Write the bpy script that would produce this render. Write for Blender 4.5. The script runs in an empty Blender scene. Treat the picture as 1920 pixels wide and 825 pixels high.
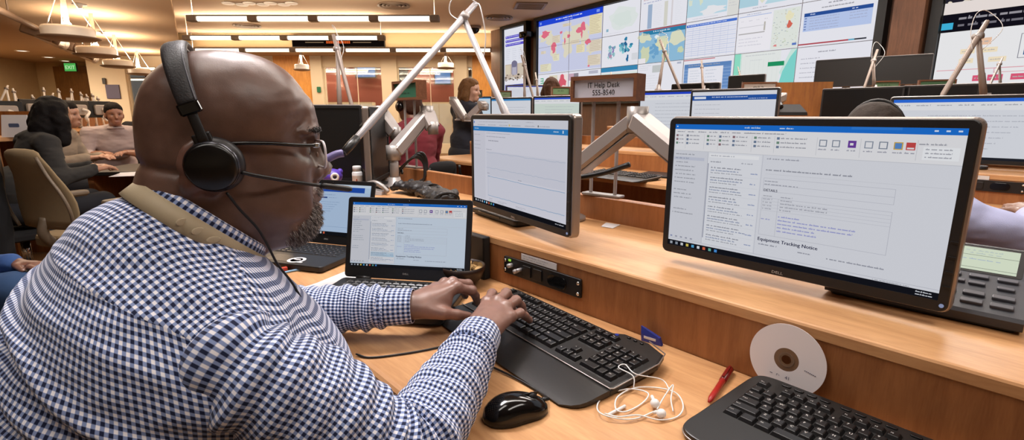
import bpy, bmesh, math, random
import numpy as np
from mathutils import Vector, Matrix

random.seed(11)
SC = bpy.context.scene
COL = SC.collection
PI = math.pi

# ------------------------------------------------------------------ camera
FPX = 940.0                      # focal length in pixels of the 1920 wide frame
PITCH = math.atan(197 / FPX)
CAMZ = 1.19
cam = bpy.data.cameras.new('camera')
cam.sensor_width = 36.0
cam.lens = FPX / 1920 * 36.0
cam.clip_start = 0.02
cam.clip_end = 200
camo = bpy.data.objects.new('camera', cam)
COL.objects.link(camo)
camo.location = (0, 0, CAMZ)
camo.rotation_euler = (PI / 2 - PITCH, 0, 0)
SC.camera = camo
SC.view_settings.view_transform = 'Standard'
SC.view_settings.look = 'None'
SC.view_settings.gamma = 1.0
SC.view_settings.use_curve_mapping = False
SC.view_settings.exposure = 0.0

# desk frame: X across the desk towards its riser, Y along the desk, Z up; origin under the camera
BX, BY = 0.749, 0.663
_n = math.hypot(BX, BY); BX /= _n; BY /= _n
DROT = math.atan2(BY, BX)
def d2w(X, Y, Z=0.0):
    return (X * BX - Y * BY, X * BY + Y * BX, Z)

_s, _c = math.sin(PITCH), math.cos(PITCH)
def at(px, py, y):
    """the point at world depth y that the photograph shows at (px, py): used to read distances of far things off the photo"""
    u = px - 960; v = 412.5 - py
    r = (u, v * _s + FPX * _c, v * _c - FPX * _s)
    t = y / r[1]
    return Vector((r[0] * t, y, CAMZ + r[2] * t))

# ------------------------------------------------------------------ objects
def lin(c):
    if isinstance(c, str):
        c = c.lstrip('#')
        if len(c) == 3: c = c[0] * 2 + c[1] * 2 + c[2] * 2
        c = [int(c[i:i + 2], 16) / 255 for i in (0, 2, 4)]
    return tuple((x / 12.92 if x <= 0.04045 else ((x + 0.055) / 1.055) ** 2.4) for x in c[:3]) + (1.0,)

def props(o, label=None, cat=None, group=None, kind=None):
    if label: o['label'] = label
    if cat: o['category'] = cat
    if group: o['group'] = group
    if kind: o['kind'] = kind
    return o

def thing(name, label, cat, loc=(0, 0, 0), rotz=0.0, group=None, rot=None):
    o = bpy.data.objects.new(name, None)
    COL.objects.link(o)
    o.empty_display_size = 0.05
    o.location = loc
    o.rotation_euler = rot if rot else (0, 0, rotz)
    return props(o, label, cat, group)

def dthing(name, label, cat, X, Y, Z, rot=0.0, group=None):
    return thing(name, label, cat, d2w(X, Y, Z), DROT + rot, group)

def link_mesh(name, me, parent=None, loc=None, rot=None):
    o = bpy.data.objects.new(name, me)
    COL.objects.link(o)
    if parent: o.parent = parent
    if loc: o.location = loc
    if rot: o.rotation_euler = rot
    return o

def copy_tree(o, parent=None):
    c = o.copy(); COL.objects.link(c)
    c.parent = parent
    for ch in list(o.children):
        copy_tree(ch, c)
    return c

def dup(o, loc, rotz=None, label=None, group=None, scale=None):
    c = copy_tree(o)
    c.location = loc
    if rotz is not None: c.rotation_euler = (0, 0, rotz)
    if label: c['label'] = label
    if group: c['group'] = group
    if scale: c.scale = (scale,) * 3
    return c

class MB:
    """collects shapes and links them as ONE mesh object"""
    def __init__(s):
        s.v = []; s.f = []; s.m = []; s.sm = []
        s.M = None; s.mi = 0; s.smooth = False
    def add(s, vs, fs, smooth=None, mi=None):
        b = len(s.v)
        if s.M is not None: vs = [s.M @ Vector(p) for p in vs]
        s.v += [tuple(p) for p in vs]
        for f in fs:
            s.f.append(tuple(i + b for i in f))
            s.m.append(s.mi if mi is None else mi)
            s.sm.append(s.smooth if smooth is None else smooth)
        return s
    def box(s, c, d, mi=None, rz=0.0):
        x, y, z = d[0] / 2, d[1] / 2, d[2] / 2
        cs, sn = math.cos(rz), math.sin(rz)
        vs = []
        for a in (-x, x):
            for b in (-y, y):
                for e in (-z, z):
                    vs.append((c[0] + a * cs - b * sn, c[1] + a * sn + b * cs, c[2] + e))
        fs = [(0, 1, 3, 2), (4, 6, 7, 5), (0, 4, 5, 1), (2, 3, 7, 6), (0, 2, 6, 4), (1, 5, 7, 3)]
        return s.add(vs, fs, False, mi)
    def prism(s, poly, z0, z1, ch=0.0, mi=None, smooth=False, axis='z', ch0=None):
        """polygon (ccw) extruded from z0 to z1 with chamfered top (and bottom) edges"""
        n = len(poly)
        P = [Vector((p[0], p[1])) for p in poly]
        def inset(d):
            out = []
            for i in range(n):
                a, b, c = P[i - 1], P[i], P[(i + 1) % n]
                e1 = (b - a); e2 = (c - b)
                if e1.length < 1e-9: e1 = e2
                if e2.length < 1e-9: e2 = e1
                n1 = Vector((-e1.y, e1.x)).normalized(); n2 = Vector((-e2.y, e2.x)).normalized()
                m = (n1 + n2)
                if m.length < 1e-6: m = n1
                m.normalize()
                k = max(0.35, m.dot(n1))
                out.append(b + m * (d / k))
            return out
        c0 = ch if ch0 is None else ch0
        rings = []
        if c0 > 0: rings += [(inset(c0), z0), (P, z0 + c0)]
        else: rings += [(P, z0)]
        if ch > 0: rings += [(P, z1 - ch), (inset(ch * 0.3), z1 - ch * 0.3), (inset(ch), z1)]
        else: rings += [(P, z1)]
        vs = []
        for r, z in rings:
            for p in r:
                vs.append((p.x, p.y, z) if axis == 'z' else ((p.x, -z, p.y) if axis == 'y' else (z, p.x, p.y)))
        fs = []
        for k in range(len(rings) - 1):
            for i in range(n):
                j = (i + 1) % n
                fs.append((k * n + i, k * n + j, (k + 1) * n + j, (k + 1) * n + i))
        fs.append(tuple(range(n - 1, -1, -1)))
        t = (len(rings) - 1) * n
        fs.append(tuple(range(t, t + n)))
        return s.add(vs, fs, smooth, mi)
    def rbox(s, c, d, r=0.004, ch=0.002, mi=None, axis='z', n=4, smooth=False):
        """box with rounded corners seen along axis and chamfered faces"""
        if axis == 'z': w, h, t, cx, cy, cz = d[0], d[1], d[2], c[0], c[1], c[2]
        elif axis == 'y': w, h, t, cx, cy, cz = d[0], d[2], d[1], c[0], c[2], -c[1]
        else: w, h, t, cx, cy, cz = d[1], d[2], d[0], c[1], c[2], c[0]
        return s.prism(rrect(cx, cy, w, h, r, n), cz - t / 2, cz + t / 2, ch, mi, smooth, axis)
    def tube(s, pts, r, n=8, mi=None, caps=True, smooth=True, closed=False):
        P = [Vector(p) for p in pts]
        m = len(P)
        rs = [r] * m if not hasattr(r, '__len__') else r
        T = []
        for i in range(m):
            a = P[i - 1] if (i > 0 or closed) else P[i]
            b = P[(i + 1) % m] if (i < m - 1 or closed) else P[i]
            t = (b - a)
            T.append(t.normalized() if t.length > 1e-9 else Vector((0, 0, 1)))
        up = Vector((0, 0, 1)) if abs(T[0].z) < 0.9 else Vector((1, 0, 0))
        N = (up - T[0] * up.dot(T[0])).normalized()
        vs = []
        for i in range(m):
            N = (N - T[i] * N.dot(T[i]))
            if N.length < 1e-6: N = T[i].orthogonal()
            N.normalize()
            B = T[i].cross(N)
            for k in range(n):
                a = 2 * PI * k / n
                vs.append(P[i] + (N * math.cos(a) + B * math.sin(a)) * rs[i])
        fs = []
        for i in range(m if closed else m - 1):
            for k in range(n):
                j = (k + 1) % n
                ii = (i + 1) % m
                fs.append((i * n + k, i * n + j, ii * n + j, ii * n + k))
        if caps and not closed:
            fs.append(tuple(range(n - 1, -1, -1)))
            fs.append(tuple(range((m - 1) * n, m * n)))
        return s.add(vs, fs, smooth, mi)
    def cyl(s, a, b, r0, r1=None, n=16, mi=None, caps=True, smooth=True):
        return s.tube([a, b], [r0, r0 if r1 is None else r1], n, mi, caps, smooth)
    def lathe(s, prof, c=(0, 0, 0), n=24, mi=None, smooth=True, caps=True):
        vs = []; m = len(prof)
        for r, z in prof:
            for k in range(n):
                a = 2 * PI * k / n
                vs.append((c[0] + r * math.cos(a), c[1] + r * math.sin(a), c[2] + z))
        fs = []
        for i in range(m - 1):
            for k in range(n):
                j = (k + 1) % n
                fs.append((i * n + k, i * n + j, (i + 1) * n + j, (i + 1) * n + k))
        if caps:
            if prof[0][0] > 1e-6: fs.append(tuple(range(n - 1, -1, -1)))
            if prof[-1][0] > 1e-6: fs.append(tuple(range((m - 1) * n, m * n)))
        return s.add(vs, fs, smooth, mi)
    def ell(s, c, r, n=16, m=10, mi=None, R=None):
        vs = []; fs = []
        for i in range(m + 1):
            t = PI * i / m
            for k in range(n):
                a = 2 * PI * k / n
                p = Vector((r[0] * math.sin(t) * math.cos(a), r[1] * math.sin(t) * math.sin(a), r[2] * math.cos(t)))
                if R is not None: p = R @ p
                vs.append(p + Vector(c))
        for i in range(m):
            for k in range(n):
                j = (k + 1) % n
                fs.append((i * n + k, (i + 1) * n + k, (i + 1) * n + j, i * n + j))
        return s.add(vs, fs, True, mi)
    def loft(s, rings, mi=None, smooth=True, caps=True, closed=True):
        n = len(rings[0]); vs = [p for r in rings for p in r]; fs = []
        for i in range(len(rings) - 1):
            for k in range(n if closed else n - 1):
                j = (k + 1) % n
                fs.append((i * n + k, i * n + j, (i + 1) * n + j, (i + 1) * n + k))
        if caps and closed:
            fs.append(tuple(range(n - 1, -1, -1)))
            fs.append(tuple(range((len(rings) - 1) * n, len(rings) * n)))
        return s.add(vs, fs, smooth, mi)
    def build(s, name, mat, parent=None, loc=None, rot=None, kind=None, label=None, merge=False):
        me = bpy.data.meshes.new(name)
        me.from_pydata(s.v, [], s.f)
        for m in (mat if isinstance(mat, (list, tuple)) else [mat]):
            me.materials.append(m)
        me.polygons.foreach_set('material_index', s.m)
        me.polygons.foreach_set('use_smooth', s.sm)
        bm = bmesh.new(); bm.from_mesh(me)
        bmesh.ops.remove_doubles(bm, verts=bm.verts, dist=1e-6)
        bmesh.ops.recalc_face_normals(bm, faces=bm.faces)
        bm.to_mesh(me); bm.free()
        me.update()
        o = link_mesh(name, me, parent, loc, rot)
        if kind: o['kind'] = kind
        if label: o['label'] = label
        return o

def rrect(cx, cy, w, h, r, n=4):
    r = min(r, w / 2 - 1e-5, h / 2 - 1e-5)
    out = []
    for (sx, sy, a0) in ((1, -1, -PI / 2), (1, 1, 0), (-1, 1, PI / 2), (-1, -1, PI)):
        ox, oy = cx + sx * (w / 2 - r), cy + sy * (h / 2 - r)
        for k in range(n + 1):
            a = a0 + (PI / 2) * k / n
            out.append((ox + r * math.cos(a), oy + r * math.sin(a)))
    return out

def smooth_path(pts, per=8, closed=False):
    """Catmull-Rom through the points"""
    P = [Vector(p) for p in pts]; n = len(P); out = []
    for i in range(n if closed else n - 1):
        if closed:
            a, b, c, d = P[i - 1], P[i], P[(i + 1) % n], P[(i + 2) % n]
        else:
            a = P[i - 1] if i else P[0] * 2 - P[1]
            b, c = P[i], P[i + 1]
            d = P[i + 2] if i + 2 < n else P[-1] * 2 - P[-2]
        for k in range(per):
            t = k / per
            out.append(0.5 * ((2 * b) + (c - a) * t + (2 * a - 5 * b + 4 * c - d) * t * t + (3 * b - a - 3 * c + d) * t ** 3))
    if not closed: out.append(P[-1])
    return out

# ------------------------------------------------------------------ materials
def mat_new(name):
    m = bpy.data.materials.new(name); m.use_nodes = True
    nt = m.node_tree
    b = nt.nodes['Principled BSDF']
    return m, nt, b

def mat(name, col, rough=0.5, metal=0.0, spec=0.5, bump=0.0, bscale=200.0, var=0.0, vscale=8.0, trans=0.0, coat=0.0, sss=0.0):
    m, nt, b = mat_new(name)
    c = lin(col)
    b.inputs['Base Color'].default_value = c
    b.inputs['Roughness'].default_value = rough
    b.inputs['Metallic'].default_value = metal
    b.inputs['Specular IOR Level'].default_value = spec
    b.inputs['Transmission Weight'].default_value = trans
    b.inputs['Coat Weight'].default_value = coat
    if var > 0:
        tc = nt.nodes.new('ShaderNodeTexCoord')
        nz = nt.nodes.new('ShaderNodeTexNoise'); nz.inputs['Scale'].default_value = vscale; nz.inputs['Detail'].default_value = 5
        mx = nt.nodes.new('ShaderNodeMix'); mx.data_type = 'RGBA'
        mx.inputs['A'].default_value = tuple(x * (1 - var) for x in c[:3]) + (1,)
        mx.inputs['B'].default_value = tuple(min(1, x * (1 + var)) for x in c[:3]) + (1,)
        nt.links.new(tc.outputs['Object'], nz.inputs['Vector'])
        nt.links.new(nz.outputs['Fac'], mx.inputs['Factor'])
        nt.links.new(mx.outputs['Result'], b.inputs['Base Color'])
    if bump > 0:
        tc = nt.nodes.new('ShaderNodeTexCoord')
        nz = nt.nodes.new('ShaderNodeTexNoise'); nz.inputs['Scale'].default_value = bscale; nz.inputs['Detail'].default_value = 4
        bp = nt.nodes.new('ShaderNodeBump'); bp.inputs['Strength'].default_value = bump; bp.inputs['Distance'].default_value = 0.002
        nt.links.new(tc.outputs['Object'], nz.inputs['Vector'])
        nt.links.new(nz.outputs['Fac'], bp.inputs['Height'])
        nt.links.new(bp.outputs['Normal'], b.inputs['Normal'])
    return m

def mat_emit(name, col, strength):
    m = bpy.data.materials.new(name); m.use_nodes = True
    nt = m.node_tree; nt.nodes.clear()
    e = nt.nodes.new('ShaderNodeEmission'); o = nt.nodes.new('ShaderNodeOutputMaterial')
    e.inputs['Color'].default_value = lin(col); e.inputs['Strength'].default_value = strength
    nt.links.new(e.outputs[0], o.inputs[0])
    return m

def mat_wood(name, c0, c1, scale=(1, 1, 1), rough=0.35, grain=1.0, flake=0.0):
    """fine grained veneer; the grain runs along the axis with the smallest scale"""
    m, nt, b = mat_new(name)
    N = nt.nodes.new; L = nt.links.new
    tc = N('ShaderNodeTexCoord'); mp = N('ShaderNodeMapping'); mp.inputs['Scale'].default_value = scale
    L(tc.outputs['Object'], mp.inputs['Vector'])
    n1 = N('ShaderNodeTexNoise'); n1.inputs['Scale'].default_value = 6; n1.inputs['Detail'].default_value = 8; n1.inputs['Roughness'].default_value = 0.65
    n1.inputs['Distortion'].default_value = 0.6
    L(mp.outputs[0], n1.inputs['Vector'])
    n2 = N('ShaderNodeTexNoise'); n2.inputs['Scale'].default_value = 4.0; n2.inputs['Detail'].default_value = 3
    L(tc.outputs['Object'], n2.inputs['Vector'])
    n3 = N('ShaderNodeTexNoise'); n3.inputs['Scale'].default_value = 70; n3.inputs['Detail'].default_value = 2
    L(mp.outputs[0], n3.inputs['Vector'])
    ad = N('ShaderNodeMath'); ad.operation = 'MULTIPLY_ADD'; ad.inputs[1].default_value = 0.45; 
    L(n2.outputs['Fac'], ad.inputs[0]); L(n1.outputs['Fac'], ad.inputs[2])
    a2 = N('ShaderNodeMath'); a2.operation = 'MULTIPLY_ADD'; a2.inputs[1].default_value = 0.25 * grain
    L(n3.outputs['Fac'], a2.inputs[0]); L(ad.outputs[0], a2.inputs[2])
    rp = N('ShaderNodeValToRGB')
    rp.color_ramp.elements[0].position = 0.55; rp.color_ramp.elements[0].color = lin(c0)
    rp.color_ramp.elements[1].position = 1.1 if False else 1.0; rp.color_ramp.elements[1].color = lin(c1)
    L(a2.outputs[0], rp.inputs[0])
    L(rp.outputs[0], b.inputs['Base Color'])
    b.inputs['Roughness'].default_value = rough
    bp = N('ShaderNodeBump'); bp.inputs['Strength'].default_value = 0.06; bp.inputs['Distance'].default_value = 0.001
    L(n3.outputs['Fac'], bp.inputs['Height']); L(bp.outputs[0], b.inputs['Normal'])
    return m

M = {}
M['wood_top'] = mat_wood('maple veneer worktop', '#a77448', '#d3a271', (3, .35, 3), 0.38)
M['wood_riser'] = mat_wood('maple veneer upright with shade', '#83502c', '#a86f42', (6, 6, .6), 0.42)  # same maple as the worktop, darkened to carry the riser's shade
M['wood_edge'] = mat_wood('maple edge band', '#a8642c', '#cf8f50', (6, .4, 6), 0.4)
M['wood_dark'] = mat_wood('dark walnut panel', '#4a2f20', '#6e4a34', (8, 8, .5), 0.45)
M['wood_sign'] = mat_wood('cherry sign box', '#5e3a26', '#82553a', (1, 14, 14), 0.4)
M['wood_orange'] = mat_wood('orange maple panel', '#b8762e', '#dd9c4c', (5, 5, .5), 0.45)
M['wood_part'] = mat_wood('maple partition', '#6f4124', '#93602f', (6, 6, .6), 0.45)
M['black'] = mat('black plastic', '#151415', 0.42, bump=0.12, bscale=900)
M['black_gloss'] = mat('glossy black plastic', '#0b0b0c', 0.12)
M['bezel'] = mat('matt black bezel', '#171617', 0.5, bump=0.1, bscale=1200)
M['key'] = mat('black key plastic', '#131213', 0.33)
M['keywell'] = mat('keyboard frame plastic', '#1a1817', 0.38)
M['rest'] = mat('palm rest plastic', '#1e1c1b', 0.32, bump=0.15, bscale=1500)
M['legend'] = mat('white key legend', '#c9c5c0', 0.5)
M['silver'] = mat('satin silver plastic', '#9b9591', 0.35, metal=0.35)
M['silver_edge'] = mat('silver monitor rim', '#a39a94', 0.33, metal=0.7)
M['alu'] = mat('satin aluminium', '#b4b1b3', 0.36, metal=0.35)
M['taupe'] = mat('taupe painted arm', '#a3948a', 0.45, metal=0.15)
M['alu_grey'] = mat('painted grey arm', '#a29a96', 0.4, metal=0.25)
M['white_plastic'] = mat('white plastic', '#e8e6e4', 0.35)
M['paper'] = mat('white paper', '#d9d6d8', 0.8)
M['chrome'] = mat('chrome', '#d8d8da', 0.12, metal=1.0)

def mat_vcol(name, strength=1.0, emit=True, rough=0.5):
    m = bpy.data.materials.new(name); m.use_nodes = True
    nt = m.node_tree
    at_ = nt.nodes.new('ShaderNodeVertexColor'); at_.layer_name = 'Col'
    if emit:
        nt.nodes.remove(nt.nodes['Principled BSDF'])
        out = nt.nodes['Material Output']
        e = nt.nodes.new('ShaderNodeEmission'); e.inputs['Strength'].default_value = strength
        nt.links.new(at_.outputs[0], e.inputs['Color'])
        nt.links.new(e.outputs[0], out.inputs[0])
    else:
        b = nt.nodes['Principled BSDF']; b.inputs['Roughness'].default_value = rough
        nt.links.new(at_.outputs[0], b.inputs['Base Color'])
    return m
M['screen'] = mat_vcol('lit monitor screen', 0.80)
M['wallscreen'] = mat_vcol('lit video wall screen', 0.95)
M['lapscreen'] = mat_vcol('lit laptop screen', 0.72)
M['print'] = mat_vcol('printed surface', emit=False)

# ------------------------------------------------------------------ flat artwork: screens, labels
_tc = {}
def text_mesh(sx):
    if sx in _tc: return _tc[sx]
    cu = bpy.data.curves.new('txt', 'FONT'); cu.body = sx; cu.size = 1.0; cu.resolution_u = 2
    ob = bpy.data.objects.new('txt', cu); COL.objects.link(ob)
    dg = bpy.context.evaluated_depsgraph_get()
    me = bpy.data.meshes.new_from_object(ob.evaluated_get(dg))
    vs = [(v.co.x, v.co.y) for v in me.vertices]; fs = [tuple(p.vertices) for p in me.polygons]
    bpy.data.objects.remove(ob); bpy.data.curves.remove(cu); bpy.data.meshes.remove(me)
    _tc[sx] = (vs, fs)
    return _tc[sx]

class Art:
    """a lit or printed surface drawn from flat pieces: x right, y down, in units of its own"""
    def __init__(s, w, h, bg='#e4e6ec', eps=0.0003):
        s.w, s.h, s.eps = w, h, eps
        s.v = []; s.f = []; s.c = []; s.bg = bg
        s.rect(0, 0, w, h, bg, 0)
    def _add(s, pts, faces, col, layer):
        b = len(s.v)
        s.v += [(x, y, layer) for x, y in pts]
        L = lin(col)
        for f in faces:
            s.f.append(tuple(i + b for i in f)); s.c.append(L)
    def rect(s, x, y, w, h, col, layer=1):
        s._add([(x, y), (x + w, y), (x + w, y + h), (x, y + h)], [(0, 1, 2, 3)], col, layer)
    def poly(s, pts, col, layer=1):
        s._add(pts, [tuple(range(len(pts)))], col, layer)
    def blob(s, x, y, rx, ry, col, layer=1, n=14, rough=0.35, rnd=random):
        pts = []
        for k in range(n):
            a = 2 * PI * k / n; q = 1 + rnd.uniform(-rough, rough)
            pts.append((x + rx * q * math.cos(a), y + ry * q * math.sin(a)))
        b = [(x, y)] + pts
        s._add(b, [(0, i + 1, (i + 1) % n + 1) for i in range(n)], col, layer)
    def frame(s, x, y, w, h, t, col, layer=1):
        s.rect(x, y, w, t, col, layer); s.rect(x, y + h - t, w, t, col, layer)
        s.rect(x, y, t, h, col, layer); s.rect(x + w - t, y, t, h, col, layer)
    def text(s, x, y, h, sx, col, layer=2, center=False, wide=1.0):
        vs, fs = text_mesh(sx)
        if not vs: return
        k = h / 0.73
        x0 = min(v[0] for v in vs); x1 = max(v[0] for v in vs)
        ox = x - (x0 + x1) / 2 * k * wide if center else x - x0 * k * wide
        s._add([(ox + v[0] * k * wide, y + h - v[1] * k) for v in vs], fs, col, layer)
    def words(s, x, y, w, h, col, rnd, layer=2, fill=0.85):
        """a line of small print too blurred to read: low soft dashes, one a letter group"""
        L = lin(col); B = lin(s.bg); k = .62
        c = tuple(L[i] * k + B[i] * (1 - k) for i in range(3)) + (1.0,)
        cx = x; end = x + w * fill
        while cx < end:
            ww = min(h * rnd.uniform(.5, 2.0), end - cx)
            s._addl([(cx, y + h * .30), (cx + ww, y + h * .30), (cx + ww, y + h * .74), (cx, y + h * .74)], c, layer)
            if rnd.random() < .45:
                q = cx + ww * rnd.random() * .7
                s._addl([(q, y), (q + h * .2, y), (q + h * .2, y + h * .35), (q, y + h * .35)], c, layer)
            cx += ww + h * (.22 if rnd.random() < .65 else .6)
    def _addl(s, pts, c, layer):
        b = len(s.v); s.v += [(x, y, layer) for x, y in pts]; s.f.append((b, b + 1, b + 2, b + 3)); s.c.append(c)
    def build(s, name, material, parent, W, H, loc=(0, 0, 0), rot=None, label=None):
        """lies in the local XZ plane, centred on loc, seen from -Y"""
        me = bpy.data.meshes.new(name)
        kx, ky = W / s.w, H / s.h
        me.from_pydata([(-W / 2 + x * kx, -l * s.eps, H / 2 - y * ky) for x, y, l in s.v], [], s.f)
        ca = me.color_attributes.new('Col', 'FLOAT_COLOR', 'CORNER')
        arr = np.zeros((len(me.loops), 4), np.float32)
        k = 0
        for p, c in zip(me.polygons, s.c):
            arr[p.loop_start:p.loop_start + p.loop_total] = c
        ca.data.foreach_set('color', arr.ravel())
        me.materials.append(material)
        me.update()
        o = link_mesh(name, me, parent, loc, rot)
        if label: o['label'] = label
        return o
# ================================================================== THE ROOM
def onz(px, py, z):
    u = px - 960; v = 412.5 - py
    r = (u, v * _s + FPX * _c, v * _c - FPX * _s)
    t = (z - CAMZ) / r[2]
    return Vector((r[0] * t, r[1] * t, z))

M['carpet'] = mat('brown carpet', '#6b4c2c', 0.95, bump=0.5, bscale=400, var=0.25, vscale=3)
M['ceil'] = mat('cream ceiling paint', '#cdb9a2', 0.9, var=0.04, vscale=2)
M['fascia'] = mat('tan acoustic fascia', '#b29c78', 0.9, bump=0.3, bscale=300)
M['wall'] = mat('cream wall paint', '#d8c9b0', 0.85)
M['wall_tan'] = mat('tan fabric wall', '#b9a078', 0.95, bump=0.25, bscale=150, var=.06, vscale=4)
M['blind'] = mat('red brown blind', '#7d3f33', 0.7)
M['glass'], _nt, _b = mat_new('window glass')
_nt.nodes.remove(_b)
_tr = _nt.nodes.new('ShaderNodeBsdfTransparent'); _gl = _nt.nodes.new('ShaderNodeBsdfGlossy'); _mx = _nt.nodes.new('ShaderNodeMixShader')
_gl.inputs['Roughness'].default_value = 0.05; _mx.inputs[0].default_value = 0.12
_tr.inputs['Color'].default_value = (.93, .95, .94, 1)
_nt.links.new(_tr.outputs[0], _mx.inputs[1]); _nt.links.new(_gl.outputs[0], _mx.inputs[2]); _nt.links.new(_mx.outputs[0], _nt.nodes['Material Output'].inputs[0])
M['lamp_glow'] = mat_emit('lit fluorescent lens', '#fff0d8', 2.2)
M['black_frame'] = mat('black metal frame', '#0c0c0d', 0.5)

ZC, ZL = 3.29, 2.94
YB = 16.0
def struct(name, mb, m, parent=None):
    o = mb.build(name, m, parent)
    if not parent: o['kind'] = 'structure'
    return o

struct('floor', MB().box((-3, 7.3, -0.05), (30, 25, 0.1)), M['carpet'])
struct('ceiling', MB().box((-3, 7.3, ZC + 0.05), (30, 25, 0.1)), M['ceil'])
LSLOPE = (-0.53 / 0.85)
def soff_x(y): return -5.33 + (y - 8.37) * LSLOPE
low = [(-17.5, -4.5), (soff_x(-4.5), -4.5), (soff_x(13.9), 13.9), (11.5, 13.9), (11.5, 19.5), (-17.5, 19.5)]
struct('ceiling_lower', MB().prism(low, ZL, ZC - 0.002), mat('dimmed cream ceiling paint', '#a68a6c', .9, var=.04, vscale=2))  # same cream paint, darkened: low light between the pendants put into the colour
# tan face of the lowered part
struct('trim_1', MB().box(((soff_x(13.9) + 11.5) / 2, 13.885, (ZL + ZC) / 2), (11.5 - soff_x(13.9), 0.02, ZC - ZL - 0.01)), M['fascia'])

# outer walls
struct('wall_rear', MB().box((-3, -4.5, 1.65), (30, 0.1, 3.3)), M['wall'])
struct('wall_left', MB().box((-15.95, 15.9, 1.65), (0.12, 7.2, 3.3), rz=0.22), M['wall_tan'])
struct('wall_side', MB().box((-17.3, 4, 1.65), (0.1, 17, 3.3)), M['wall_tan'])

# back wall built from piers, panels and windows; x positions along it
def bx(px): return at(px, 120, YB).x
def pier(name, p0, p1, m, z1=ZL, z0=0.0, y=YB, t=0.2):
    return struct(name, MB().box(((bx(p0) + bx(p1)) / 2, y, (z0 + z1) / 2), (bx(p1) - bx(p0), t, z1 - z0)), m)
# far left: timber door beneath the exit sign, in a wall set back from the rest
yd = 17.6
struct('wall_back_2', MB().box((at(95, 120, yd).x - .8, yd + .35, 1.47), (5.2, .1, 2.94)), M['wall_tan'])
dl, dr = at(96, 150, yd).x, at(172, 150, yd).x
door = MB().box(((dl + dr) / 2, yd + .2, 1.4), (dr - dl, 0.12, 2.8))
do = struct('door_1', door, mat_wood('dark amber timber door', '#5a3a18', '#7d5526', (5, 5, .5), .45))
MB().box(((dl + dr) / 2 + .55, yd + .1, 1.05), (.05, .08, .25)).build('door_handle', M['silver'], do)
nb = MB()
for i in range(3):
    p = at(136, 172, yd)
    nb.box((p.x - .25 + i * .28, yd + .12, 1.62 - .12 * (i % 2)), (.22, .015, .3))
props(nb.build('notice', M['paper']), 'white paper notices taped to the far timber door', 'notice')
pier('wall_back', 166, 236, M['wall'])
pier('wall_back_3', 330, 515, M['wall'])
pier('wall_back_4', 515, 585, M['wood_orange'])
pier('wall_back_5', 585, 606, M['wall'], t=.35)
pier('wall_back_6', 716, 745, M['wall'], t=.3)
pier('wall_back_7', 852, 876, M['wall'], t=.35)
pier('wall_back_8', 886, 1000, M['wood_orange'])
struct('wall_back_9', MB().box((6, YB, ZL / 2), (11, .2, ZL)), M['wall'])
# glazed office fronts, and what stands behind them
k = 0
for p0, p1 in ((236, 330), (606, 716), (745, 852), (876, 886)):
    k += 1
    w = MB(); x0, x1 = bx(p0), bx(p1); cx = (x0 + x1) / 2
    w.box((cx, YB, 2.78), (x1 - x0, .12, .32)).box((cx, YB, .15), (x1 - x0, .12, .3))
    for q in range(2): w.box((x0 + .015 + (x1 - x0 - .03) * q, YB, 1.5), (.03, .08, 2.4))
    if x1 - x0 > .6: w.box((cx + .12, YB, 1.5), (.016, .03, 2.4))
    wo = struct('window_%d' % k, w, M['wall'])
    MB().box((cx, YB + .02, 1.5), (x1 - x0 - .02, .012, 2.4)).build('pane', M['glass'], wo)
    struct('wall_office_%d' % k, MB().box((cx, YB + 1.5, 2.05), (x1 - x0 + 1.0, .1, 1.72)), M['blind'])
    struct('wall_office_%d' % (k + 4), MB().box((cx, YB + 1.48, .6), (x1 - x0 + 1.0, .12, 1.2)), M['wood_orange'])

# added glowing bars imitating reflections in the glass, and low cupboards inside the offices
for (p0, p1, py, lab) in ((606, 690, 134, 'thin glowing bar imitating a reflection left of the blue television behind the glass'), (772, 850, 134, 'thin glowing bar imitating a reflection in the far glass at the middle'), (240, 300, 149, 'thin glowing bar imitating a reflection in the glass next to the bald head'),
                         (606, 716, 107, 'bright glowing bar imitating a reflection at the top of the left glass front'), (748, 850, 107, 'bright glowing bar imitating a reflection at the top of the middle glass front')):
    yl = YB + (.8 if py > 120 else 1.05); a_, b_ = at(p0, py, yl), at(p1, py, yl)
    a_.z = min(a_.z, ZL - .06); t = thing('reflection_bar', lab, 'light', ((a_.x + b_.x) / 2, yl, a_.z)); L_ = b_.x - a_.x
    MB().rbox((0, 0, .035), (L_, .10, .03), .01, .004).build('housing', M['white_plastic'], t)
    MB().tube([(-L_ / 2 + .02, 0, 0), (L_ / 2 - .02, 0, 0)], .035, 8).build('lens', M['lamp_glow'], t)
    if ZL - a_.z > .1: MB().cyl((0, 0, .05), (0, 0, ZL - a_.z - .002), .008, n=6).build('drop_rod', M['white_plastic'], t)
for (p0, p1, lab) in ((612, 700, 'low white cupboards inside the left glazed office'), (752, 848, 'low white cupboards inside the middle glazed office')):
    a_, b_ = at(p0, 185, YB + 1.0), at(p1, 172, YB + 1.0)
    t = thing('office_cupboard', lab, 'cupboard', ((a_.x + b_.x) / 2, YB + 1.0, 0)); L_ = b_.x - a_.x
    MB().box((0, .0, .80), (L_, .4, 1.6)).build('carcass', M['wall'], t)
    for q in range(4): MB().box((-L_ / 2 + L_ * (q + .5) / 4, -.205, .85), (L_ / 4 - .02, .012, 1.4)).build('door', M['white_plastic'], t)

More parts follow.
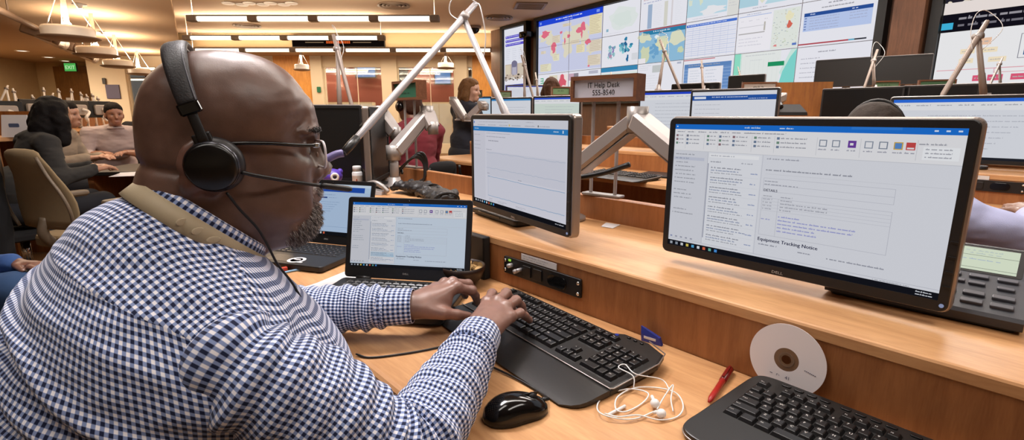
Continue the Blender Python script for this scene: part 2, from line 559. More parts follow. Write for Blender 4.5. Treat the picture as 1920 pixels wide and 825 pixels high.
# screens hanging in the glazed offices
def small_tv(px, py, w, h, label, rz=0.0):
    p = at(px, py, YB + 1.1)
    t = thing('wall_television', label, 'television', p, rz)
    MB().rbox((0, .03, 0), (w + .08, .05, h + .08), .02, .008, axis='y').build('case', M['black_frame'], t)
    a = Art(16, 9, '#6d9ad6')
    a.rect(1, 1, 8, .6, '#9dbce6'); a.rect(1, 2.2, 13, .3, '#87ace0'); a.rect(3, 5, 9, 2, '#5a88c8')
    a.build('screen', M['wallscreen'], t, w, h, (0, 0.003, 0))
    MB().cyl((0, .04, h / 2), (0, .04, ZL - p.z), .02, n=8).build('ceiling_bracket', M['black_frame'], t)
small_tv(685, 132, .66, .42, 'blue lit television hanging behind the glass left of the cream pier', -.15)
small_tv(830, 146, .5, .36, 'pale blue television far behind the glass right of the cream pier')

# small signs on the back wall
def wall_plate(name, px, py, w, h, col, label, cat, y):
    p = at(px, py, y)
    o = MB().rbox((0, 0, 0), (w, .03, h), .015, .006, axis='y').build(name, mat(label[:20], col, .5), None, p)
    props(o, label, cat)
    return o
wall_plate('door_sign', 598, 168, .12, .17, '#1f6a4a', 'small dark green plate on the cream pier beside the timber panel', 'sign', YB - .2)
wall_plate('notice_board', 212, 172, .42, .42, '#4a4460', 'dark violet notice board on the far cream wall', 'board', YB - .12)
wall_plate('wall_speaker', 195, 152, .1, .18, '#222020', 'small black wall box beside the dark notice board', 'speaker', YB - .14)

# exit sign
p = at(131, 126, 17.2)
ex = thing('exit_sign', 'green lit EXIT sign hanging above the far timber door', 'sign', p)
MB().rbox((0, .04, 0), (.40, .06, .27), .01, .006, axis='y').build('case', mat('exit case', '#2e5a34', .5), ex)
a = Art(40, 26, '#4fae52'); a.text(20, 7, 12, 'EXIT', '#d8f6c8', 2, True)
a.build('face', M['wallscreen'], ex, .38, .25, (0, .006, 0))
MB().box((0, .05, (ZL - p.z) / 2 + .06), (.05, .04, ZL - p.z - .12)).build('stem', M['alu_grey'], ex)

# red and amber ticker on the fascia
p0, p1 = at(547, 77, 13.8), at(721, 77, 13.8)
tk = thing('ticker_display', 'long black ticker display with amber letters on the tan fascia', 'display', ((p0.x + p1.x) / 2, 13.8, p0.z))
W = p1.x - p0.x
MB().rbox((0, .035, 0), (W, .07, .30), .01, .006, axis='y').build('frame', M['black_frame'], tk)
a = Art(100, 12, '#120c0a')
rd = random.Random(3)
for i in range(12): a.rect(37 + i * 2.2, 6.0, 1.6, 2.6, '#f0682c'); a.rect(37.3 + i * 2.2, 7.0, .7, .7, '#120c0a', 2)
a.rect(14, 7, 20, .9, '#8a7358'); a.rect(66, 7, 20, .9, '#8a7358')
a.rect(93, 1, 4, 3.4, '#c43434')
a.build('face', M['wallscreen'], tk, W - .03, .27, (0, -.002, 0))

# ------------------------------------------------------------------ linear pendant lights under the raised ceiling
def linear_light(px0, px1, py, Y, nseg, label, breaks=None):
    a, b = at(px0, py, Y), at(px1, py, Y)
    L = b.x - a.x
    t = thing('linear_pendant_light', label, 'light', ((a.x + b.x) / 2, Y, a.z), 0, 'linear lights under the raised ceiling')
    h = MB()
    h.prism([(-L / 2, -.06), (L / 2, -.06), (L / 2, .06), (-L / 2, .06)], .035, .055, 0.004)
    for k in range(nseg + 1):
        h.rbox((-L / 2 + L * k / nseg, 0, 0), (.16, .15, .10), .01, .008)
    h.build('housing', mat('grey lamp housing', '#6b6058', .5), t)
    for k in range(nseg):
        m = MB(); s0 = -L / 2 + L * k / nseg + .08; s1 = -L / 2 + L * (k + 1) / nseg - .08
        m.tube([(s0, 0, 0.0), (s1, 0, 0.0)], .045, 10)
        m.build('lens', M['lamp_glow'], t)
    for sx in (-L / 2, L / 2):
        MB().cyl((sx, 0, .05), (sx, 0, ZC - a.z), .008, n=6).build('hanger_wire', M['white_plastic'], t)
    return t, L
lights_lin = [
    linear_light(362, 815, 35, 9.1, 4, 'nearest and highest linear pendant light under the cream ceiling'),
    linear_light(352, 715, 71, 11.5, 4, 'middle linear pendant light, crossing in front of the black ticker'),
    linear_light(362, 925, 94, 13.6, 6, 'farthest linear pendant light, just below the tan fascia')]

# ------------------------------------------------------------------ dish pendants
def dish_pendant(D, label, loc, tilt=0.0):
    t = thing('dish_pendant_light', label, 'light', loc, 0, 'dish pendants over the left desks')
    R = D / 2
    MB().lathe([(R * 1.12, 0), (R * 1.1, -.012), (R * .9, -.035), (R * .35, -.05), (0.001, -.052)], (0, 0, 0), 40).build('reflector', M['dish'], t)
    MB().lathe([(R * .92, .0), (R * .94, .10), (R * .88, .13), (R * .84, .13), (R * .84, .02)], (0, 0, 0), 40, caps=False).build('lamp_ring', M['white_plastic'], t)
    MB().lathe([(R * .2, .05), (R * .2, .12), (.05, .17), (.03, .2), (.03, ZL - loc[2])], (0, 0, 0), 20).build('stem', M['white_plastic'], t)
    w = MB()
    for k in range(3):
        a = 2 * PI * k / 3 + .4
        w.cyl((R * .86 * math.cos(a), R * .86 * math.sin(a), .13), (.03 * math.cos(a), .03 * math.sin(a), min(.62, ZL - loc[2] - .03)), .006, n=6)
    w.build('stay_wires', M['white_plastic'], t)
    return t
M['dish'] = mat('warm grey lamp dish', '#8c7868', .5)
dish = []
for (px, py, Y, D, lab) in ((130, 70, 7.1, .62, 'largest and nearest dish pendant lamp hanging from the lower ceiling'),
                            (182, 103, 9.4, .62, 'second nearest dish pendant, partly below the nearest big dish'),
                            (222, 124, 11.8, .6, 'third dish pendant, in front of the far cream wall'),
                            (262, 138, 14.6, .56, 'farthest left dish pendant, beside the bald head'),
                            (566, 130, 14.9, .42, 'small dish pendant built for a reflection, in front of the orange timber panel'),  # this one and the next: reflections in the glass, built as solid pendants
                            (836, 127, 15.2, .5, 'small dish pendant built for a reflection, in front of the far glazed office')):
    q = at(px, py, Y)
    dish.append((dish_pendant(D, lab, (q.x, q.y, q.z)), D))

# track with projector heads along the left ceiling
tr0, tr1 = at(-60, -10, 6.2), at(165, 100, 12.5)
dirv = (tr1 - tr0).normalized()
tk = thing('track_light_rail', 'white ceiling rail with box shaped spot heads beyond the pendants', 'light', tr0)
mb = MB(); mb.tube([(0, 0, 0), tuple(tr1 - tr0)], .045, 8); mb.build('rail', M['dish'], tk)
for kx, px in enumerate((22, 45, 78, 108, 132, 150)):
    fr = [.40, .50, .62, .74, .84, .93][kx]
    q = (tr1 - tr0) * fr
    m = MB(); m.M = Matrix.Translation(q + Vector((0, 0, -.06))) @ Matrix.Rotation(.5 + .9 * (kx % 2), 4, 'Z') @ Matrix.Rotation(.35, 4, 'Y')
    m.rbox((0, 0, 0), (.42, .17, .17), .03, .02); m.cyl((.2, 0, 0), (.27, 0, 0), .09, .1, 14)
    m.build('spot_head', M['white_plastic'] if kx % 2 else M['dish'], tk)
for kx in range(3):
    fr = (.2, .55, .95)[kx]; q = (tr1 - tr0) * fr
    MB().cyl(q, (q.x, q.y, ZL - tr0.z), .012, n=6).build('drop_rod', M['dish'], tk)

# ceiling fittings
def downlight(px, py, lab):
    p = onz(px, py, ZL)
    t = thing('recessed_downlight', lab, 'light', (p.x, p.y, ZL))
    MB().lathe([(.16, -.002), (.16, -.014), (.12, -.014), (.115, -.004)], n=24, caps=False).build('trim_ring', M['white_plastic'], t)
    MB().lathe([(.115, -.006), (.001, -.006)], n=24, caps=False).build('lens', M['lamp_glow'], t)
downlight(41, 95, 'recessed downlight nearest the tan side wall')
downlight(91, 107, 'recessed downlight in the middle of the row by the tan wall')
downlight(123, 114, 'recessed downlight above the exit sign')
def sprinkler(px, py, lab, z):
    p = onz(px, py, z)
    props(MB().lathe([(.10, -.001), (.10, -.008), (.04, -.02), (.02, -.05), (.05, -.055), (.05, -.06), (0.001, -.06)], n=16).build('sprinkler', M['white_plastic'], None, (p.x, p.y, z)), lab, 'sprinkler')
sprinkler(149, 8, 'ceiling sprinkler above the nearest dish pendant', ZL)
sprinkler(192, 59, 'ceiling sprinkler beside the nearest dish pendant', ZL)
def vent(px, py, lab, w=.6, rnd_=False):
    p = onz(px, py, ZC)
    t = thing('ceiling_vent', lab, 'vent', (p.x, p.y, ZC), .1)
    if rnd_:
        m = MB()
        for r in (.30, .22, .14, .07): m.lathe([(r, -.001), (r + .012, -.03), (r - .045, -.012), (r - .045, -.001)], n=28)
        m.build('diffuser_rings', M['dish'], t)
    else:
        m = MB(); m.box((0, -w / 2, -.012), (w + .05, .05, .024)).box((0, w / 2, -.012), (w + .05, .05, .024)).box((-w / 2, 0, -.012), (.05, w, .024)).box((w / 2, 0, -.012), (.05, w, .024))
        m.build('frame', M['dish'], t)
        m = MB()
        for q in range(8): m.box((0, -w / 2 + .06 + q * (w - .12) / 7, -.01), (w - .06, .02, .014))
        m.build('slats', M['dish'], t)
vent(738, 9, 'round ceiling diffuser to the left of the big silver lamp arm', rnd_=True)
vent(935, 32, 'round ceiling diffuser next to the dome camera', rnd_=True)
vent(994, 10, 'square grey ceiling vent before the video wall', .55)
vent(463, 47, 'round ceiling diffuser between the linear lights over the bald head', rnd_=True)
p = onz(889, 49, ZC)
t = thing('dome_camera', 'small black dome camera on the ceiling near the wood wall', 'camera', (p.x, p.y, ZC))
MB().lathe([(.17, 0), (.17, -.05), (.14, -.06)], n=24).build('mount', M['dish'], t)
MB().lathe([(.13, -.06), (.125, -.10), (.09, -.15), (.05, -.175), (.001, -.18)], n=24).build('dome', M['black_gloss'], t)
# hung leaf spider of white discs at the top edge
p = onz(487, 3, ZC)
t = thing('ceiling_lamp_cluster', 'white ceiling fitting with scalloped discs over the nearest linear light', 'light', (p.x, p.y, ZC))
m = MB()
for q in range(7): m.lathe([(.001, -.05), (.10, -.045), (.12, -.03), (.10, -.02)], (-.6 + q * .2, (q % 2) * .12, 0), 14)
m.build('discs', M['white_plastic'], t)
MB().box((0, 0, -.012), (1.3, .1, .022)).build('base_plate', M['dish'], t)

# ------------------------------------------------------------------ timber wall and video wall
VW = Vector((0.59, 11.76, 0)); VROT = math.atan2(-0.819, 0.574)
def vw(t, z=0.0, d=0.0):
    """point of the video wall plane: t along it, d out of it towards the room"""
    return (VW.x + .574 * t - .819 * d, VW.y - .819 * t - .574 * d, z)
def wbox(mb, t0, t1, z0, z1, d0, d1):
    return mb.box(((t0 + t1) / 2, -(d0 + d1) / 2, (z0 + z1) / 2), (t1 - t0, abs(d1 - d0), z1 - z0))
wl = wbox(MB(), -2.1, 12.5, 0, ZC, -.3, -.09).build('wall_right', M['wood_dark'], None, tuple(VW), (0, 0, VROT)); wl['kind'] = 'structure'
wl = wbox(MB(), 6.78, 7.08, 0, ZC, -.09, .12).build('trim_2', M['wood_dark'], None, tuple(VW), (0, 0, VROT)); wl['kind'] = 'structure'
ZR = [3.21, 2.643, 2.076, 1.50]
TC = [0, 1.04, 1.99, 2.91, 3.88, 4.78, 5.69, 6.59]

def land(a, pts, col, layer=1): a.poly(pts, col, layer)
rr = random.Random(5)
def lines(a, x, y, w, h, n, col, th=.25, fill=.9, layer=2):
    for i in range(n):
        a.words(x, y + h * i / n, w, h / n * th * 2, col, rr, layer, fill * rr.uniform(.6, 1))

def art_map():
    a = Art(104 * 2, 113, '#c9cde6')
    a.rect(0, 0, 208, 11, '#2347d6'); a.words(62, 2, 100, 4.2, '#dfe6ff', rr, 2); a.words(92, 7.2, 30, 2.4, '#b8c6ff', rr, 2)
    a.rect(5, 3, 6, 5, '#7d98f0', 2); a.rect(190, 3, 9, 5, '#7d98f0', 2)
    r = random.Random(9)
    for (x, y, rx, ry) in ((28, 34, 26, 12), (42, 44, 16, 9), (54, 66, 11, 16), (98, 40, 12, 10), (104, 62, 16, 20), (140, 36, 34, 15), (158, 52, 14, 12), (176, 74, 13, 9), (124, 48, 12, 8), (190, 34, 14, 10)):
        a.blob(x, y, rx, ry, '#ddd7c2', 1, 16, .28, r)
    for (x, y, w, h) in ((50, 36, 28, 16), (56, 74, 20, 14), (8, 92, 40, 16), (112, 52, 30, 8), (132, 62, 26, 16), (170, 10.9, 36, 36), (172, 58, 36, 22), (168, 86, 38, 20), (86, 16, 28, 6), (10, 64, 18, 6)):
        a.rect(x, y, w, h, r.choice(['#e6dcb8', '#ded3c0', '#e3dfc4']), 2)
        for q in range(int(h / 3)): a.rect(x + 1, y + 1 + q * 3, w - 2 - r.random() * w * .4, .7, '#b9a98f', 3)
    for (x, y, rx, ry) in ((26, 30, 17, 6), (22, 32, 12, 6), (54, 58, 10, 7), (56, 64, 5, 6), (142, 34, 13, 6), (152, 30, 8, 8), (107, 42, 5, 4), (94, 52, 3, 6), (166, 60, 9, 5), (82, 32, 4, 3), (172, 106, 3.5, 2), (148, 44, 3, 6)):
        a.blob(x, y, rx, ry, '#df6f86', 4, 12, .4, r)
    a.rect(0, 111, 208, 2, '#dfe2ec', 2)
    return a
def art_left():
    a = Art(88, 171, '#e2e4ee')
    for i in range(3):
        a.rect(6, 16 + i * 9, 78, 6, '#5b50c8'); a.rect(10, 17 + i * 9, 3, 3, '#c9c6ee', 2)
        a.words(18, 17 + i * 9, 60, 3, '#b5b0ea', rr, 2)
    for c in range(3): lines(a, 8 + c * 27, 46, 22, 28, 6, '#b9bbcb')
    a.rect(4, 82, 80, 36, '#c7b6a6'); a.rect(6, 84, 20, 22, '#d8ccb4', 2); a.rect(60, 84, 22, 24, '#cfc2b0', 2)
    a.rect(32, 80, 24, 26, '#8b88a0', 2); a.blob(44, 82, 12, 8, '#77748e', 3, 14, .05)
    a.rect(35, 90, 18, 18, '#b4b0c0', 3)
    for q in range(26): a.blob(4 + rr.random() * 80, 106 + rr.random() * 14, 4, 2.2, rr.choice(['#4c4038', '#8d7f76', '#d9d2cc', '#6a5a50', '#efeae4']), 3, 8)
    a.rect(4, 119, 80, 9, '#e8e6ee', 3)
    a.rect(4, 130, 80, 41, '#3a3f9a'); a.blob(44, 148, 32, 15, '#8ea0dc', 2, 16, .1); a.blob(46, 156, 26, 14, '#4d4a66', 3, 16, .15); a.blob(34, 158, 9, 10, '#d6a6a4', 4, 12, .2)
    return a
def art_cell(c, r):
    a = Art(94, 57, '#e6e6ee')
    R_ = random.Random(c * 10 + r)
    if (c, r) == (2, 0):
        a.blob(52, 28, 34, 20, '#dde4e2', 1, 20, .15, R_); a.blob(50, 30, 24, 14, '#d8e2de', 2, 18, .2, R_); a.rect(10, 44, 6, 5, '#8fb4c8', 2); lines(a, 4, 52, 80, 4, 1, '#c9cad4')
    elif (c, r) == (2, 1):
        for q in range(16): a.blob(18 + R_.random() * 16, 18 + R_.random() * 22, 3.5, 3.5, R_.choice(['#7aa9b8', '#b96a9a', '#8e7fb8', '#a9cfd2']), 2, 8, .4, R_)
        for q in range(26): a.blob(60 + R_.gauss(0, 9), 27 + R_.gauss(0, 7), 3.6, 3.2, R_.choice(['#2f7fa6', '#5fb3c4', '#2a6390', '#8fcbd4']), 2, 8, .4, R_)
        a.blob(68, 44, 3, 6, '#2c6a9a', 2); a.rect(78, 36, 14, 12, '#d6d8de', 1)
    elif (c, r) == (2, 2):
        a.rect(0, 0, 94, 8, '#3a87b4'); a.rect(0, 10, 94, 47, '#dfe8e4')
        lines(a, 5, 14, 80, 36, 8, '#a9bcc0')
    elif (c, r) == (3, 0):
        a.words(6, 6, 20, 2.8, '#b4606a', R_); a.words(6, 11, 44, 3, '#7884b8', R_)
        for x, w, cc in ((16, 9, '#9fb2cc'), (50, 7, '#d3d2c8'), (64, 3, '#d6d0d4')):
            a.rect(x, 16, w, 40, cc)
        lines(a, 28, 18, 20, 36, 12, '#d4d6de'); lines(a, 72, 18, 16, 36, 12, '#d9dae2')
    elif (c, r) == (3, 1):
        a.rect(0, 0, 94, 57, '#8fbbd8'); a.rect(0, 0, 94, 2, '#b4606a', 2); a.rect(8, 2, 86, 7, '#2f7fa8', 2); a.words(30, 3, 40, 3.5, '#cfe4ee', R_, 3)
        for (x, y, rx, ry, cc) in ((12, 12, 14, 8, '#d9dcc0'), (14, 40, 10, 13, '#cdd4b4'), (50, 26, 13, 10, '#dcdcb8'), (48, 18, 10, 5, '#cfd8c0'), (56, 46, 7, 9, '#b9cfa0'), (80, 20, 15, 12, '#dadcc2'), (86, 40, 6, 5, '#c9d4b0'), (38, 14, 5, 3, '#e9eef0')):
            a.blob(x, y, rx, ry, cc, 2, 16, .3, R_)
        for q in range(14): a.blob(26 + R_.random() * 14, 18 + R_.random() * 34, 4, 3, '#6fa4cc', 2, 10, .4, R_)
        a.rect(0, 48, 16, 9, '#e9e6ea', 3)
    elif (c, r) == (3, 2):
        lines(a, 4, 3, 30, 10, 3, '#b9bcc4'); a.rect(32, 4, 20, 12, '#c2c6c6', 2); lines(a, 4, 20, 60, 30, 7, '#cfd2d8'); a.rect(82, 2, 8, 3, '#b0b6c8', 2)
    elif (c, r) == (4, 0):
        a.rect(0, 0, 74, 50, '#b9d7e4'); 
        for (x, y, rx, ry, cc) in ((18, 10, 14, 6, '#d8e0cc'), (44, 4, 16, 8, '#d2ddc0'), (26, 24, 4, 8, '#d6dfc8'), (58, 18, 5, 5, '#d2dcc4'), (50, 44, 22, 6, '#e6e6ea'), (6, 28, 4, 5, '#d6dfd0')): a.blob(x, y, rx, ry, cc, 2, 16, .3, R_)
        for (x, y) in ((16, 14), (22, 12), (20, 15), (36, 8), (36, 20), (40, 18), (44, 22), (39, 24), (54, 14)): a.blob(x, y, 2.6, 2.2, '#c8483c', 3, 10, .4, R_)
        a.rect(75, 0, 19, 57, '#dcdcd8'); lines(a, 77, 6, 15, 40, 10, '#b7b6b4'); lines(a, 12, 53, 60, 3, 1, '#a8a8b4')
    elif (c, r) == (4, 1):
        a.rect(1, 4, 92, 4, '#4a74d0'); a.words(4, 4.5, 84, 2.6, '#9db4ea', R_)
        for q in range(14): a.rect(1, 10 + q * 3.2, 92, 1.6, '#cfd5ea' if q % 2 else '#dcdff0'); a.words(3, 10.2 + q * 3.2, 86, 1.2, '#a9b2d4', R_)
        for q in range(6): a.rect(14 + q * 13, 9, .5, 46, '#bcc4e0', 3)
    elif (c, r) == (4, 2):
        a.rect(0, 1, 60, 1.4, '#c87880'); a.rect(2, 8, 88, 6, '#5f86bc'); a.words(10, 9, 70, 3, '#33557f', R_)
        a.rect(2, 14, 8, 43, '#6f93c6'); a.rect(76, 14, 14, 43, '#6a8fc4'); lines(a, 14, 18, 26, 36, 9, '#b4bccb'); lines(a, 44, 18, 26, 36, 7, '#b4bccb')
        for q in range(8): a.rect(2, 17 + q * 5, 8, .6, '#9db8dc', 2); a.rect(76, 17 + q * 5, 14, .6, '#9db8dc', 2)
    elif (c, r) == (5, 0):
        a.poly([(0, 0), (14, 0), (20, 20), (30, 44), (30, 50), (0, 50)], '#aed0de')
        a.poly([(14, 0), (86, 0), (84, 16), (74, 26), (80, 42), (72, 34), (50, 36), (36, 48), (24, 34)], '#dedfcc')
        a.poly([(50, 36), (72, 34), (80, 42), (74, 50), (40, 50)], '#b8d6e2'); a.poly([(76, 26), (90, 10), (94, 0), (94, 50), (82, 50)], '#c9dfe8')
        a.poly([(50, 26), (58, 14), (66, 10), (66, 16), (58, 28)], '#6d9a70', 2)
        for (x, y) in ((32, 4), (34, 9), (32, 13), (38, 8), (36, 15), (44, 9)): a.blob(x, y, 3, 1.4, '#8a4a64', 3, 8, .4, R_)
        for q in range(40): a.rect(20 + R_.random() * 52, 4 + R_.random() * 30, 2, .5, '#b8b6a4', 2)
        lines(a, 22, 52, 40, 4, 1, '#77788a')
    elif (c, r) == (5, 1):
        a.rect(2, 4, 52, 51, '#eceaf0'); a.rect(2, 5, 50, 1, '#a6b8e0', 2); a.words(14, 2, 26, 2, '#6b82b8', R_)
        for q in range(4): lines(a, 6 + q * 12, 11, 7, 4, 1, '#b9b8c4')
        a.rect(3, 20, 42, .8, '#c9c8ce', 2); a.rect(42, 16, 2.4, 12, '#b9b4ac', 2); a.rect(3, 29, 41, 1.6, '#b4b1b2', 2); lines(a, 4, 36, 46, 14, 3, '#c2c0cc')
        a.rect(55, 3, 38, 53, '#dfe4de')
        for q in range(70): a.rect(55 + R_.random() * 35, 4 + R_.random() * 48, 2.5 * R_.random(), .7, R_.choice(['#a9b0a8', '#b9c9a8', '#8fa0b4', '#c8bfa6']), 2)
        a.blob(80, 24, 3.4, 5, '#d46a5a', 3, 9, .4, R_); a.blob(62, 51, 2.4, 1.8, '#d88', 3); a.rect(86, 50, 6, 3, '#5a78c0', 3); a.blob(78, 14, 6, 6, '#e8e2c0', 2)
    elif (c, r) == (5, 2):
        a.rect(0, 0, 12, 57, '#8fdcc4'); a.rect(10, 0, 62, 57, '#e2e6e4'); a.poly([(94, 0), (86, 8), (76, 30), (70, 57), (94, 57)], '#7fd3cc', 2); a.poly([(86, 0), (94, 0), (86, 10), (74, 34), (72, 30)], '#c9e4dc', 3)
        a.rect(54, 15, 24, 6, '#229060', 4); a.rect(52, 48, 32, 6, '#3db4e0', 4); lines(a, 18, 3, 54, 4, 1, '#a9b0b0'); lines(a, 26, 10, 22, 3, 1, '#b9c0c0')
        for q in range(9): a.rect(12 + q * 7, 10, .3, 46, '#d2d8d6', 2)
    elif (c, r) == (6, 0):
        a.rect(0, 51, 62, 2.0, '#b04a54'); a.rect(62, 51, 7, 2, '#5fa8c4'); a.rect(69, 51, 14, 2, '#3a3a44'); a.words(82, 50.4, 11, 2.6, '#5a5a66', R_)
    elif (c, r) == (6, 1):
        a.words(34, 3, 30, 3.0, '#4a4a58', R_); a.words(26, 8, 46, 2.8, '#4a4a58', R_)
        a.rect(4, 14, 84, 4.5, '#2a4f96'); a.words(12, 15, 8, 2.4, '#b8c8ea', R_, 3); a.words(64, 15, 8, 2.4, '#b8c8ea', R_, 3)
        a.rect(4, 18.5, 84, 19, '#b6c6ea')
        for q in range(5): a.words(12, 20 + q * 3.5, 44, 2, '#6a80b4', R_); a.rect(5, 20 + q * 3.5, 3, 1.4, '#6a80b4', 2)
        for q in range(3): a.words(62, 20 + q * 3.5, 24, 2, '#6a80b4', R_)
        a.rect(0, 53, 64, 1.8, '#b04a54'); a.rect(64, 53, 7, 1.8, '#5fa8c4'); a.rect(71, 53, 14, 1.8, '#3a3a44')
    elif (c, r) == (6, 2):
        a.words(28, 6, 26, 2.6, '#555566', R_); 
        for q in range(5): a.words(6, 14 + q * 6, 30, 2, '#8a8a9a', R_)
    elif r == 2:
        if c == 0:
            for q in range(3): a.rect(8, 8 + q * 5, 10, 2, '#4fae80'); a.rect(16, 8, 2, 10, '#4fae80', 2)
            a.rect(36, 4, 26, 50, '#dfd8c4'); a.blob(46, 10, 5, 4, '#d88', 2); a.blob(44, 32, 5, 6, '#5fae88', 2); a.rect(64, 4, 28, 50, '#efe0dc'); a.blob(76, 18, 9, 14, '#d86070', 2, 12, .4, R_); a.blob(72, 34, 4, 5, '#6ab48c', 2)
        else:
            a.rect(0, 4, 30, 14, '#c9a8b8'); a.rect(16, 4, 14, 10, '#8d8690', 2); a.rect(60, 2, 26, 6, '#b9b8c8'); a.rect(4, 20, 14, 30, '#dcd6b8'); lines(a, 36, 14, 50, 36, 8, '#c4c4d2')
    return a

def video_wall(label, frames, cells):
    t = thing('video_wall', label, 'video wall', tuple(VW), VROT)
    fr = MB()
    for (t0, t1) in frames:
        for (za, zb) in ((ZR[3] - .10, ZR[3] - .004), (ZR[0] + .004, ZC - .01)): wbox(fr, t0 - .1, t1 + .1, za, zb, -.08, .06)
        wbox(fr, t0 - .1, t0 - .004, ZR[3] - .1, ZC - .01, -.08, .06); wbox(fr, t1 + .004, t1 + .1, ZR[3] - .1, ZC - .01, -.08, .06)
    fr.build('surround', M['black_frame'], t)
    bk = MB()
    for (t0, t1) in frames: wbox(bk, t0 - .05, t1 + .05, ZR[3] - .05, ZR[0] + .02, -.08, -.01)
    bk.build('cabinet', M['black_frame'], t)
    for a, t0, t1, z0, z1 in cells:
        g = .004
        a.eps = .0012
        a.build('display', M['wallscreen'], t, t1 - t0 - 2 * g, z0 - z1 - 2 * g, ((t0 + t1) / 2, 0.0, (z0 + z1) / 2))
    return t
cells = [(art_map(), TC[0], TC[2], ZR[0], ZR[2])]
for c in range(7):
    for r in range(3):
        if c < 2 and r < 2: continue
        cells.append((art_cell(c, r), TC[c], TC[c + 1], ZR[r], ZR[r + 1]))
vmain = video_wall('huge lit video wall of maps, tables and documents', [(TC[0], TC[7])], cells)
sm = MB()
for tt in TC[1:-1]: wbox(sm, tt - .0016, tt + .0016, ZR[3], ZR[0], .0, .008)
for z in ZR[1:-1]: wbox(sm, TC[0], TC[7], z - .0016, z + .0016, .0, .008)
sm.build('panel_seams', mat('grey seam', '#8f8f9a', .5), vmain)
video_wall('narrow tall lit display at the left end of the video wall', [(-1.36, -.49)], [(art_left(), -1.36, -.49, ZR[0], ZR[3])])

ae = Art(188, 114, '#1a1826')
rd = random.Random(8)
ae.poly([(0, 0), (188, 0), (188, 114), (0, 114)], '#15141f')
ae.poly([(0, 36), (30, 20), (80, 6), (140, 0), (188, 0), (188, 6), (140, 12), (80, 22), (30, 40), (0, 56)], '#4a6ab8', 1)
ae.poly([(0, 44), (30, 28), (80, 13), (140, 5), (188, 3), (188, 114), (0, 114)], '#23202c', 2)
for q in range(150):
    x = rd.random() * 188; y = 24 + rd.random() * 66
    ae.blob(x, y, 1 + rd.random() * 2.5, .8 + rd.random() * 1.6, rd.choice(['#e8dcc8', '#cfc0ae', '#8d8078', '#f4ece0', '#5f5660']), 3, 7, .5, rd)
for (x, y, q) in ((62, 50, 11), (70, 44, 9), (58, 58, 8), (76, 38, 6), (54, 64, 5)): ae.blob(x, y, q, q * .8, rd.choice(['#f2a890', '#f6b8a0', '#e88a70']), 4, 14, .35, rd)
ae.blob(66, 47, 5, 4, '#fff0e8', 5)
for q in range(7): ae.rect(40 + (q % 3), 22 + q * 6, 9, 2.2, '#d8d4e0', 5)
ae.rect(0, 84, 188, 12, '#e6dcd8', 5); ae.poly([(84, 84), (188, 84), (188, 96), (78, 96)], '#ee6a34', 6); ae.words(100, 87, 80, 5, '#ffd8c0', rd, 7)
ae.rect(0, 96, 188, 18, '#12101a', 5); ae.rect(0, 105, 10, 7, '#3fb0d8', 6)
ae.words(14, 99, 160, 5, '#b8b4bc', rd, 6); ae.words(14, 106, 150, 5, '#8d8a94', rd, 6)
ac = Art(188, 57, '#e8e8ea')
for (x, y, w, h, cc) in ((30, 9, 14, 7, '#e8c0a4'), (20, 19, 12, 5, '#efdfc0'), (38, 19, 12, 5, '#efdfc0'), (20, 29, 12, 5, '#efdfc0'), (44, 29, 14, 5, '#efdfc0'), (88, 3, 16, 6, '#b4d890'), (84, 11, 14, 7, '#2f5a90'), (70, 22, 16, 7, '#2f5a90'), (102, 20, 16, 7, '#2f5a90'), (140, 10, 14, 6, '#ecdcb8'), (160, 10, 20, 6, '#ecdcb8'), (34, 47, 8, 6, '#d85a78'), (46, 47, 12, 6, '#d85a78'), (64, 47, 12, 6, '#d85a78'), (102, 47, 14, 6, '#7fd0cc'), (122, 47, 12, 6, '#7fd0cc'), (142, 47, 14, 6, '#7fd0cc'), (162, 47, 18, 6, '#7fd0cc')):
    ac.rect(x, y, w, h, cc, 2); ac.words(x + 1.5, y + h * .35, w - 2, h * .35, '#8a8078', rd, 3)
ac.frame(66, 8, 60, 24, .6, '#8a8a94', 1); ac.rect(2, 40, 70, .8, '#e0a8b0', 2); ac.rect(74, 40, 110, .8, '#a8dcd8', 2); ac.frame(50, 40, 24, 5, .5, '#d8909c', 2)
video_wall('second lit video wall at the right showing a night view of the earth above a chart', [(7.22, 9.1)],
           [(ae, 7.22, 9.1, ZR[0], ZR[2]), (ac, 7.22, 9.1, ZR[2], ZR[3])])
p = vw(-.25, 2.95, .16)
t = thing('wall_camera', 'small black camera between the narrow display and the video wall', 'camera', p, VROT)
MB().rbox((0, 0, 0), (.3, .2, .14), .03, .02).cyl((.05, -.1, -.02), (.05, -.17, -.03), .05, n=12).build('body', M['black_gloss'], t)
MB().box((0, .12, .02), (.06, .18, .06)).build('bracket', M['black_frame'], t)
# ================================================================== THE NEAR DESK
def deskrot(v):  # a screen that faces along -X of the desk
    return DROT - PI / 2 + v

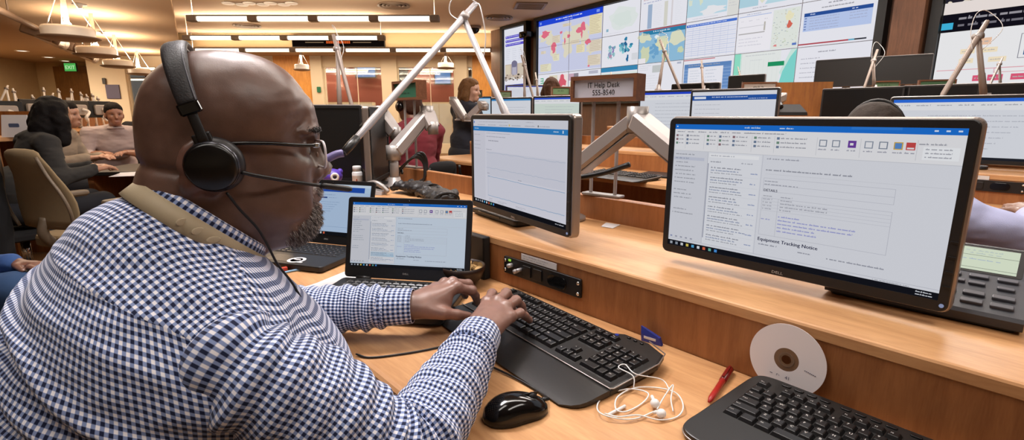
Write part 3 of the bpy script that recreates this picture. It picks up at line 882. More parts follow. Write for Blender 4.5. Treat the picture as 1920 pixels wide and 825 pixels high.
desk = dthing('workstation_desk', 'long maple workstation desk with a raised rear shelf, nearest the camera', 'desk', 0.366, 0.8, 0)
YD0, YD1 = -1.3, 3.2            # the desk's ends (relative to the part frames below)
def along(mb, poly, y0, y1, ch=0.0):
    """profile in X,Z extruded along Y of the desk frame"""
    n = len(poly)
    vs = [(x, y0, z) for x, z in poly] + [(x, y1, z) for x, z in poly]
    fs = [(i, (i + 1) % n, n + (i + 1) % n, n + i) for i in range(n)]
    fs += [tuple(range(n - 1, -1, -1)), tuple(range(n, 2 * n))]
    return mb.add(vs, fs, False)
ox, oy = 0.366, 0.8
prof = [(.866, .73), (.38, .73), (.372, .7285), (.367, .724), (.366, .716), (.366, .704), (.371, .699), (.866, .699)]
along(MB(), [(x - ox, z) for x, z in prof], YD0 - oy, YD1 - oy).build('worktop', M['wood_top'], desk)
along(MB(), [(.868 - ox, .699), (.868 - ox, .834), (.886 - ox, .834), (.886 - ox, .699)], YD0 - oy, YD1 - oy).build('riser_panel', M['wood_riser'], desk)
prof = [(1.262, .857), (.872, .857), (.868, .8555), (.866, .852), (.866, .836), (.868, .8341), (1.262, .8341)]
along(MB(), [(x - ox, z) for x, z in prof], YD0 - oy, YD1 - oy).build('rear_shelf', M['wood_top'], desk)
prof = [(1.262, .20), (1.262, .930), (1.265, .933), (1.285, .933), (1.288, .930), (1.288, .20)]
along(MB(), [(x - ox, z) for x, z in prof], YD0 - oy, YD1 - oy).build('backboard', M['wood_riser'], desk)
for yy in (YD0 + .02, YD1 - .04):
    MB().box((.80 - ox, yy - oy, .35), (.84, .03, .69)).build('side_panel', M['wood_riser'], desk)

# ------------------------------------------------------------------ power strip let into the riser
ot = dthing('power_outlet_panel', 'black socket panel let into the riser beneath the middle monitor', 'socket', .866, .867, .79)
MB().rbox((-.003, 0, 0), (.006, .276, .047), .004, .001, axis='x').build('face_plate', M['black'], ot)
m = MB()
for yy in (.131, -.131):
    for zz in (.013, -.013): m.tube([(-.006, yy, zz), (-.009, yy, zz)], .0042, 10)
m.build('screws', M['chrome'], ot)
for yy, w in ((.045, .030), (.005, .030)):
    q = MB(); q.rbox((-.0075, yy, 0), (.004, w, .030), .003, .001, axis='x').build('socket_module', M['keywell'], ot)
q = MB(); q.rbox((-.0075, -.062, 0), (.004, .062, .032), .014, .001, axis='x').build('power_socket', M['black_gloss'], ot)
q = MB(); q.tube([(-.006, .105, .004), (-.02, .105, .004)], .006, 10).tube([(-.006, .085, -.008), (-.016, .085, -.008)], .006, 10)
q.tube([(-.006, .068, .0), (-.022, .068, 0)], .005, 10)
q.build('jack', M['alu'], ot)
MB().rbox((-.007, .113, .016), (.003, .009, .006), .001, .0005, axis='x').build('status_light', mat_emit('green status light', '#9fd84a', .8), ot)
a = Art(100, 20, '#d9d6d4', .0002); rr2 = random.Random(2)
a.words(4, 3, 90, 5, '#8a8a92', rr2); a.words(4, 11, 80, 5, '#8a8a92', rr2)
lb = thing('socket_label', 'white printed label stuck on the riser above the black socket panel', 'label', d2w(.8648, .876, .824), deskrot(0))
MB().box((0, .0006, 0), (.128, .0008, .017)).build('backing', M['paper'], lb)
a.build('print', M['print'], lb, .126, .016, (0, -.0001, 0))

# ------------------------------------------------------------------ monitors
def monitor(label, X, Y, Z, yaw, art, W=.514, H=.306, stand=True, name='computer_monitor', zb=None, wpos=None, rot=None, logo='DELL', rim='silver_edge', group=None, buttons=True, bz=.0165, bb=.021, bulge=.035, screenmat='screen'):
    """origin at the foot; the panel's centre is Z above it"""
    loc = wpos if wpos is not None else d2w(X, Y, zb)
    t = thing(name, label, 'monitor', loc, deskrot(yaw) if rot is None else rot, group)
    zc = Z - loc[2]
    e = MB(); e.rbox((0, .0145, zc), (W, .030, H), .014, .006, axis='y', n=5); e.build('rim', M[rim], t)
    e = MB(); e.rbox((0, .04, zc - .01), (W * .62, .05, H * .7), .03, .02, axis='y').build('rear_housing', M['black'], t)
    f = MB()
    out = rrect(0, zc, W - .006, H - .006, .012, 5); n = len(out)
    sw, sh = W - 2 * bz, H - bz - bb
    sz = zc + (bb - bz) / 2
    def near(p):
        return (max(-sw / 2, min(sw / 2, p[0] * 1.0)), max(sz - sh / 2, min(sz + sh / 2, p[1])))
    inn = []
    for (sx, sy) in ((1, -1), (1, 1), (-1, 1), (-1, -1)):
        inn += [(sx * sw / 2, sz + sy * sh / 2)] * 6
    yf, ys = -.0055, -.002
    vs = [(p[0], -.003, p[1]) for p in out] + [(p[0] * .994, yf, zc + (p[1] - zc) * .99) for p in out] + [(p[0], yf, p[1]) for p in inn] + [(p[0], ys, p[1]) for p in inn]
    fs = []
    for k in range(3):
        for i in range(n):
            j = (i + 1) % n
            fs.append((k * n + i, k * n + j, (k + 1) * n + j, (k + 1) * n + i))
    f.add(vs, fs, False)
    f.build('bezel', M['bezel'], t)
    if art is not None:
        art.build('screen', M[screenmat], t, sw + .001, sh + .001, (0, -.0024, sz))
    else:
        MB().box((0, -.0015, sz), (sw + .002, .002, sh + .002)).build('dark_screen', M['off'], t)
    if logo:
        l = Art(40, 10, '#171617', .0001); l.text(20, 2, 6.5, logo, '#bdbab8', 2, True, 1.25)
        l.build('logo', M['print'], t, .034, .0085, (0, yf - .0003, zc - H / 2 + bb * .48))
    if buttons:
        for k in range(4):
            MB().rbox((W / 2 - .009, yf - .0006, zc - H / 2 + .045 + k * .024), (.010, .0016, .0035), .0012, .0004, axis='y').build('button', M['keywell'], t)
        MB().tube([(W / 2 - .011, yf, zc - H / 2 + .014), (W / 2 - .011, yf - .0012, zc - H / 2 + .014)], .0032, 12).build('power_button', mat_emit('soft white power light', '#aab4d8', .55), t)
    if stand:
        MB().rbox((0, .065, zc / 2), (.075, .022, zc), .008, .004, axis='z').build('stand_neck', M['black'], t)
        MB().prism(rrect(0, .03, .21, .155, .03, 5), 0, .012, .004).build('stand_base', M['black'], t)
    return t
M['off'] = mat('dark switched off screen', '#0d0d0e', 0.28)
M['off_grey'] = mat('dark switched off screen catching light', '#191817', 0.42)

def art_mail(seed, w=480, h=270, tone='#d9dbe3', taskbar='#14151c'):
    r = random.Random(seed)
    a = Art(w, h, tone, .00025)
    a.rect(0, 0, w, 11, '#1f6fd0'); a.words(150, 3.5, 60, 4.5, '#a9c8f0', r, fill=.5); a.words(215, 3.5, 40, 4.5, '#a9c8f0', r, fill=.6)
    a.rect(330, 0, 70, 5, '#2f7ad4', 2)
    for k in range(3): a.rect(440 + k * 14, 4, 5, 2.4, '#d8e4f6', 2)
    a.rect(4, 4, 3, 2.6, '#cfe0f6', 2)
    a.rect(0, 11, w, 45, '#e4e4e8', 1)
    for k in range(7): a.words(6 + k * 24, 14, 22, 4.2, '#6b6b78', r, fill=.8)
    a.words(150, 14, 90, 4.2, '#6b6b78', r)
    cx = 6
    for k, (x, wd) in enumerate(((4, 20), (28, 34), (74, 22), (100, 26), (128, 34), (170, 36), (212, 60))):
        for q in range(3):
            a.rect(x, 22 + q * 8, 5, 4.5, r.choice(['#7a7d8c', '#8a6a72', '#6f7f99', '#71907f']), 2); a.words(x + 7, 22 + q * 8, wd - 8, 4.2, '#6e6e7a', r)
    for x, c, sh in ((284, '#7d8798', 0), (304, '#7d8798', 0), (328, '#6b3f9c', 1), (352, '#8a93a3', 0), (372, '#7d8798', 2), (392, '#c9a648', 3), (408, '#c44a4a', 0)):
        a.rect(x, 24, 12, 12, c, 2)
        if sh != 1: a.rect(x + 1.5, 25.5, 9, 9, '#e4e4e8' if sh in (0, 2) else '#5a8ac8', 3)
        if sh == 1: a.rect(x + 3, 28, 5, 4, '#e4e4e8', 3)
        if x == 408: a.rect(x, 24, 12, 8, '#c44a4a', 4)
        a.words(x - 1, 39, 15, 4, '#77778a', r)
    a.words(424, 24, 40, 4.2, '#6e6e7a', r)
    for x in (24, 66, 96, 164, 206, 278, 344, 420): a.rect(x + 2, 20, .6, 32, '#c4c5cc', 2)
    a.rect(430, 30, 44, 20, '#eceef2', 2)
    for k in range(3): a.words(433, 32 + k * 6, 38, 3.6, '#7a7a86', r, 3)
    a.rect(0, 56, w, .8, '#c3c5cd', 2)
    # folders
    a.rect(0, 57, 78, 196, '#d3d5de', 1); a.rect(2, 70, 70, 6.5, '#c2c6d6', 2)
    for k in range(16):
        if k in (8, 12, 13): continue
        a.words(6 + (k % 3 > 1) * 2, 62 + k * 8.6, 24 + r.random() * 28, 4.4, '#5c6a8a' if k == 1 else '#70737f', r, 3, .95)
    a.rect(79, 57, .7, 196, '#a5a8b4', 2)
    # message list
    a.rect(80, 57, 108, 196, '#dfe1e8', 1); a.rect(83, 60, 100, 7, '#ebecf0', 2); a.words(86, 61.5, 60, 4, '#9496a2', r, 3)
    a.words(86, 74, 26, 4.4, '#666977', r); a.words(150, 74, 26, 4, '#888b97', r)
    a.rect(80.5, 80, 2, 160, '#9a9dae', 2)
    for k in range(8):
        y = 86 + k * 20.5
        if y > 245: break
        a.words(88, y, 46 + r.random() * 30, 4.6, '#55586a', r, 2, .95); a.words(88, y + 5.6, 60 + r.random() * 28, 4.4, '#5a6f9a', r, 2, .95); a.words(88, y + 11, 60 + r.random() * 30, 4, '#82858f', r, 2, .95)
        a.words(170, y + 7, 14, 4.4, '#5a74b0', r, 2, .95); a.rect(84, y + 17.5, 102, .4, '#c9ccd5', 2)
    a.rect(190, 57, .7, 196, '#b9bcc8', 2)
    # reading pane
    X = 198
    a.words(X, 61, 70, 4.6, '#77798a', r); a.words(X, 82, 150, 5, '#53566a', r, 2, .95); a.rect(X, 92, 275, .5, '#c6c8d0', 2)
    a.words(X, 104, 28, 4, '#77798a', r); a.words(X, 110, 70, 4, '#77798a', r)
    a.frame(X - 2, 100, 208, 26, .6, '#b9bbc6', 2); a.rect(X - 2, 113, 208, .6, '#b9bbc6', 2)
    [a.text(X + dx_, 120.6, 5, 'DETAILS', '#34364e', 2 + q_) for q_, dx_ in enumerate((0, .4))]
    a.frame(X - 2, 138, 208, 74, .6, '#b4b6c2', 2)
    for k in range(5): a.rect(X - 2, 138 + k * 6.2, 208, .45, '#bcbec9', 2); a.words(X, 132.5 + k * 6.2, 20, 4, '#8a8c99', r, 3); a.words(X + 32, 132.5 + k * 6.2, 24 + 70 * (k in (2, 3)), 4, '#7b7d8c', r, 3)
    a.rect(X + 28, 138, .6, 74, '#b4b6c2', 2)
    for k in range(5): a.words(X + 31, 170 + k * 7, (40, 130, 126, 66, 70)[k], 4.6, '#6a70c8', r, 3, .98)
    a.words(X, 178, 22, 4.2, '#7a7fc4', r, 3)
    [a.text(X - 2 + dx_, 217, 7.0, 'Equipment Tracking Notice', '#2d2f4c', 2 + q_) for q_, dx_ in enumerate((0, .35, .7))]
    a.words(X, 229, 40, 4.6, '#5c5f74', r); a.words(X + 72, 232, 26, 4.6, '#5c5f74', r); a.words(X + 120, 234, 88, 4.6, '#5c5f74', r, 2, .98)
    a.rect(0, 253, w, .7, '#b4b6c2', 3)
    for k in range(5): a.rect(5 + k * 12, 247, 5, 3, '#8a93b8' if k == 0 else '#9a9cab', 3)
    a.words(w - 90, 255, 60, 3, '#80828c', r)
    a.rect(0, h - 12, w, 12, taskbar, 4)
    for k in range(9): a.rect(6 + k * 13, h - 9, 6, 6, ['#9fa6b0', '#8a93a0', '#c9ccd0', '#d8c25a', '#58a8d8', '#d8dce4', '#d86a4a', '#6ab0a0', '#4a90d8'][k], 5)
    a.words(w - 30, h - 10, 24, 3.4, '#c9ccd4', r, 5); a.words(w - 30, h - 5.5, 26, 3.4, '#c9ccd4', r, 5)
    return a
def art_chart(seed, w=480, h=270):
    r = random.Random(seed)
    a = Art(w, h, '#d6d6e2', .00025)
    a.rect(0, 0, w, 22, '#d2d4de', 1); a.words(40, 6, 200, 4, '#9a9cab', r); a.rect(4, 6, 6, 6, '#4a7fd0', 2); a.words(300, 5, 40, 4, '#8a8c9a', r)
    for k in range(6): a.words(30 + k * 66, 15, 50, 4, '#777a8c', r, 2, .9)
    a.rect(214, 14, 5, 5, '#d8b84a', 3); a.rect(354, 14, 4, 5, '#555', 3)
    a.rect(0, 22, w, 14, '#2f7fc4', 1); a.words(10, 26, 30, 5, '#bcd8ee', r); a.words(420, 26, 24, 5, '#bcd8ee', r); a.rect(456, 25, 4, 7, '#e0ecf6', 2)
    a.rect(0, 36, 76, 216, '#d0d0dc', 1)
    for k, y in enumerate((46, 66, 78, 90)): a.words(8, y, 44, 4, '#8b8d9c', r)
    a.words(84, 40, 160, 4, '#9a9cab', r); a.words(84, 50, 130, 4.4, '#7b7d8e', r); a.words(96, 62, 70, 5, '#44465e', r)
    a.words(82, 90, 40, 4, '#77798a', r)
    def series(y0, y1, x0, x1, col, th, n=30, j=1.2):
        for k in range(n):
            xa = x0 + (x1 - x0) * k / n; xb = x0 + (x1 - x0) * (k + 1) / n
            ya = y0 + (y1 - y0) * k / n + r.uniform(-j, j)
            a.rect(xa, ya, xb - xa + .3, th, col, 3)
    a.rect(84, 98, 386, 74, '#cfd0dd', 1)
    series(101, 103, 84, 470, '#a4b2c8', .9); series(148, 150, 84, 470, '#a4b2c8', .9)
    a.words(88, 164, 16, 4, '#6d6f80', r); a.words(262, 168, 20, 4, '#5d5f70', r); a.words(90, 174, 16, 3.6, '#6d6f80', r)
    a.rect(92, 176, 378, 62, '#d2d3e0', 1); a.rect(92, 176, .8, 62, '#8fa8c8', 3)
    series(175, 177, 92, 470, '#78a0c4', 1.2, 26, .8); series(236, 234, 92, 470, '#78a0c4', 1.2, 26, .8)
    for y in (244, 250): a.words(98, y, 22, 3.6, '#77798a', r); 
    for x in (150, 250): a.words(x, 246, 60, 3, '#8a8c9a', r); a.words(x, 250, 40, 3, '#8a8c9a', r)
    a.rect(0, h - 14, w, 14, '#121319', 4)
    for k in range(9): a.rect(10 + k * 14, h - 11, 7, 6, ['#d8dce4', '#9fa6b0', '#8a93a0', '#c9ccd0', '#58a8d8', '#d8dce4', '#d86a4a', '#6ab0a0', '#4a90d8'][k], 5)
    a.words(w - 46, h - 10, 40, 4, '#c9ccd4', r, 5)
    return a

mon_r = monitor('large lit monitor showing an e-mail, nearest at the right above the maple shelf', 1.008, .356, 1.034, 0.0, art_mail(21), zb=.8576, stand=False)
mon_l = monitor('lit monitor showing browser charts, behind the open front laptop', .962, 1.075, 1.040, math.atan2(-.1, .53), art_chart(5), W=.545, H=.306, zb=.8576, stand=False)

for (mo, dx_) in ((mon_r, .09), (mon_l, -.05)):
    q = MB(); q.rbox((dx_, .074, .18), (.10, .018, .10), .01, .003, axis='y'); q.build('mounting_plate', M['alu_grey'], mo)
def dock(label, X, Y, L_, rot):
    t = dthing('docking_station', label, 'docking station', X, Y, .8576, rot)
    MB().prism(rrect(0, 0, .085, L_, .012, 4), .004, .020, .004, ch0=.002).build('case', M['black'], t)
    MB().prism(rrect(0, 0, .072, L_ - .02, .01, 4), .0, .005).build('foot', M['keywell'], t)
    MB().rbox((-.0425, .02, .014), (.003, L_ * .5, .006), .002, .0005, axis='x').build('port_strip', M['black_gloss'], t)
    return t
dock('low black docking station under the left lit monitor', 1.045, 1.225, .28, -.16)
# ------------------------------------------------------------------ keyboards
ROWS = [
    [('Esc', 0, 1), ('F1', 2, 1), ('F2', 3, 1), ('F3', 4, 1), ('F4', 5, 1), ('F5', 6.5, 1), ('F6', 7.5, 1), ('F7', 8.5, 1), ('F8', 9.5, 1), ('F9', 11, 1), ('F10', 12, 1), ('F11', 13, 1), ('F12', 14, 1), ('Prt', 15.5, 1), ('Scr', 16.5, 1), ('Pau', 17.5, 1)],
    [(c, i, 1) for i, c in enumerate('`1234567890-=')] + [('Back', 13, 2), ('Ins', 15.5, 1), ('Hm', 16.5, 1), ('PgU', 17.5, 1), ('Num', 19, 1), ('/', 20, 1), ('*', 21, 1), ('-', 22, 1)],
    [('Tab', 0, 1.5)] + [(c, 1.5 + i, 1) for i, c in enumerate('QWERTYUIOP[]')] + [('\\', 13.5, 1.5), ('Del', 15.5, 1), ('End', 16.5, 1), ('PgD', 17.5, 1), ('7', 19, 1), ('8', 20, 1), ('9', 21, 1), ('+', 22, 1)],
    [('Caps', 0, 1.75)] + [(c, 1.75 + i, 1) for i, c in enumerate("ASDFGHJKL;'")] + [('Enter', 12.75, 2.25), ('4', 19, 1), ('5', 20, 1), ('6', 21, 1), ('+', 22, 1)],
    [('Shift', 0, 2.25)] + [(c, 2.25 + i, 1) for i, c in enumerate('ZXCVBNM,./')] + [('Shift', 12.25, 2.75), ('^', 16.5, 1), ('1', 19, 1), ('2', 20, 1), ('3', 21, 1), ('Ent', 22, 1)],
    [('Ctrl', 0, 1.25), ('', 1.25, 1.25), ('Alt', 2.5, 1.25), ('', 3.75, 6.25), ('Alt', 10, 1.25), ('', 11.25, 1.25), ('', 12.5, 1.25), ('Ctrl', 13.75, 1.25), ('<', 15.5, 1), ('v', 16.5, 1), ('>', 17.5, 1), ('0', 19, 2), ('.', 21, 1), ('Ent', 22, 1)],
]
def keycap(w, d, h, leg, hl):
    m = MB()
    x, y = w / 2, d / 2; tx, ty = x - .0024, y - .0026
    m.add([(-x, -y, 0), (x, -y, 0), (x, y, 0), (-x, y, 0), (-tx, -ty + .0003, h - .0006), (tx, -ty + .0003, h - .0006), (tx, ty, h - .0006), (-tx, ty, h - .0006),
           (-tx + .0012, -ty + .0012, h), (tx - .0012, -ty + .0012, h), (tx - .0012, ty - .0008, h), (-tx + .0012, ty - .0008, h)],
          [(3, 2, 1, 0), (0, 1, 5, 4), (1, 2, 6, 5), (2, 3, 7, 6), (3, 0, 4, 7), (4, 5, 9, 8), (5, 6, 10, 9), (6, 7, 11, 10), (7, 4, 8, 11), (8, 9, 10, 11)], False)
    if leg:
        vs, fs = text_mesh(leg)
        k = hl / .73 * (1.0 if len(leg) == 1 else .62)
        m.add([(-tx + .0022 + v[0] * k, ty - .002 - hl + v[1] * k, h + .0002) for v in vs], fs, False, 1)
    return m
def put_keys(parent, unit, x0, y0, rowstep, z0, tilt, h=.0062, hl=.0046, rows=ROWS, dy0=.0, keymat=None):
    """one key a mesh of its own"""
    for r, row in enumerate(rows):
        yy = y0 - r * rowstep - (dy0 if r else 0)
        for leg, u, wu in row:
            w = wu * unit - .0012
            k = keycap(w, rowstep - .0012 if r else rowstep * .82, h, leg, hl)
            o = k.build('key', [keymat or M['key'], M['legend']], parent, (x0 + (u + wu / 2) * unit, yy, z0 + (yy - y0) * math.tan(tilt)), (tilt, 0, 0))

# keyboard in use: local X along its length to the right, Y away from the typist
L1 = .478
kb = thing('keyboard', 'black full size keyboard with palm rest, under the typing hands', 'keyboard', d2w(.795, .682, .7306), deskrot(-.09))
hump = [(-L1 / 2, -.150), (L1 / 2, -.150), (L1 / 2 + .002, -.03), (L1 / 2 - .012, 0.006), (L1 / 2 - .06, .022), (L1 / 2 - .115, .018), (L1 / 2 - .135, .004), (-L1 / 2 + .02, .004), (-L1 / 2, -.012)]
kt = .075
b = MB(); b.M = Matrix.Rotation(kt, 4, 'X'); b.prism(hump, .012, .0245, .004, ch0=.002)
b.build('case', M['keywell'], kb)
f = MB(); f.box((-.15, -.02, .006), (.05, .02, .012)).box((.15, -.02, .006), (.05, .02, .012)); f.rbox((0, -.075, .006), (L1 - .03, .12, .010), .01, .002); f.build('underside', M['black'], kb)
b = MB()
pr = []
for i in range(9):
    q = i / 8; yy = -.152 - .086 * q; zz = .0125 - .0085 * q * q
    pr.append([(-L1 / 2 + .004 * (q > .9), yy, .002), (-L1 / 2 + .004 * (q > .9), yy, zz), (L1 / 2 - .030 * q ** 6, yy, zz), (L1 / 2 - .030 * q ** 6, yy, .002)])
b.loft(pr, smooth=False); b.build('palm_rest', M['rest'], kb)
b = MB(); b.tube([(-L1 / 2, -.151, .0145), (L1 / 2 - .002, -.151, .0145), (L1 / 2 + .0025, -.146, .0150), (L1 / 2 + .0035, -.03, .0235), (L1 / 2 - .011, .0065, .0262), (L1 / 2 - .06, .0225, .0275)], .0013, 6)
b.build('trim_line', M['silver_edge'], kb)
unit = (L1 - .030) / 23
put_keys(kb, unit, -L1 / 2 + .015, -.018, .0205, .0235, kt, .0065, .0048, dy0=.004)
for k in range(3):
    MB().rbox((.150 + (k - .5) * .016, .006, .0262), (.008, .005, .003), .002, .001).build('media_key', M['key'], kb)
MB().rbox((.118, -.0022, .0262), (.007, .007, .002), .0018, .0008).build('indicator_light', mat_emit('blue indicator', '#5560d0', .5), kb)

# second keyboard at the bottom right
kb2 = thing('keyboard', 'black keyboard lying in front of the compact disc at the bottom right', 'keyboard', d2w(.836, .083, .7306), deskrot(-.035))
L2 = .455
hx = L2 / 2
ol = [(-hx - .012, -.205), (-hx - .006, -.222), (-hx + .012, -.231), (-hx + .05, -.2325), (-.1, -.2325), (.1, -.2325), (hx - .05, -.2325), (hx - .012, -.231), (hx + .006, -.222), (hx + .012, -.205),
      (hx + .010, -.17), (hx + .007, -.11), (hx + .004, -.05), (hx + .001, -.022), (hx - .007, -.007), (hx - .024, -.001), (hx - .06, 0), (.1, 0), (-.1, 0), (-hx + .06, 0), (-hx + .024, -.001), (-hx + .007, -.007), (-hx - .001, -.022), (-hx - .004, -.05), (-hx - .007, -.11), (-hx - .010, -.17)]
ol = [tuple(p[:2]) for p in smooth_path([(x, y, 0) for x, y in ol], 4, True)]
b = MB(); b.M = Matrix.Rotation(.06, 4, 'X') @ Matrix.Translation((0, 0, .0)); b.prism(ol, .018, .0265, .0022, ch0=.002); b.build('case', M['keywell'], kb2)
b = MB(); b.tube([(p[0], p[1] - .0005, .0185 + p[1] * .058) for p in ol], .0016, 6, closed=True); b.build('trim_line', M['silver_edge'], kb2)
b = MB(); b.rbox((0, -.05, .007), (L2 - .06, .06, .014), .01, .002); b.build('foot_bar', M['black'], kb2)
put_keys(kb2, (L2 - .028) / 23, -L2 / 2 + .014, -.035, .0205, .0247, .06, .0052, .0046, dy0=.003)
b = MB()
for q in range(3):
    for k in range(4):
        MB().rbox((0, 0, 0), (.014, .008, .003), .003, .001).build('media_key', M['key'], kb2, (-L2 / 2 + .05 + .085 * q + k * .019, -.013, .0262))

# ------------------------------------------------------------------ mouse
ms = thing('computer_mouse', 'glossy black cabled mouse on the maple worktop', 'mouse', d2w(.470, .525, .7306), DROT - .32)
rings = []
for i in range(17):
    q = i / 16; x = -.052 + .108 * q
    e = math.sin(PI * min(1, max(0, (q * .97 + .015)))) ** .42
    wy = .0335 * e * (1 - .13 * math.exp(-((q - .55) / .22) ** 2)); hz = .0365 * (math.sin(PI * (q * .84 + .08)) ** .75) * (1.0 - .30 * q) * 1.08
    if i in (0, 16): wy *= .55; hz *= .6
    rg = []
    for k in range(20):
        a_ = 2 * PI * k / 20; cy, sz = math.cos(a_), math.sin(a_)
        yy = wy * abs(cy) ** .72 * (1 if cy >= 0 else -1)
        zz = hz * sz ** .8 if sz > 0 else -.0
        rg.append((x, yy, .0015 + (zz if sz > 0 else .0)))
    rings.append(rg)
b = MB(); b.loft(rings); so = b.build('shell', M['black_gloss'], ms)
MB().box((.022, 0, .0295), (.034, .0013, .006)).build('button_seam', M['black'], ms)
w = MB(); w.tube([(.030, -.0035, .0235), (.030, .0035, .0235)], .0080, 16); w.build('scroll_wheel', M['black'], ms)
cb = smooth_path([(.054, .004, .012), (.061, .009, .008), (.065, .028, .0035), (.058, .060, .0028), (.040, .11, .0028), (.012, .17, .0028)], 6)
MB().tube(cb, .0021, 6).build('cable', M['black'], ms)
MB().cyl((.050, .003, .013), (.062, .006, .010), .0038, .003, 10).build('strain_relief', M['black'], ms)

# ------------------------------------------------------------------ earphones
eb = thing('wired_earphones', 'tangled white wired earphones lying beside the keyboard corner', 'earphones', d2w(.655, .405, .7306), DROT)
def onZd(px, py, z):
    p = onz(px, py, z); return (p.x * BX + p.y * BY, -p.x * BY + p.y * BX)
def ebp(px, py, z=.0025):
    X, Y = onZd(px, py, .73 + z); return (X - .655, Y - .405, z)
loop = [(1232, 770), (1190, 786), (1150, 784), (1122, 772), (1124, 752), (1150, 736), (1185, 730), (1215, 738), (1205, 756), (1175, 772), (1155, 768), (1158, 745), (1190, 728), (1235, 728), (1268, 738), (1281, 762), (1270, 782), (1236, 788), (1196, 779), (1160, 782), (1134, 776)]
path = smooth_path([ebp(px, py, .002 + .002 * ((i * 5) % 4)) for i, (px, py) in enumerate(loop)], 7)
MB().tube(path, .00125, 6).build('cable', M['white_plastic'], eb)
l2 = smooth_path([ebp(1232, 768, .006), ebp(1245, 745, .012), ebp(1262, 722, .018), ebp(1258, 748, .008), ebp(1262, 772, .004)], 7)
MB().tube(l2, .0011, 6).build('cable', M['white_plastic'], eb)
l3 = smooth_path([ebp(1188, 730, .006), ebp(1187, 706, .022), ebp(1160, 690, .026), ebp(1172, 684, .028), ebp(1192, 702, .024), ebp(1240, 712, .012), ebp(1256, 732, .006)], 7)
MB().tube(l3, .0011, 6).build('cable', M['white_plastic'], eb)
for (px, py, z, dz) in ((1240, 776, .008, 0), (1228, 757, .009, 1)):
    m = MB(); c = Vector(ebp(px, py, z))
    m.ell(c, (.0078, .0075, .0072), 14, 9)
    m.cyl(c + Vector((.002, .003, .001)), c + Vector((.009, .012, .004)) if dz else c + Vector((-.003, .012, -.003)), .0032, .0026, 10)
    m.build('earbud', M['white_plastic'], eb)
c0, c1 = Vector(ebp(1172, 762, .003)), Vector(ebp(1142, 778, .003))
MB().cyl(c0, c1, .0026, n=10).build('plug', M['white_plastic'], eb)

# ------------------------------------------------------------------ pen, disc, packet
pn = thing('red_pen', 'red ballpoint pen pointing at the riser beside the second keyboard', 'pen', d2w(.79, .351, .7306), DROT + .20)
MB().tube([(-.068, 0, .006), (-.055, 0, .0062), (.015, 0, .0062)], [.002, .0048, .0052], 12).build('barrel', mat('red pen barrel', '#a3241f', .35), pn)
MB().tube([(.013, 0, .0062), (.062, 0, .0066), (.066, 0, .0066)], [.0060, .0064, .005], 12).build('cap', mat('dark red pen cap', '#7c1a18', .25), pn)
MB().box((.038, .0, .0138), (.046, .0035, .002)).build('clip', mat('dark red pen clip', '#6a1614', .25), pn)

CDM, _nt, _b = mat_new('printable disc face'); _b.inputs['Base Color'].default_value = lin('#e8e0e0'); _b.inputs['Roughness'].default_value = .34; _b.inputs['Metallic'].default_value = .0
cdt = thing('compact_disc', 'white compact disc with handwriting leaning against the riser', 'disc', d2w(.848, .274, .7305), deskrot(-.02), None, (-.10, 0, deskrot(-.02)))
def ring(mb, r0, r1, y0, y1, n=64):
    vs = []; 
    for (r, y) in ((r0, y0), (r1, y0), (r1, y1), (r0, y1)):
        for k in range(n):
            a_ = 2 * PI * k / n; vs.append((r * math.cos(a_), y, .06 + r * math.sin(a_)))
    fs = []
    for q in range(4):
        for k in range(n):
            j = (k + 1) % n; fs.append((q * n + k, q * n + j, ((q + 1) % 4) * n + j, ((q + 1) % 4) * n + k))
    return mb.add(vs, fs, False)
ring(MB(), .0195, .06, -.0006, .0006).build('disc', CDM, cdt)
ring(MB(), .0075, .0195, -.0004, .0004).build('hub_ring', mat('clear amber hub', '#8a6a50', .2, trans=.35), cdt)
ring(MB(), .0105, .0125, -.0009, .0002).build('stacking_ring', mat('hub ridge', '#6f5a4a', .25), cdt)
a = MB()
for (txt, x, z, h) in (('r-', -.012, .028, .006), ('41', .002, .027, .006)):
    vs, fs = text_mesh(txt); k = h / .73
    a.add([(x + v[0] * k, -.0009, z + v[1] * k) for v in vs], fs, False)
for q in range(7): a.box((.030 + q * .0026, -.0009, .0525 - q * .0005), (.0016, .0002, .0012))
a.box((-.02, -.0009, .030), (.004, .0002, .001))
a.build('handwriting', mat('marker ink', '#55506a', .6), cdt)

pk = thing('blue_packet', 'small blue packet standing between keyboard and riser', 'packet', d2w(.852, .527, .7306), DROT + .15)
m = MB(); m.loft([[(-.004, .022, 0), (.004, .022, 0), (.004, -.022, 0), (-.004, -.022, 0)], [(-.003, .024, .015), (.005, .024, .015), (.005, -.016, .015), (-.003, -.016, .015)], [(.0, .026, .030), (.003, .026, .030), (.003, .014, .027), (.0, .014, .027)]], smooth=False)
m.build('packet', mat('blue foil', '#2e3a8e', .3), pk)
MB().box((-.0035, .004, .009), (.001, .026, .005)).build('white_stripe', M['paper'], pk)

# thin cables on the worktop
def cable(label, pts, r, m, name='cable'):
    P = [Vector(p) for p in pts]
    t = dthing(name, label, 'cable', P[0].x, P[0].y, P[0].z)
    MB().tube(smooth_path([p - P[0] for p in P], 7), r, 6).build('cord', m, t)
    return t
cable('thin black cable crossing the bare worktop in front of the keyboard', [(.372, .880, .7325), (.385, .85, .7325), (.43, .825, .7325), (.49, .803, .7325), (.56, .79, .7325), (.60, .80, .733)], .0021, M['black'])

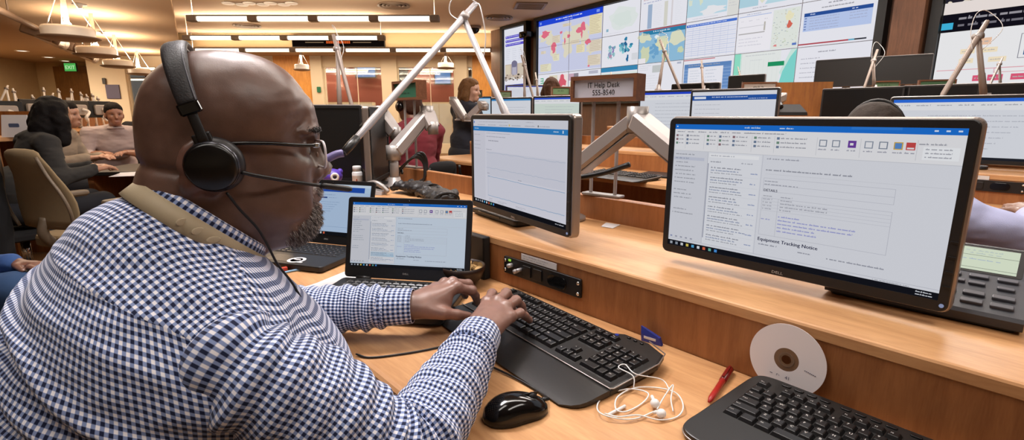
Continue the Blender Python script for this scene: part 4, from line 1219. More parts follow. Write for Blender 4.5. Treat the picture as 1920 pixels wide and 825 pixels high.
# ------------------------------------------------------------------ laptops
def laptop(label, X, Y, Z, ang, art, W=.342, Dp=.235, lidh=.220, tilt=.28, sticker=False):
    """origin under the middle of the hinge; local Y points away from the user"""
    t = thing('laptop', label, 'laptop', d2w(X, Y, Z), DROT + ang - PI / 2)
    MB().prism(rrect(0, -Dp / 2, W, Dp, .012, 4), 0.002, .020, .003, ch0=.003).build('base', M['black'], t)
    k = MB(); k.rbox((0, -.075, .0198), (W - .045, .112, .0016), .004, .0005); k.build('key_well', M['keywell'], t)
    for r in range(6):
        y = -.028 - r * .0185
        n = 14 if r < 5 else 9
        x = -(W - .055) / 2; full = W - .055
        ws = [1] * n
        if r == 5: ws = [1, 1, 1, 1, 5.2, 1, 1, 1, 1]
        elif r: ws[-1] = 1.6; ws[0] = 1.2
        tot = sum(ws)
        for wv in ws:
            w = full * wv / tot
            keycap(w - .0016, .0165, .0022, random.choice('QWERTYASDFGHKLZXCVBNM') if wv < 2 else '', .0040).build('key', [M['key'], M['legend']], t, (x + w / 2, y, .0204)); x += w
    MB().rbox((-.01, -.185, .0201), (.10, .062, .0008), .004, .0003).build('touchpad', M['rest'], t)
    L = MB(); R = Matrix.Translation((0, .004, .020)) @ Matrix.Rotation(-tilt, 4, 'X')
    L.M = R; L.rbox((0, .0035, lidh / 2), (W, .007, lidh), .009, .002, axis='y'); lo = L.build('lid', M['black'], t)
    e = R.to_euler()
    sw, sh = W - .030, lidh - .046
    art.build('screen', M['lapscreen'], lo, sw, sh, tuple(R @ Vector((0, -.0004, lidh / 2 + .008))), tuple(e))
    l = Art(40, 10, '#151415', .0001); l.text(20, 2, 6.5, 'DELL', '#b9b6b4', 2, True, 1.25)
    l.build('logo', M['print'], lo, .028, .007, tuple(R @ Vector((0, -.0004, .016))), tuple(e))
    h = MB(); h.M = R; h.tube([(0, -.0008, lidh - .009), (0, .002, lidh - .009)], .0022, 10); h.build('webcam', M['black_gloss'], lo)
    for sx in (-W * .34, W * .34): MB().tube([(sx - .02, .004, .019), (sx + .02, .004, .019)], .0058, 10).build('hinge', M['keywell'], t)
    if sticker:
        s_ = MB(); s_.lathe([(.028, .0), (.028, .0003), (.019, .0003), (.019, 0)], (.05, -.195, .0206), 28, smooth=False); s_.tube([(.036, -.19, .0209), (.05, -.196, .0209), (.062, -.192, .0209)], .003, 6)
        s_.box((.075, -.213, .0208), (.02, .008, .0004))
        s_.build('sticker', M['paper'], t)
    return t
def art_lap1():
    a = art_mail(33, tone='#cfdcec', taskbar='#1a1b20')
    a.rect(86, 206, 100, 20, '#9cc4e0', 1)
    return a
def art_lap2():
    r = random.Random(4); a = Art(320, 180, '#b4cbe8', .00025)
    a.rect(0, 0, 320, 9, '#cfe0f2', 1); a.rect(0, 9, 320, 18, '#2450b0', 1); a.rect(296, 9, 24, 18, '#b9d2ea', 2)
    a.words(40, 36, 160, 4.5, '#6d86b4', r); a.rect(120, 46, 24, 5, '#2c4480', 2); a.words(150, 46, 40, 4.5, '#7a92ba', r)
    for k in range(5): a.words(120, 62 + k * 8, 90 - k * 9, 4, '#7f97bf', r)
    a.rect(0, 150, 320, 1, '#8ea8cc', 2); a.rect(0, 168, 320, 12, '#15161b', 3)
    for k in range(9): a.rect(40 + k * 13, 170, 7, 7, r.choice(['#4a90d8', '#d86a4a', '#c9ccd0', '#58a8d8']), 4)
    return a
lap1 = laptop('open laptop with lit mail screen, behind the left typing hand', .640, 1.160, .7325, math.atan2(.626, .78), art_lap1(), W=.356, lidh=.222, tilt=.25)
lap2 = laptop('second open laptop with pale blue screen, below the chin of the headset wearer', .634, 1.70, .7305, math.atan2(.5, .86), art_lap2(), W=.345, lidh=.225, tilt=.30, sticker=True)

# papers under the front laptop
pp = thing('paper_stack', 'folded white papers sticking out from under the front laptop', 'papers', d2w(.512, 1.318, .7306), DROT + .2)
for k in range(3):
    MB().box((k * .012, .012 * k - .01, .0008 + k * .0008), (.17 - k * .02, .11 - .014 * k, .0007), rz=.12 * k).build('sheet', M['paper'], pp)
# dark bowl of snacks
bw = thing('bowl', 'small dark bowl with tan contents behind the front laptop', 'bowl', d2w(.775, 1.080, .7306))
bw.scale = (.85, .85, .95)
MB().lathe([(.032, 0), (.040, .004), (.060, .022), (.071, .045), (.073, .060), (.070, .060), (.066, .044), (.05, .022), (.0, .012)], n=36).build('bowl', mat('dark brown bowl', '#2b1a11', .4), bw)
rd = random.Random(6)
cc = MB(); cc.lathe([(.0, .050), (.035, .050), (.058, .043), (.066, .038)], n=24, caps=False)
for k in range(60):
    a_, r_ = rd.random() * 6.28, .058 * math.sqrt(rd.random())
    p = (r_ * math.cos(a_), r_ * math.sin(a_), .050 + rd.random() * .005)
    cc.M = Matrix.Translation(p) @ Matrix.Rotation(rd.random() * .7, 4, 'X') @ Matrix.Rotation(rd.random() * .7, 4, 'Y')
    cc.cyl((0, 0, 0), (0, 0, .0015), .0095, n=12, smooth=False)
co = cc.build('coins', mat('worn brass coins', '#9a7a4c', .4, metal=.6), bw); co['kind'] = 'stuff'
# black slab against the riser
bs = thing('black_folder', 'flat black folder standing against the riser behind the bowl', 'folder', d2w(.8515, 1.165, .7306), DROT)
MB().rbox((0, 0, .062), (.026, .19, .123), .003, .002, axis='x').build('cover', M['black'], bs)
MB().box((.0, -.0, .0615), (.018, .192, .118)).build('pages', mat('dark page block', '#1d1b1a', .8), bs)

# ------------------------------------------------------------------ desk telephone
ph = thing('desk_telephone', 'black desk telephone with pale green display, half behind the right monitor', 'telephone', d2w(1.055, .152, .8576), deskrot(.03))
PW = .268; KX = .034
sd = MB()
pr = [(0, .006), (-.004, .020), (.0, .026), (.11, .060), (.165, .098), (.172, .098), (.178, .090), (.178, .006)]
vs = [(-PW / 2, y, z) for y, z in pr] + [(PW / 2, y, z) for y, z in pr]; n = len(pr)
sd.add(vs, [(i, (i + 1) % n, n + (i + 1) % n, n + i) for i in range(n)] + [tuple(range(n)), tuple(range(2 * n - 1, n - 1, -1))], False)
sd.build('body', mat('dark slate plastic', '#3f4148', .45, bump=.1, bscale=800), ph)
MB().rbox((0, .085, .004), (PW - .012, .16, .008), .01, .002).build('foot', M['black'], ph)
sl = math.atan2(.034, .11); s2 = math.atan2(.038, .055)
lc = Art(100, 52, '#ccd6c0', .0002); rq = random.Random(1)
lc.rect(0, 18, 100, .8, '#6a7066'); lc.rect(0, 46, 100, .8, '#6a7066'); lc.rect(46, 0, .8, 18, '#6a7066')
lc.words(8, 5, 30, 4, '#a3b0b8', rq); lc.words(56, 6, 36, 4, '#a3b0b8', rq); lc.words(60, 12, 30, 4, '#a3b0b8', rq); lc.words(52, 26, 40, 4, '#8fa0c4', rq); lc.words(4, 36, 60, 5, '#7f92c0', rq)
Rm = Matrix.Translation((0, .1385, .0805)) @ Matrix.Rotation(s2 - PI / 2, 4, 'X')
MB_ = MB(); MB_.M = Rm; MB_.rbox((KX, .0015, 0), (.176, .003, .066), .004, .001, axis='y'); MB_.build('display_frame', M['black'], ph)
lc.build('display', mat_vcol('pale lcd', 1.0), ph, .160, .056, tuple(Rm @ Vector((KX, -.0006, 0))), tuple(Rm.to_euler()))
Rt = Matrix.Translation((0, .170, .1005))
tp = Art(100, 10, '#2a2a2e', .0002); tp.poly([(36, 1), (60, 0), (84, 4), (50, 3)], '#a33a4a', 2); tp.words(26, 1.2, 40, 3.8, '#c9c9cc', rq, 3, .98); tp.words(42, 5.4, 42, 3.6, '#c9c9cc', rq, 3, .98)
def phone_key(x, y, w, d):
    x += KX
    z = .026 + y * math.tan(sl)
    m = MB(); m.M = Matrix.Translation((x, y, z)) @ Matrix.Rotation(sl, 4, 'X'); m.rbox((0, 0, .002), (w, d, .006), .003, .0015)
    m.build('key', M['pk'], ph)
M['pk'] = mat('slate key', '#55565e', .4)
for k in range(5): phone_key(-.072 + k * .036, .098, .026, .010)
for (x, y) in ((-.072, .075), (-.036, .075), (-.012, .084), (-.012, .070), (.010, .077), (.036, .075), (.072, .072)): phone_key(x, y, .022, .008)
for k in range(-1, 5): phone_key(-.072 + k * .036, .044, .028, .011)
for k in range(-1, 5): phone_key(-.072 + k * .036, .020, .028, .011)
pl = MB(); pl.box((0, .1715, .0985), (PW - .004, .012, .002)); pl.build('top_strip', M['black'], ph)
tp.build('badge', M['print'], ph, .14, .016, (.02 + KX, .1640, .0945), (s2 - PI / 2, 0, 0))

# ------------------------------------------------------------------ small things on the rear shelf
pc = dthing('paper_scrap', 'small white paper scrap on the rear shelf next to the middle monitor', 'paper', 1.216, .922, .8576, .3)
MB().loft([[(-.03, -.02, .0004), (.03, -.022, .0004), (.03, -.022, .0012), (-.03, -.02, .0012)], [(-.022, .02, .0004), (.026, .022, .003), (.026, .022, .0036), (-.022, .02, .0012)]], smooth=False).build('sheet', M['paper'], pc)
pb = dthing('pill_bottle', 'small white capped bottle on the rear shelf behind the pale blue laptop', 'bottle', 1.022, 2.262, .8577)
MB().lathe([(.022, 0), (.024, .003), (.024, .064), (.019, .072)], n=24).build('body', M['white_plastic'], pb)
MB().lathe([(.020, .072), (.020, .094), (.017, .097)], n=24).build('cap', M['white_plastic'], pb)
MB().lathe([(.0243, .012), (.0243, .052)], n=24, caps=False).build('label', mat('pale label', '#d8c4b4', .6), pb)
MB().box((-.012, -.0212, .03), (.012, .002, .014), rz=.5).build('mark', mat('orange mark', '#d2603a', .6), pb)
st = dthing('stapler', 'grey stapler with silver lever on the rear shelf behind the front laptop', 'stapler', .955, 2.02, .8576, -1.1)
m = MB(); m.loft([[(-.09, -.022, 0), (-.09, .022, 0), (-.09, .018, .016), (-.09, -.018, .016)], [(0, -.03, 0), (0, .03, 0), (0, .024, .022), (0, -.024, .022)], [(.085, -.02, 0), (.085, .02, 0), (.085, .016, .014), (.085, -.016, .014)]], smooth=False)
m.build('base', mat('light grey plastic', '#a8a4a4', .45), st)
m = MB(); m.loft([[(-.095, -.012, .026), (-.095, .012, .026), (-.095, .01, .040), (-.095, -.01, .040)], [(.02, -.016, .022), (.02, .016, .022), (.02, .014, .044), (.02, -.014, .044)]], smooth=False); m.build('arm', M['keywell'], st)
m = MB(); m.tube(smooth_path([(.0, 0, .040), (.045, 0, .048), (.085, 0, .03), (.105, 0, .012)], 5), [.012] * 5 + [.011] * 5 + [.009] * 6, 10); m.build('lever', M['silver'], st)
by = dthing('toy_ball', 'purple rubber toy with a white ring behind the microphone', 'toy', .895, 2.245, .8577, 1.15)
m = MB(); m.ell((0, 0, .060), (.042, .046, .034), 18, 12); m.ell((0, .03, .082), (.016, .014, .02), 10, 8); m.ell((.0, -.034, .078), (.016, .014, .016), 10, 8); m.lathe([(.030, .0), (.036, .004), (.026, .02), (.018, .045)], n=18)
m.build('body', mat('purple rubber', '#5a3fae', .45), by)
m = MB(); m.M = Matrix.Translation((-.0385, -.012, .060)) @ Matrix.Rotation(-PI / 2, 4, 'Y'); m.lathe([(.019, -.004), (.019, .004), (.009, .006), (.009, -.004)], n=22); m.build('ring', M['white_plastic'], by)
m = MB(); m.ell((-.043, -.012, .060), (.003, .007, .007), 10, 6); m.build('pupil', M['black'], by)
cable('dark cords beside the second laptop on the worktop', [(.37, 1.78, .7352), (.40, 1.90, .7352), (.52, 2.03, .7352), (.60, 2.07, .7352)], .004, M['black'])
cable('dark cord running along the second laptop towards its hinge', [(.40, 1.80, .7345), (.50, 1.925, .7345), (.66, 1.985, .7345)], .003, M['black'])
t = cable('pale blue network cable with red plug before the second laptop', [(.405, 1.50, .7335), (.43, 1.508, .7335), (.465, 1.512, .7335), (.50, 1.50, .7335)], .0032, mat('blue cable', '#7fa8c8', .5))
m = MB(); m.rbox((.038, .035, .004), (.02, .014, .010), .002, .001); m.build('plug', mat('red plug', '#b8402c', .4), t)
# ================================================================== ORGANIC SURFACES
class Field:
    """a signed distance grid that solids are blended into; surface nets turn it into one continuous mesh"""
    def __init__(s, lo, hi, h):
        s.lo = np.array(lo, float); s.h = h
        s.n = np.ceil((np.array(hi) - s.lo) / h).astype(int) + 1
        s.d = np.full(tuple(s.n), 0.5, np.float32)
    def _sub(s, lo, hi):
        a = np.clip(np.floor((np.array(lo) - s.lo) / s.h).astype(int), 0, s.n)
        b = np.clip(np.ceil((np.array(hi) - s.lo) / s.h).astype(int) + 1, 0, s.n)
        if np.any(b <= a): return None
        ax = [s.lo[i] + s.h * np.arange(a[i], b[i], dtype=np.float32) for i in range(3)]
        P = np.meshgrid(*ax, indexing='ij')
        return tuple(slice(a[i], b[i]) for i in range(3)), [p.astype(np.float32) for p in P]
    def _mix(s, sl, d, k, cut=False):
        a = s.d[sl]
        if cut: d = -d
        if k <= 0:
            s.d[sl] = np.maximum(a, d) if cut else np.minimum(a, d); return
        h = np.maximum(k - np.abs(a - d), 0) / k
        s.d[sl] = np.maximum(a, d) + h * h * k * .25 if cut else np.minimum(a, d) - h * h * k * .25
    def ell(s, c, r, k=.01, R=None, cut=False):
        c = np.array(c, float); r = np.array(r, float); m = max(r) + k + 3 * s.h
        q = s._sub(c - m, c + m)
        if q is None: return s
        sl, P = q
        x, y, z = [P[i] - c[i] for i in range(3)]
        if R is not None:
            Q = np.array(R.to_3x3().transposed() if hasattr(R, 'to_3x3') else R).astype(np.float32)
            x, y, z = (Q[0, 0] * x + Q[0, 1] * y + Q[0, 2] * z, Q[1, 0] * x + Q[1, 1] * y + Q[1, 2] * z, Q[2, 0] * x + Q[2, 1] * y + Q[2, 2] * z)
        k0 = np.sqrt((x / r[0]) ** 2 + (y / r[1]) ** 2 + (z / r[2]) ** 2)
        k1 = np.sqrt((x / r[0] ** 2) ** 2 + (y / r[1] ** 2) ** 2 + (z / r[2] ** 2) ** 2) + 1e-9
        d = np.where(k0 < 1e-3, -min(r), k0 * (k0 - 1) / k1)
        s._mix(sl, d, k, cut); return s
    def cap(s, a, b, ra, rb=None, k=.01, cut=False, flat=None):
        """tapered capsule; flat=(axis, factor) squashes the section along a direction"""
        rb = ra if rb is None else rb
        a = np.array(a, float); b = np.array(b, float); m = max(ra, rb) + k + 3 * s.h
        q = s._sub(np.minimum(a, b) - m, np.maximum(a, b) + m)
        if q is None: return s
        sl, P = q
        ab = b - a; L = ab.dot(ab) + 1e-12
        px = [P[i] - a[i] for i in range(3)]
        t = np.clip((px[0] * ab[0] + px[1] * ab[1] + px[2] * ab[2]) / L, 0, 1)
        v = [px[i] - t * ab[i] for i in range(3)]
        if flat is not None:
            ax, fa = flat; ax = np.array(ax, float); ax /= np.linalg.norm(ax)
            w = v[0] * ax[0] + v[1] * ax[1] + v[2] * ax[2]
            v = [v[i] + ax[i] * w * (fa - 1) for i in range(3)]
        d = np.sqrt(v[0] ** 2 + v[1] ** 2 + v[2] ** 2) - (ra + (rb - ra) * t)
        s._mix(sl, d, k, cut); return s
    def chain(s, pts, rs, k=.01):
        for i in range(len(pts) - 1): s.cap(pts[i], pts[i + 1], rs[i], rs[i + 1], k)
        return s
    def nets(s, relax=2):
        d = s.d; ins = d < 0
        c = np.zeros(tuple(s.n - 1), np.int8)
        for i in (0, 1):
            for j in (0, 1):
                for k in (0, 1):
                    c += ins[i:s.n[0] - 1 + i, j:s.n[1] - 1 + j, k:s.n[2] - 1 + k]
        act = (c > 0) & (c < 8)
        idx = np.argwhere(act)
        vid = np.full(act.shape, -1, np.int64); vid[act] = np.arange(len(idx))
        acc = np.zeros((len(idx), 3)); cnt = np.zeros(len(idx))
        cr = [(i, j, k) for i in (0, 1) for j in (0, 1) for k in (0, 1)]
        val = {q: d[idx[:, 0] + q[0], idx[:, 1] + q[1], idx[:, 2] + q[2]] for q in cr}
        for a in cr:
            for ax in range(3):
                if a[ax]: continue
                b = list(a); b[ax] = 1; b = tuple(b)
                va, vb = val[a], val[b]; m = (va < 0) != (vb < 0)
                t = np.where(m, va / (va - vb + 1e-12), 0)
                p = np.array(a, float)[None, :].repeat(len(idx), 0); p[:, ax] += t
                acc[m] += p[m]; cnt[m] += 1
        V = s.lo + s.h * (idx + acc / cnt[:, None])
        F = []
        for ax in range(3):
            u, v = (ax + 1) % 3, (ax + 2) % 3
            sl0 = [slice(None)] * 3; sl1 = [slice(None)] * 3
            sl0[ax] = slice(0, -1); sl1[ax] = slice(1, None)
            e = ins[tuple(sl0)] != ins[tuple(sl1)]
            E = np.argwhere(e)
            E = E[(E[:, u] > 0) & (E[:, v] > 0) & (E[:, u] < s.n[u] - 1) & (E[:, v] < s.n[v] - 1)]
            flip = ins[E[:, 0], E[:, 1], E[:, 2]]
            def at_(du, dv):
                q = E.copy(); q[:, u] -= du; q[:, v] -= dv
                return vid[q[:, 0], q[:, 1], q[:, 2]]
            quad = np.stack([at_(1, 1), at_(0, 1), at_(0, 0), at_(1, 0)], 1)
            quad[~flip] = quad[~flip][:, ::-1]
            F.append(quad)
        F = np.concatenate(F); F = F[(F >= 0).all(1)]
        for _ in range(relax):
            A = np.zeros_like(V); n = np.zeros(len(V))
            for i in range(4):
                a, b = F[:, i], F[:, (i + 1) % 4]
                np.add.at(A, a, V[b]); np.add.at(n, a, 1)
                np.add.at(A, b, V[a]); np.add.at(n, b, 1)
            V = V * .5 + .5 * A / np.maximum(n, 1)[:, None]
        return V, F
def np_mesh(name, V, F, mats, parent=None, smooth=True, keep=None, col=None, uv=None):
    me = bpy.data.meshes.new(name)
    if keep is not None:
        ok = keep[F].all(1); F = F[ok]
        used = np.unique(F); mp = np.full(len(V), -1); mp[used] = np.arange(len(used)); F = mp[F]; V = V[used]
        if col is not None: col = col[used]
        if uv is not None: uv = uv[used]
    nq = F.shape[1]
    me.vertices.add(len(V)); me.vertices.foreach_set('co', V.astype(np.float32).ravel())
    me.loops.add(len(F) * nq); me.loops.foreach_set('vertex_index', F.astype(np.int32).ravel())
    me.polygons.add(len(F)); me.polygons.foreach_set('loop_start', np.arange(0, len(F) * nq, nq, dtype=np.int32))
    me.update(calc_edges=True); me.validate()
    me.polygons.foreach_set('use_smooth', np.full(len(me.polygons), smooth))
    for m in (mats if isinstance(mats, (list, tuple)) else [mats]): me.materials.append(m)
    if col is not None:
        ca = me.color_attributes.new('Col', 'FLOAT_COLOR', 'POINT'); ca.data.foreach_set('color', col.astype(np.float32).ravel())
    if uv is not None:
        ul = me.uv_layers.new(name='UVMap'); li = np.empty(len(me.loops), np.int32); me.loops.foreach_get('vertex_index', li)
        ul.data.foreach_set('uv', uv[li].astype(np.float32).ravel())
    me.update()
    return link_mesh(name, me, parent)

def mat_skin(name, tint=1.0):
    """skin whose own colour varies with the Col attribute (lips, palms, lids)"""
    m, nt, b = mat_new(name)
    at_ = nt.nodes.new('ShaderNodeVertexColor'); at_.layer_name = 'Col'
    tc = nt.nodes.new('ShaderNodeTexCoord')
    n1 = nt.nodes.new('ShaderNodeTexNoise'); n1.inputs['Scale'].default_value = 55; n1.inputs['Detail'].default_value = 6
    n2 = nt.nodes.new('ShaderNodeTexNoise'); n2.inputs['Scale'].default_value = 700; n2.inputs['Detail'].default_value = 2
    mx = nt.nodes.new('ShaderNodeMix'); mx.data_type = 'RGBA'; mx.blend_type = 'MULTIPLY'; mx.inputs['Factor'].default_value = .55
    rp = nt.nodes.new('ShaderNodeValToRGB'); rp.color_ramp.elements[0].position = .3; rp.color_ramp.elements[0].color = (.62, .58, .56, 1); rp.color_ramp.elements[1].position = .7; rp.color_ramp.elements[1].color = (1, 1, 1, 1)
    L = nt.links.new
    L(tc.outputs['Object'], n1.inputs['Vector']); L(tc.outputs['Object'], n2.inputs['Vector'])
    L(n1.outputs['Fac'], rp.inputs[0]); L(at_.outputs[0], mx.inputs['A']); L(rp.outputs[0], mx.inputs['B']); L(mx.outputs['Result'], b.inputs['Base Color'])
    b.inputs['Roughness'].default_value = .40; b.inputs['Specular IOR Level'].default_value = .62
    b.inputs['Subsurface Weight'].default_value = .06; b.inputs['Subsurface Radius'].default_value = (.012, .005, .003); b.inputs['Subsurface Scale'].default_value = .3
    bp = nt.nodes.new('ShaderNodeBump'); bp.inputs['Strength'].default_value = .22; bp.inputs['Distance'].default_value = .0012
    ad = nt.nodes.new('ShaderNodeMath'); ad.operation = 'MULTIPLY_ADD'; ad.inputs[1].default_value = .35
    L(n1.outputs['Fac'], ad.inputs[2]); L(n2.outputs['Fac'], ad.inputs[0]); L(ad.outputs[0], bp.inputs['Height']); L(bp.outputs[0], b.inputs['Normal'])
    return m

def mat_gingham(name, period=.0100):
    m, nt, b = mat_new(name)
    N = nt.nodes.new; L = nt.links.new
    uv = N('ShaderNodeUVMap'); uv.uv_map = 'UVMap'
    sp = N('ShaderNodeSeparateXYZ'); L(uv.outputs[0], sp.inputs[0])
    def stripe(sock):
        a = N('ShaderNodeMath'); a.operation = 'MULTIPLY'; a.inputs[1].default_value = 2 * PI / period; L(sock, a.inputs[0])
        s_ = N('ShaderNodeMath'); s_.operation = 'SINE'; L(a.outputs[0], s_.inputs[0])
        r = N('ShaderNodeMapRange'); r.interpolation_type = 'SMOOTHSTEP'; r.inputs['From Min'].default_value = -.42; r.inputs['From Max'].default_value = .30; L(s_.outputs[0], r.inputs['Value'])
        return r.outputs[0]
    u, v = stripe(sp.outputs[0]), stripe(sp.outputs[1])
    sm = N('ShaderNodeMath'); sm.operation = 'ADD'; L(u, sm.inputs[0]); L(v, sm.inputs[1])
    hf = N('ShaderNodeMath'); hf.operation = 'MULTIPLY'; hf.inputs[1].default_value = .5; L(sm.outputs[0], hf.inputs[0])
    rp = N('ShaderNodeValToRGB')
    e = rp.color_ramp.elements
    e[0].position = .0; e[0].color = lin('#eeecf2'); e[1].position = 1.0; e[1].color = lin('#141c3c')
    q = e.new(.5); q.color = lin('#7f8fb8')
    L(hf.outputs[0], rp.inputs[0]); L(rp.outputs[0], b.inputs['Base Color'])
    b.inputs['Roughness'].default_value = .85; b.inputs['Specular IOR Level'].default_value = .25
    b.inputs['Sheen Weight'].default_value = .15
    bp = N('ShaderNodeBump'); bp.inputs['Strength'].default_value = .12; bp.inputs['Distance'].default_value = .0006
    L(hf.outputs[0], bp.inputs['Height']); L(bp.outputs[0], b.inputs['Normal'])
    return m

def value_noise(P, f, seed=0):
    """smooth 3-D noise in numpy, about -1..1"""
    rg = np.random.default_rng(seed); G = rg.uniform(-1, 1, (24, 24, 24))
    Q = P * f + 100; i = np.floor(Q).astype(int); t = Q - i; t = t * t * (3 - 2 * t)
    out = 0
    for a in (0, 1):
        for b in (0, 1):
            for c in (0, 1):
                w = (t[:, 0] if a else 1 - t[:, 0]) * (t[:, 1] if b else 1 - t[:, 1]) * (t[:, 2] if c else 1 - t[:, 2])
                out = out + w * G[(i[:, 0] + a) % 24, (i[:, 1] + b) % 24, (i[:, 2] + c) % 24]
    return out
# ================================================================== THE MAN AT THE DESK
P0 = np.array([.17, .77, 0.0])
man = dthing('person', 'bald person in navy and white checked shirt with headset, typing at the near desk', 'person', P0[0], P0[1], 0)
H = np.array([.17, .77, 1.15])
HYAW = -.26                       # the head is turned a little towards the camera side
HC, HS = math.cos(HYAW), math.sin(HYAW)
HR = Matrix.Rotation(HYAW, 3, 'Z')
def h(f, l, u):
    f = f * .93
    return H + np.array([f * HC - l * HS, f * HS + l * HC, u])
F = Field((-.14, .42, .56), (.74, 1.13, 1.29), .0027)
def HE(c, r, k=.01, R=None, cut=False):
    F.ell(c, (r[0] * .95, r[1], r[2]), k, HR if R is None else HR @ R, cut)
# skull and face
HE(h(-.006, 0, .034), (.102, .080, .089), 0)
HE(h(.040, 0, .040), (.068, .068, .070), .03)
HE(h(.044, 0, -.040), (.066, .064, .078), .03)
HE(h(.045, 0, -.088), (.060, .060, .044), .03)
HE(h(-.04, 0, -.02), (.068, .072, .07), .03)
for sd in (-1, 1):
    HE(h(.006, sd * .052, -.082), (.042, .020, .042), .03)      # jaw angle
    HE(h(.068, sd * .048, -.040), (.030, .020, .026), .022)     # cheek bone
    HE(h(.060, sd * .045, -.080), (.034, .020, .030), .025)     # cheek
    HE(h(.100, sd * .026, .016), (.016, .030, .010), .012)      # brow
HE(h(.080, 0, -.108), (.032, .034, .026), .02)                   # chin
HE(h(.104, 0, .03), (.016, .04, .03), .02)
F.cap(h(.102, 0, .012), h(.116, 0, -.030), .0110, .0140, .012)     # nose ridge
HE(h(.1165, 0, -.0375), (.0172, .0185, .0160), .008)
for sd in (-1, 1):
    HE(h(.1035, sd * .0185, -.0415), (.0168, .0112, .0125), .006)
    HE(h(.110, sd * .009, -.0535), (.006, .0045, .004), .003, None, True)
    HE(h(.113, sd * .034, -.006), (.020, .019, .0135), .014, None, True)  # eye socket
    HE(h(.089, sd * .033, -.007), (.0165, .0165, .0150), .004)             # lids over the eyeball
    HE(h(.1055, sd * .034, -.0085), (.006, .0135, .0030), .002, None, True)   # slit
    HE(h(.086, sd * .034, -.027), (.018, .018, .010), .012)                # bag below the eye
    F.cap(h(.108, sd * .026, -.056), h(.094, sd * .040, -.082), .0035, .0035, .008, True)
HE(h(.098, 0, -.072), (.018, .030, .016), .014)                  # upper lip mound
HE(h(.1080, 0, -.0795), (.0105, .0245, .0068), .004)
HE(h(.1075, 0, -.0935), (.0115, .0220, .0085), .004)
HE(h(.118, 0, -.0862), (.014, .027, .0017), .002, None, True)
HE(h(.110, 0, -.1045), (.008, .018, .005), .008, None, True)
# ears
for sd in (-1, 1):
    Re = Matrix.Rotation(.28, 3, 'Y')
    HE(h(-.034, sd * .088, -.018), (.024, .011, .033), .005, Re)
    HE(h(-.031, sd * .100, -.016), (.016, .006, .024), .004, Re, True)
    HE(h(-.022, sd * .086, -.044), (.009, .007, .010), .005)
# neck, with the roll at its nape
F.cap((.100, .77, .97), (.142, .77, 1.085), .067, .066, .02)
F.cap((.114, .77, 1.05), (.140, .77, 1.12), .065, .066, .02)
F.ell((.21, .77, 1.035), (.05, .05, .035), .03)
# trunk and arms under the clothes
F.ell((.05, .77, .70), (.165, .21, .20), .04)
F.ell((.075, .77, .87), (.145, .20, .15), .05)
F.ell((.07, .77, .945), (.10, .15, .07), .04)
SHR, SHL = (.108, .578, .922), (.118, .965, .925)
ELR, ELL = (.250, .505, .775), (.275, 1.055, .785)
WRR, WRL = (.508, .664, .803), (.492, .876, .801)
F.cap(SHR, (.10, .77, .93), .036, .06, .03); F.cap(SHL, (.10, .77, .93), .036, .06, .03)
F.chain([SHR, ELR, WRR], [.036, .034, .028], .02)
F.chain([SHL, ELL, WRL], [.036, .034, .028], .02)
# hands
def hand(w, kn, fing, thumb, web):
    w = np.array(w)
    for i, (k_, r0, r1) in enumerate(zip(kn, (.0165, .0175, .0165, .0145), (.0115, .0115, .0110, .0100))):
        k_ = np.array(k_)
        a = w + (k_ - w) * .10 + (k_ - np.mean(kn, 0)) * .30
        F.cap(a, k_, r0, r1, .012)
    for i in range(3):
        F.cap(kn[i], kn[i + 1], .0085, .0085, .008)
    for k_, f_, r in zip(kn, fing, (.0102, .0105, .0100, .0090)):
        pts = [np.array(k_)] + [np.array(p) for p in f_]
        rr_ = [r * 1.06, r * 1.0, r * .92, r * .80]
        for i in range(len(pts) - 1): F.cap(pts[i], pts[i + 1], rr_[i], rr_[i + 1], .0035)
        F.ell(pts[1], (r * 1.08,) * 3, .004)
        F.ell(np.array(k_) + np.array([0, 0, .003]), (r * 1.12,) * 3, .006)
    t = [np.array(p) for p in thumb]
    F.cap(t[0], t[1], .0185, .0135, .014); F.cap(t[1], t[2], .0122, .0110, .005); F.cap(t[2], t[3], .0110, .0088, .004)
    for a, b, r in web: F.cap(a, b, r, r * .8, .014)
KR = [(.598, .752, .818), (.608, .730, .823), (.610, .706, .819), (.600, .682, .808)]
FR = [[(.640, .787, .817), (.660, .803, .797), (.674, .813, .771)],
      [(.652, .755, .824), (.677, .770, .802), (.691, .778, .772)],
      [(.652, .724, .817), (.676, .734, .796), (.690, .740, .771)],
      [(.634, .692, .804), (.656, .700, .789), (.676, .708, .771)]]
TR = [(.530, .705, .797), (.570, .752, .790), (.602, .782, .780), (.626, .797, .771)]
hand(WRR, KR, FR, TR, [((.545, .70, .805), (.575, .735, .800), .019)])
KL = [(.592, .846, .826), (.597, .871, .829), (.593, .896, .822), (.581, .917, .810)]
FL = [[(.624, .838, .814), (.643, .850, .795), (.657, .862, .771)],
      [(.638, .870, .817), (.658, .880, .797), (.671, .886, .772)],
      [(.632, .902, .808), (.650, .910, .790), (.662, .914, .771)],
      [(.612, .927, .797), (.627, .934, .783), (.638, .938, .771)]]
TL = [(.508, .850, .797), (.540, .826, .788), (.570, .818, .779), (.597, .815, .770)]
hand(WRL, KL, FL, TL, [((.525, .858, .803), (.56, .846, .803), .019)])
for (w_, kk_, s_) in ((WRR, KR, 1), (WRL, KL, -1)):
    F.cap(w_, (np.array(w_) * .45 + np.mean(kk_, 0) * .55), .0255, .022, .02, False, ((0, 0, 1), 1.45))
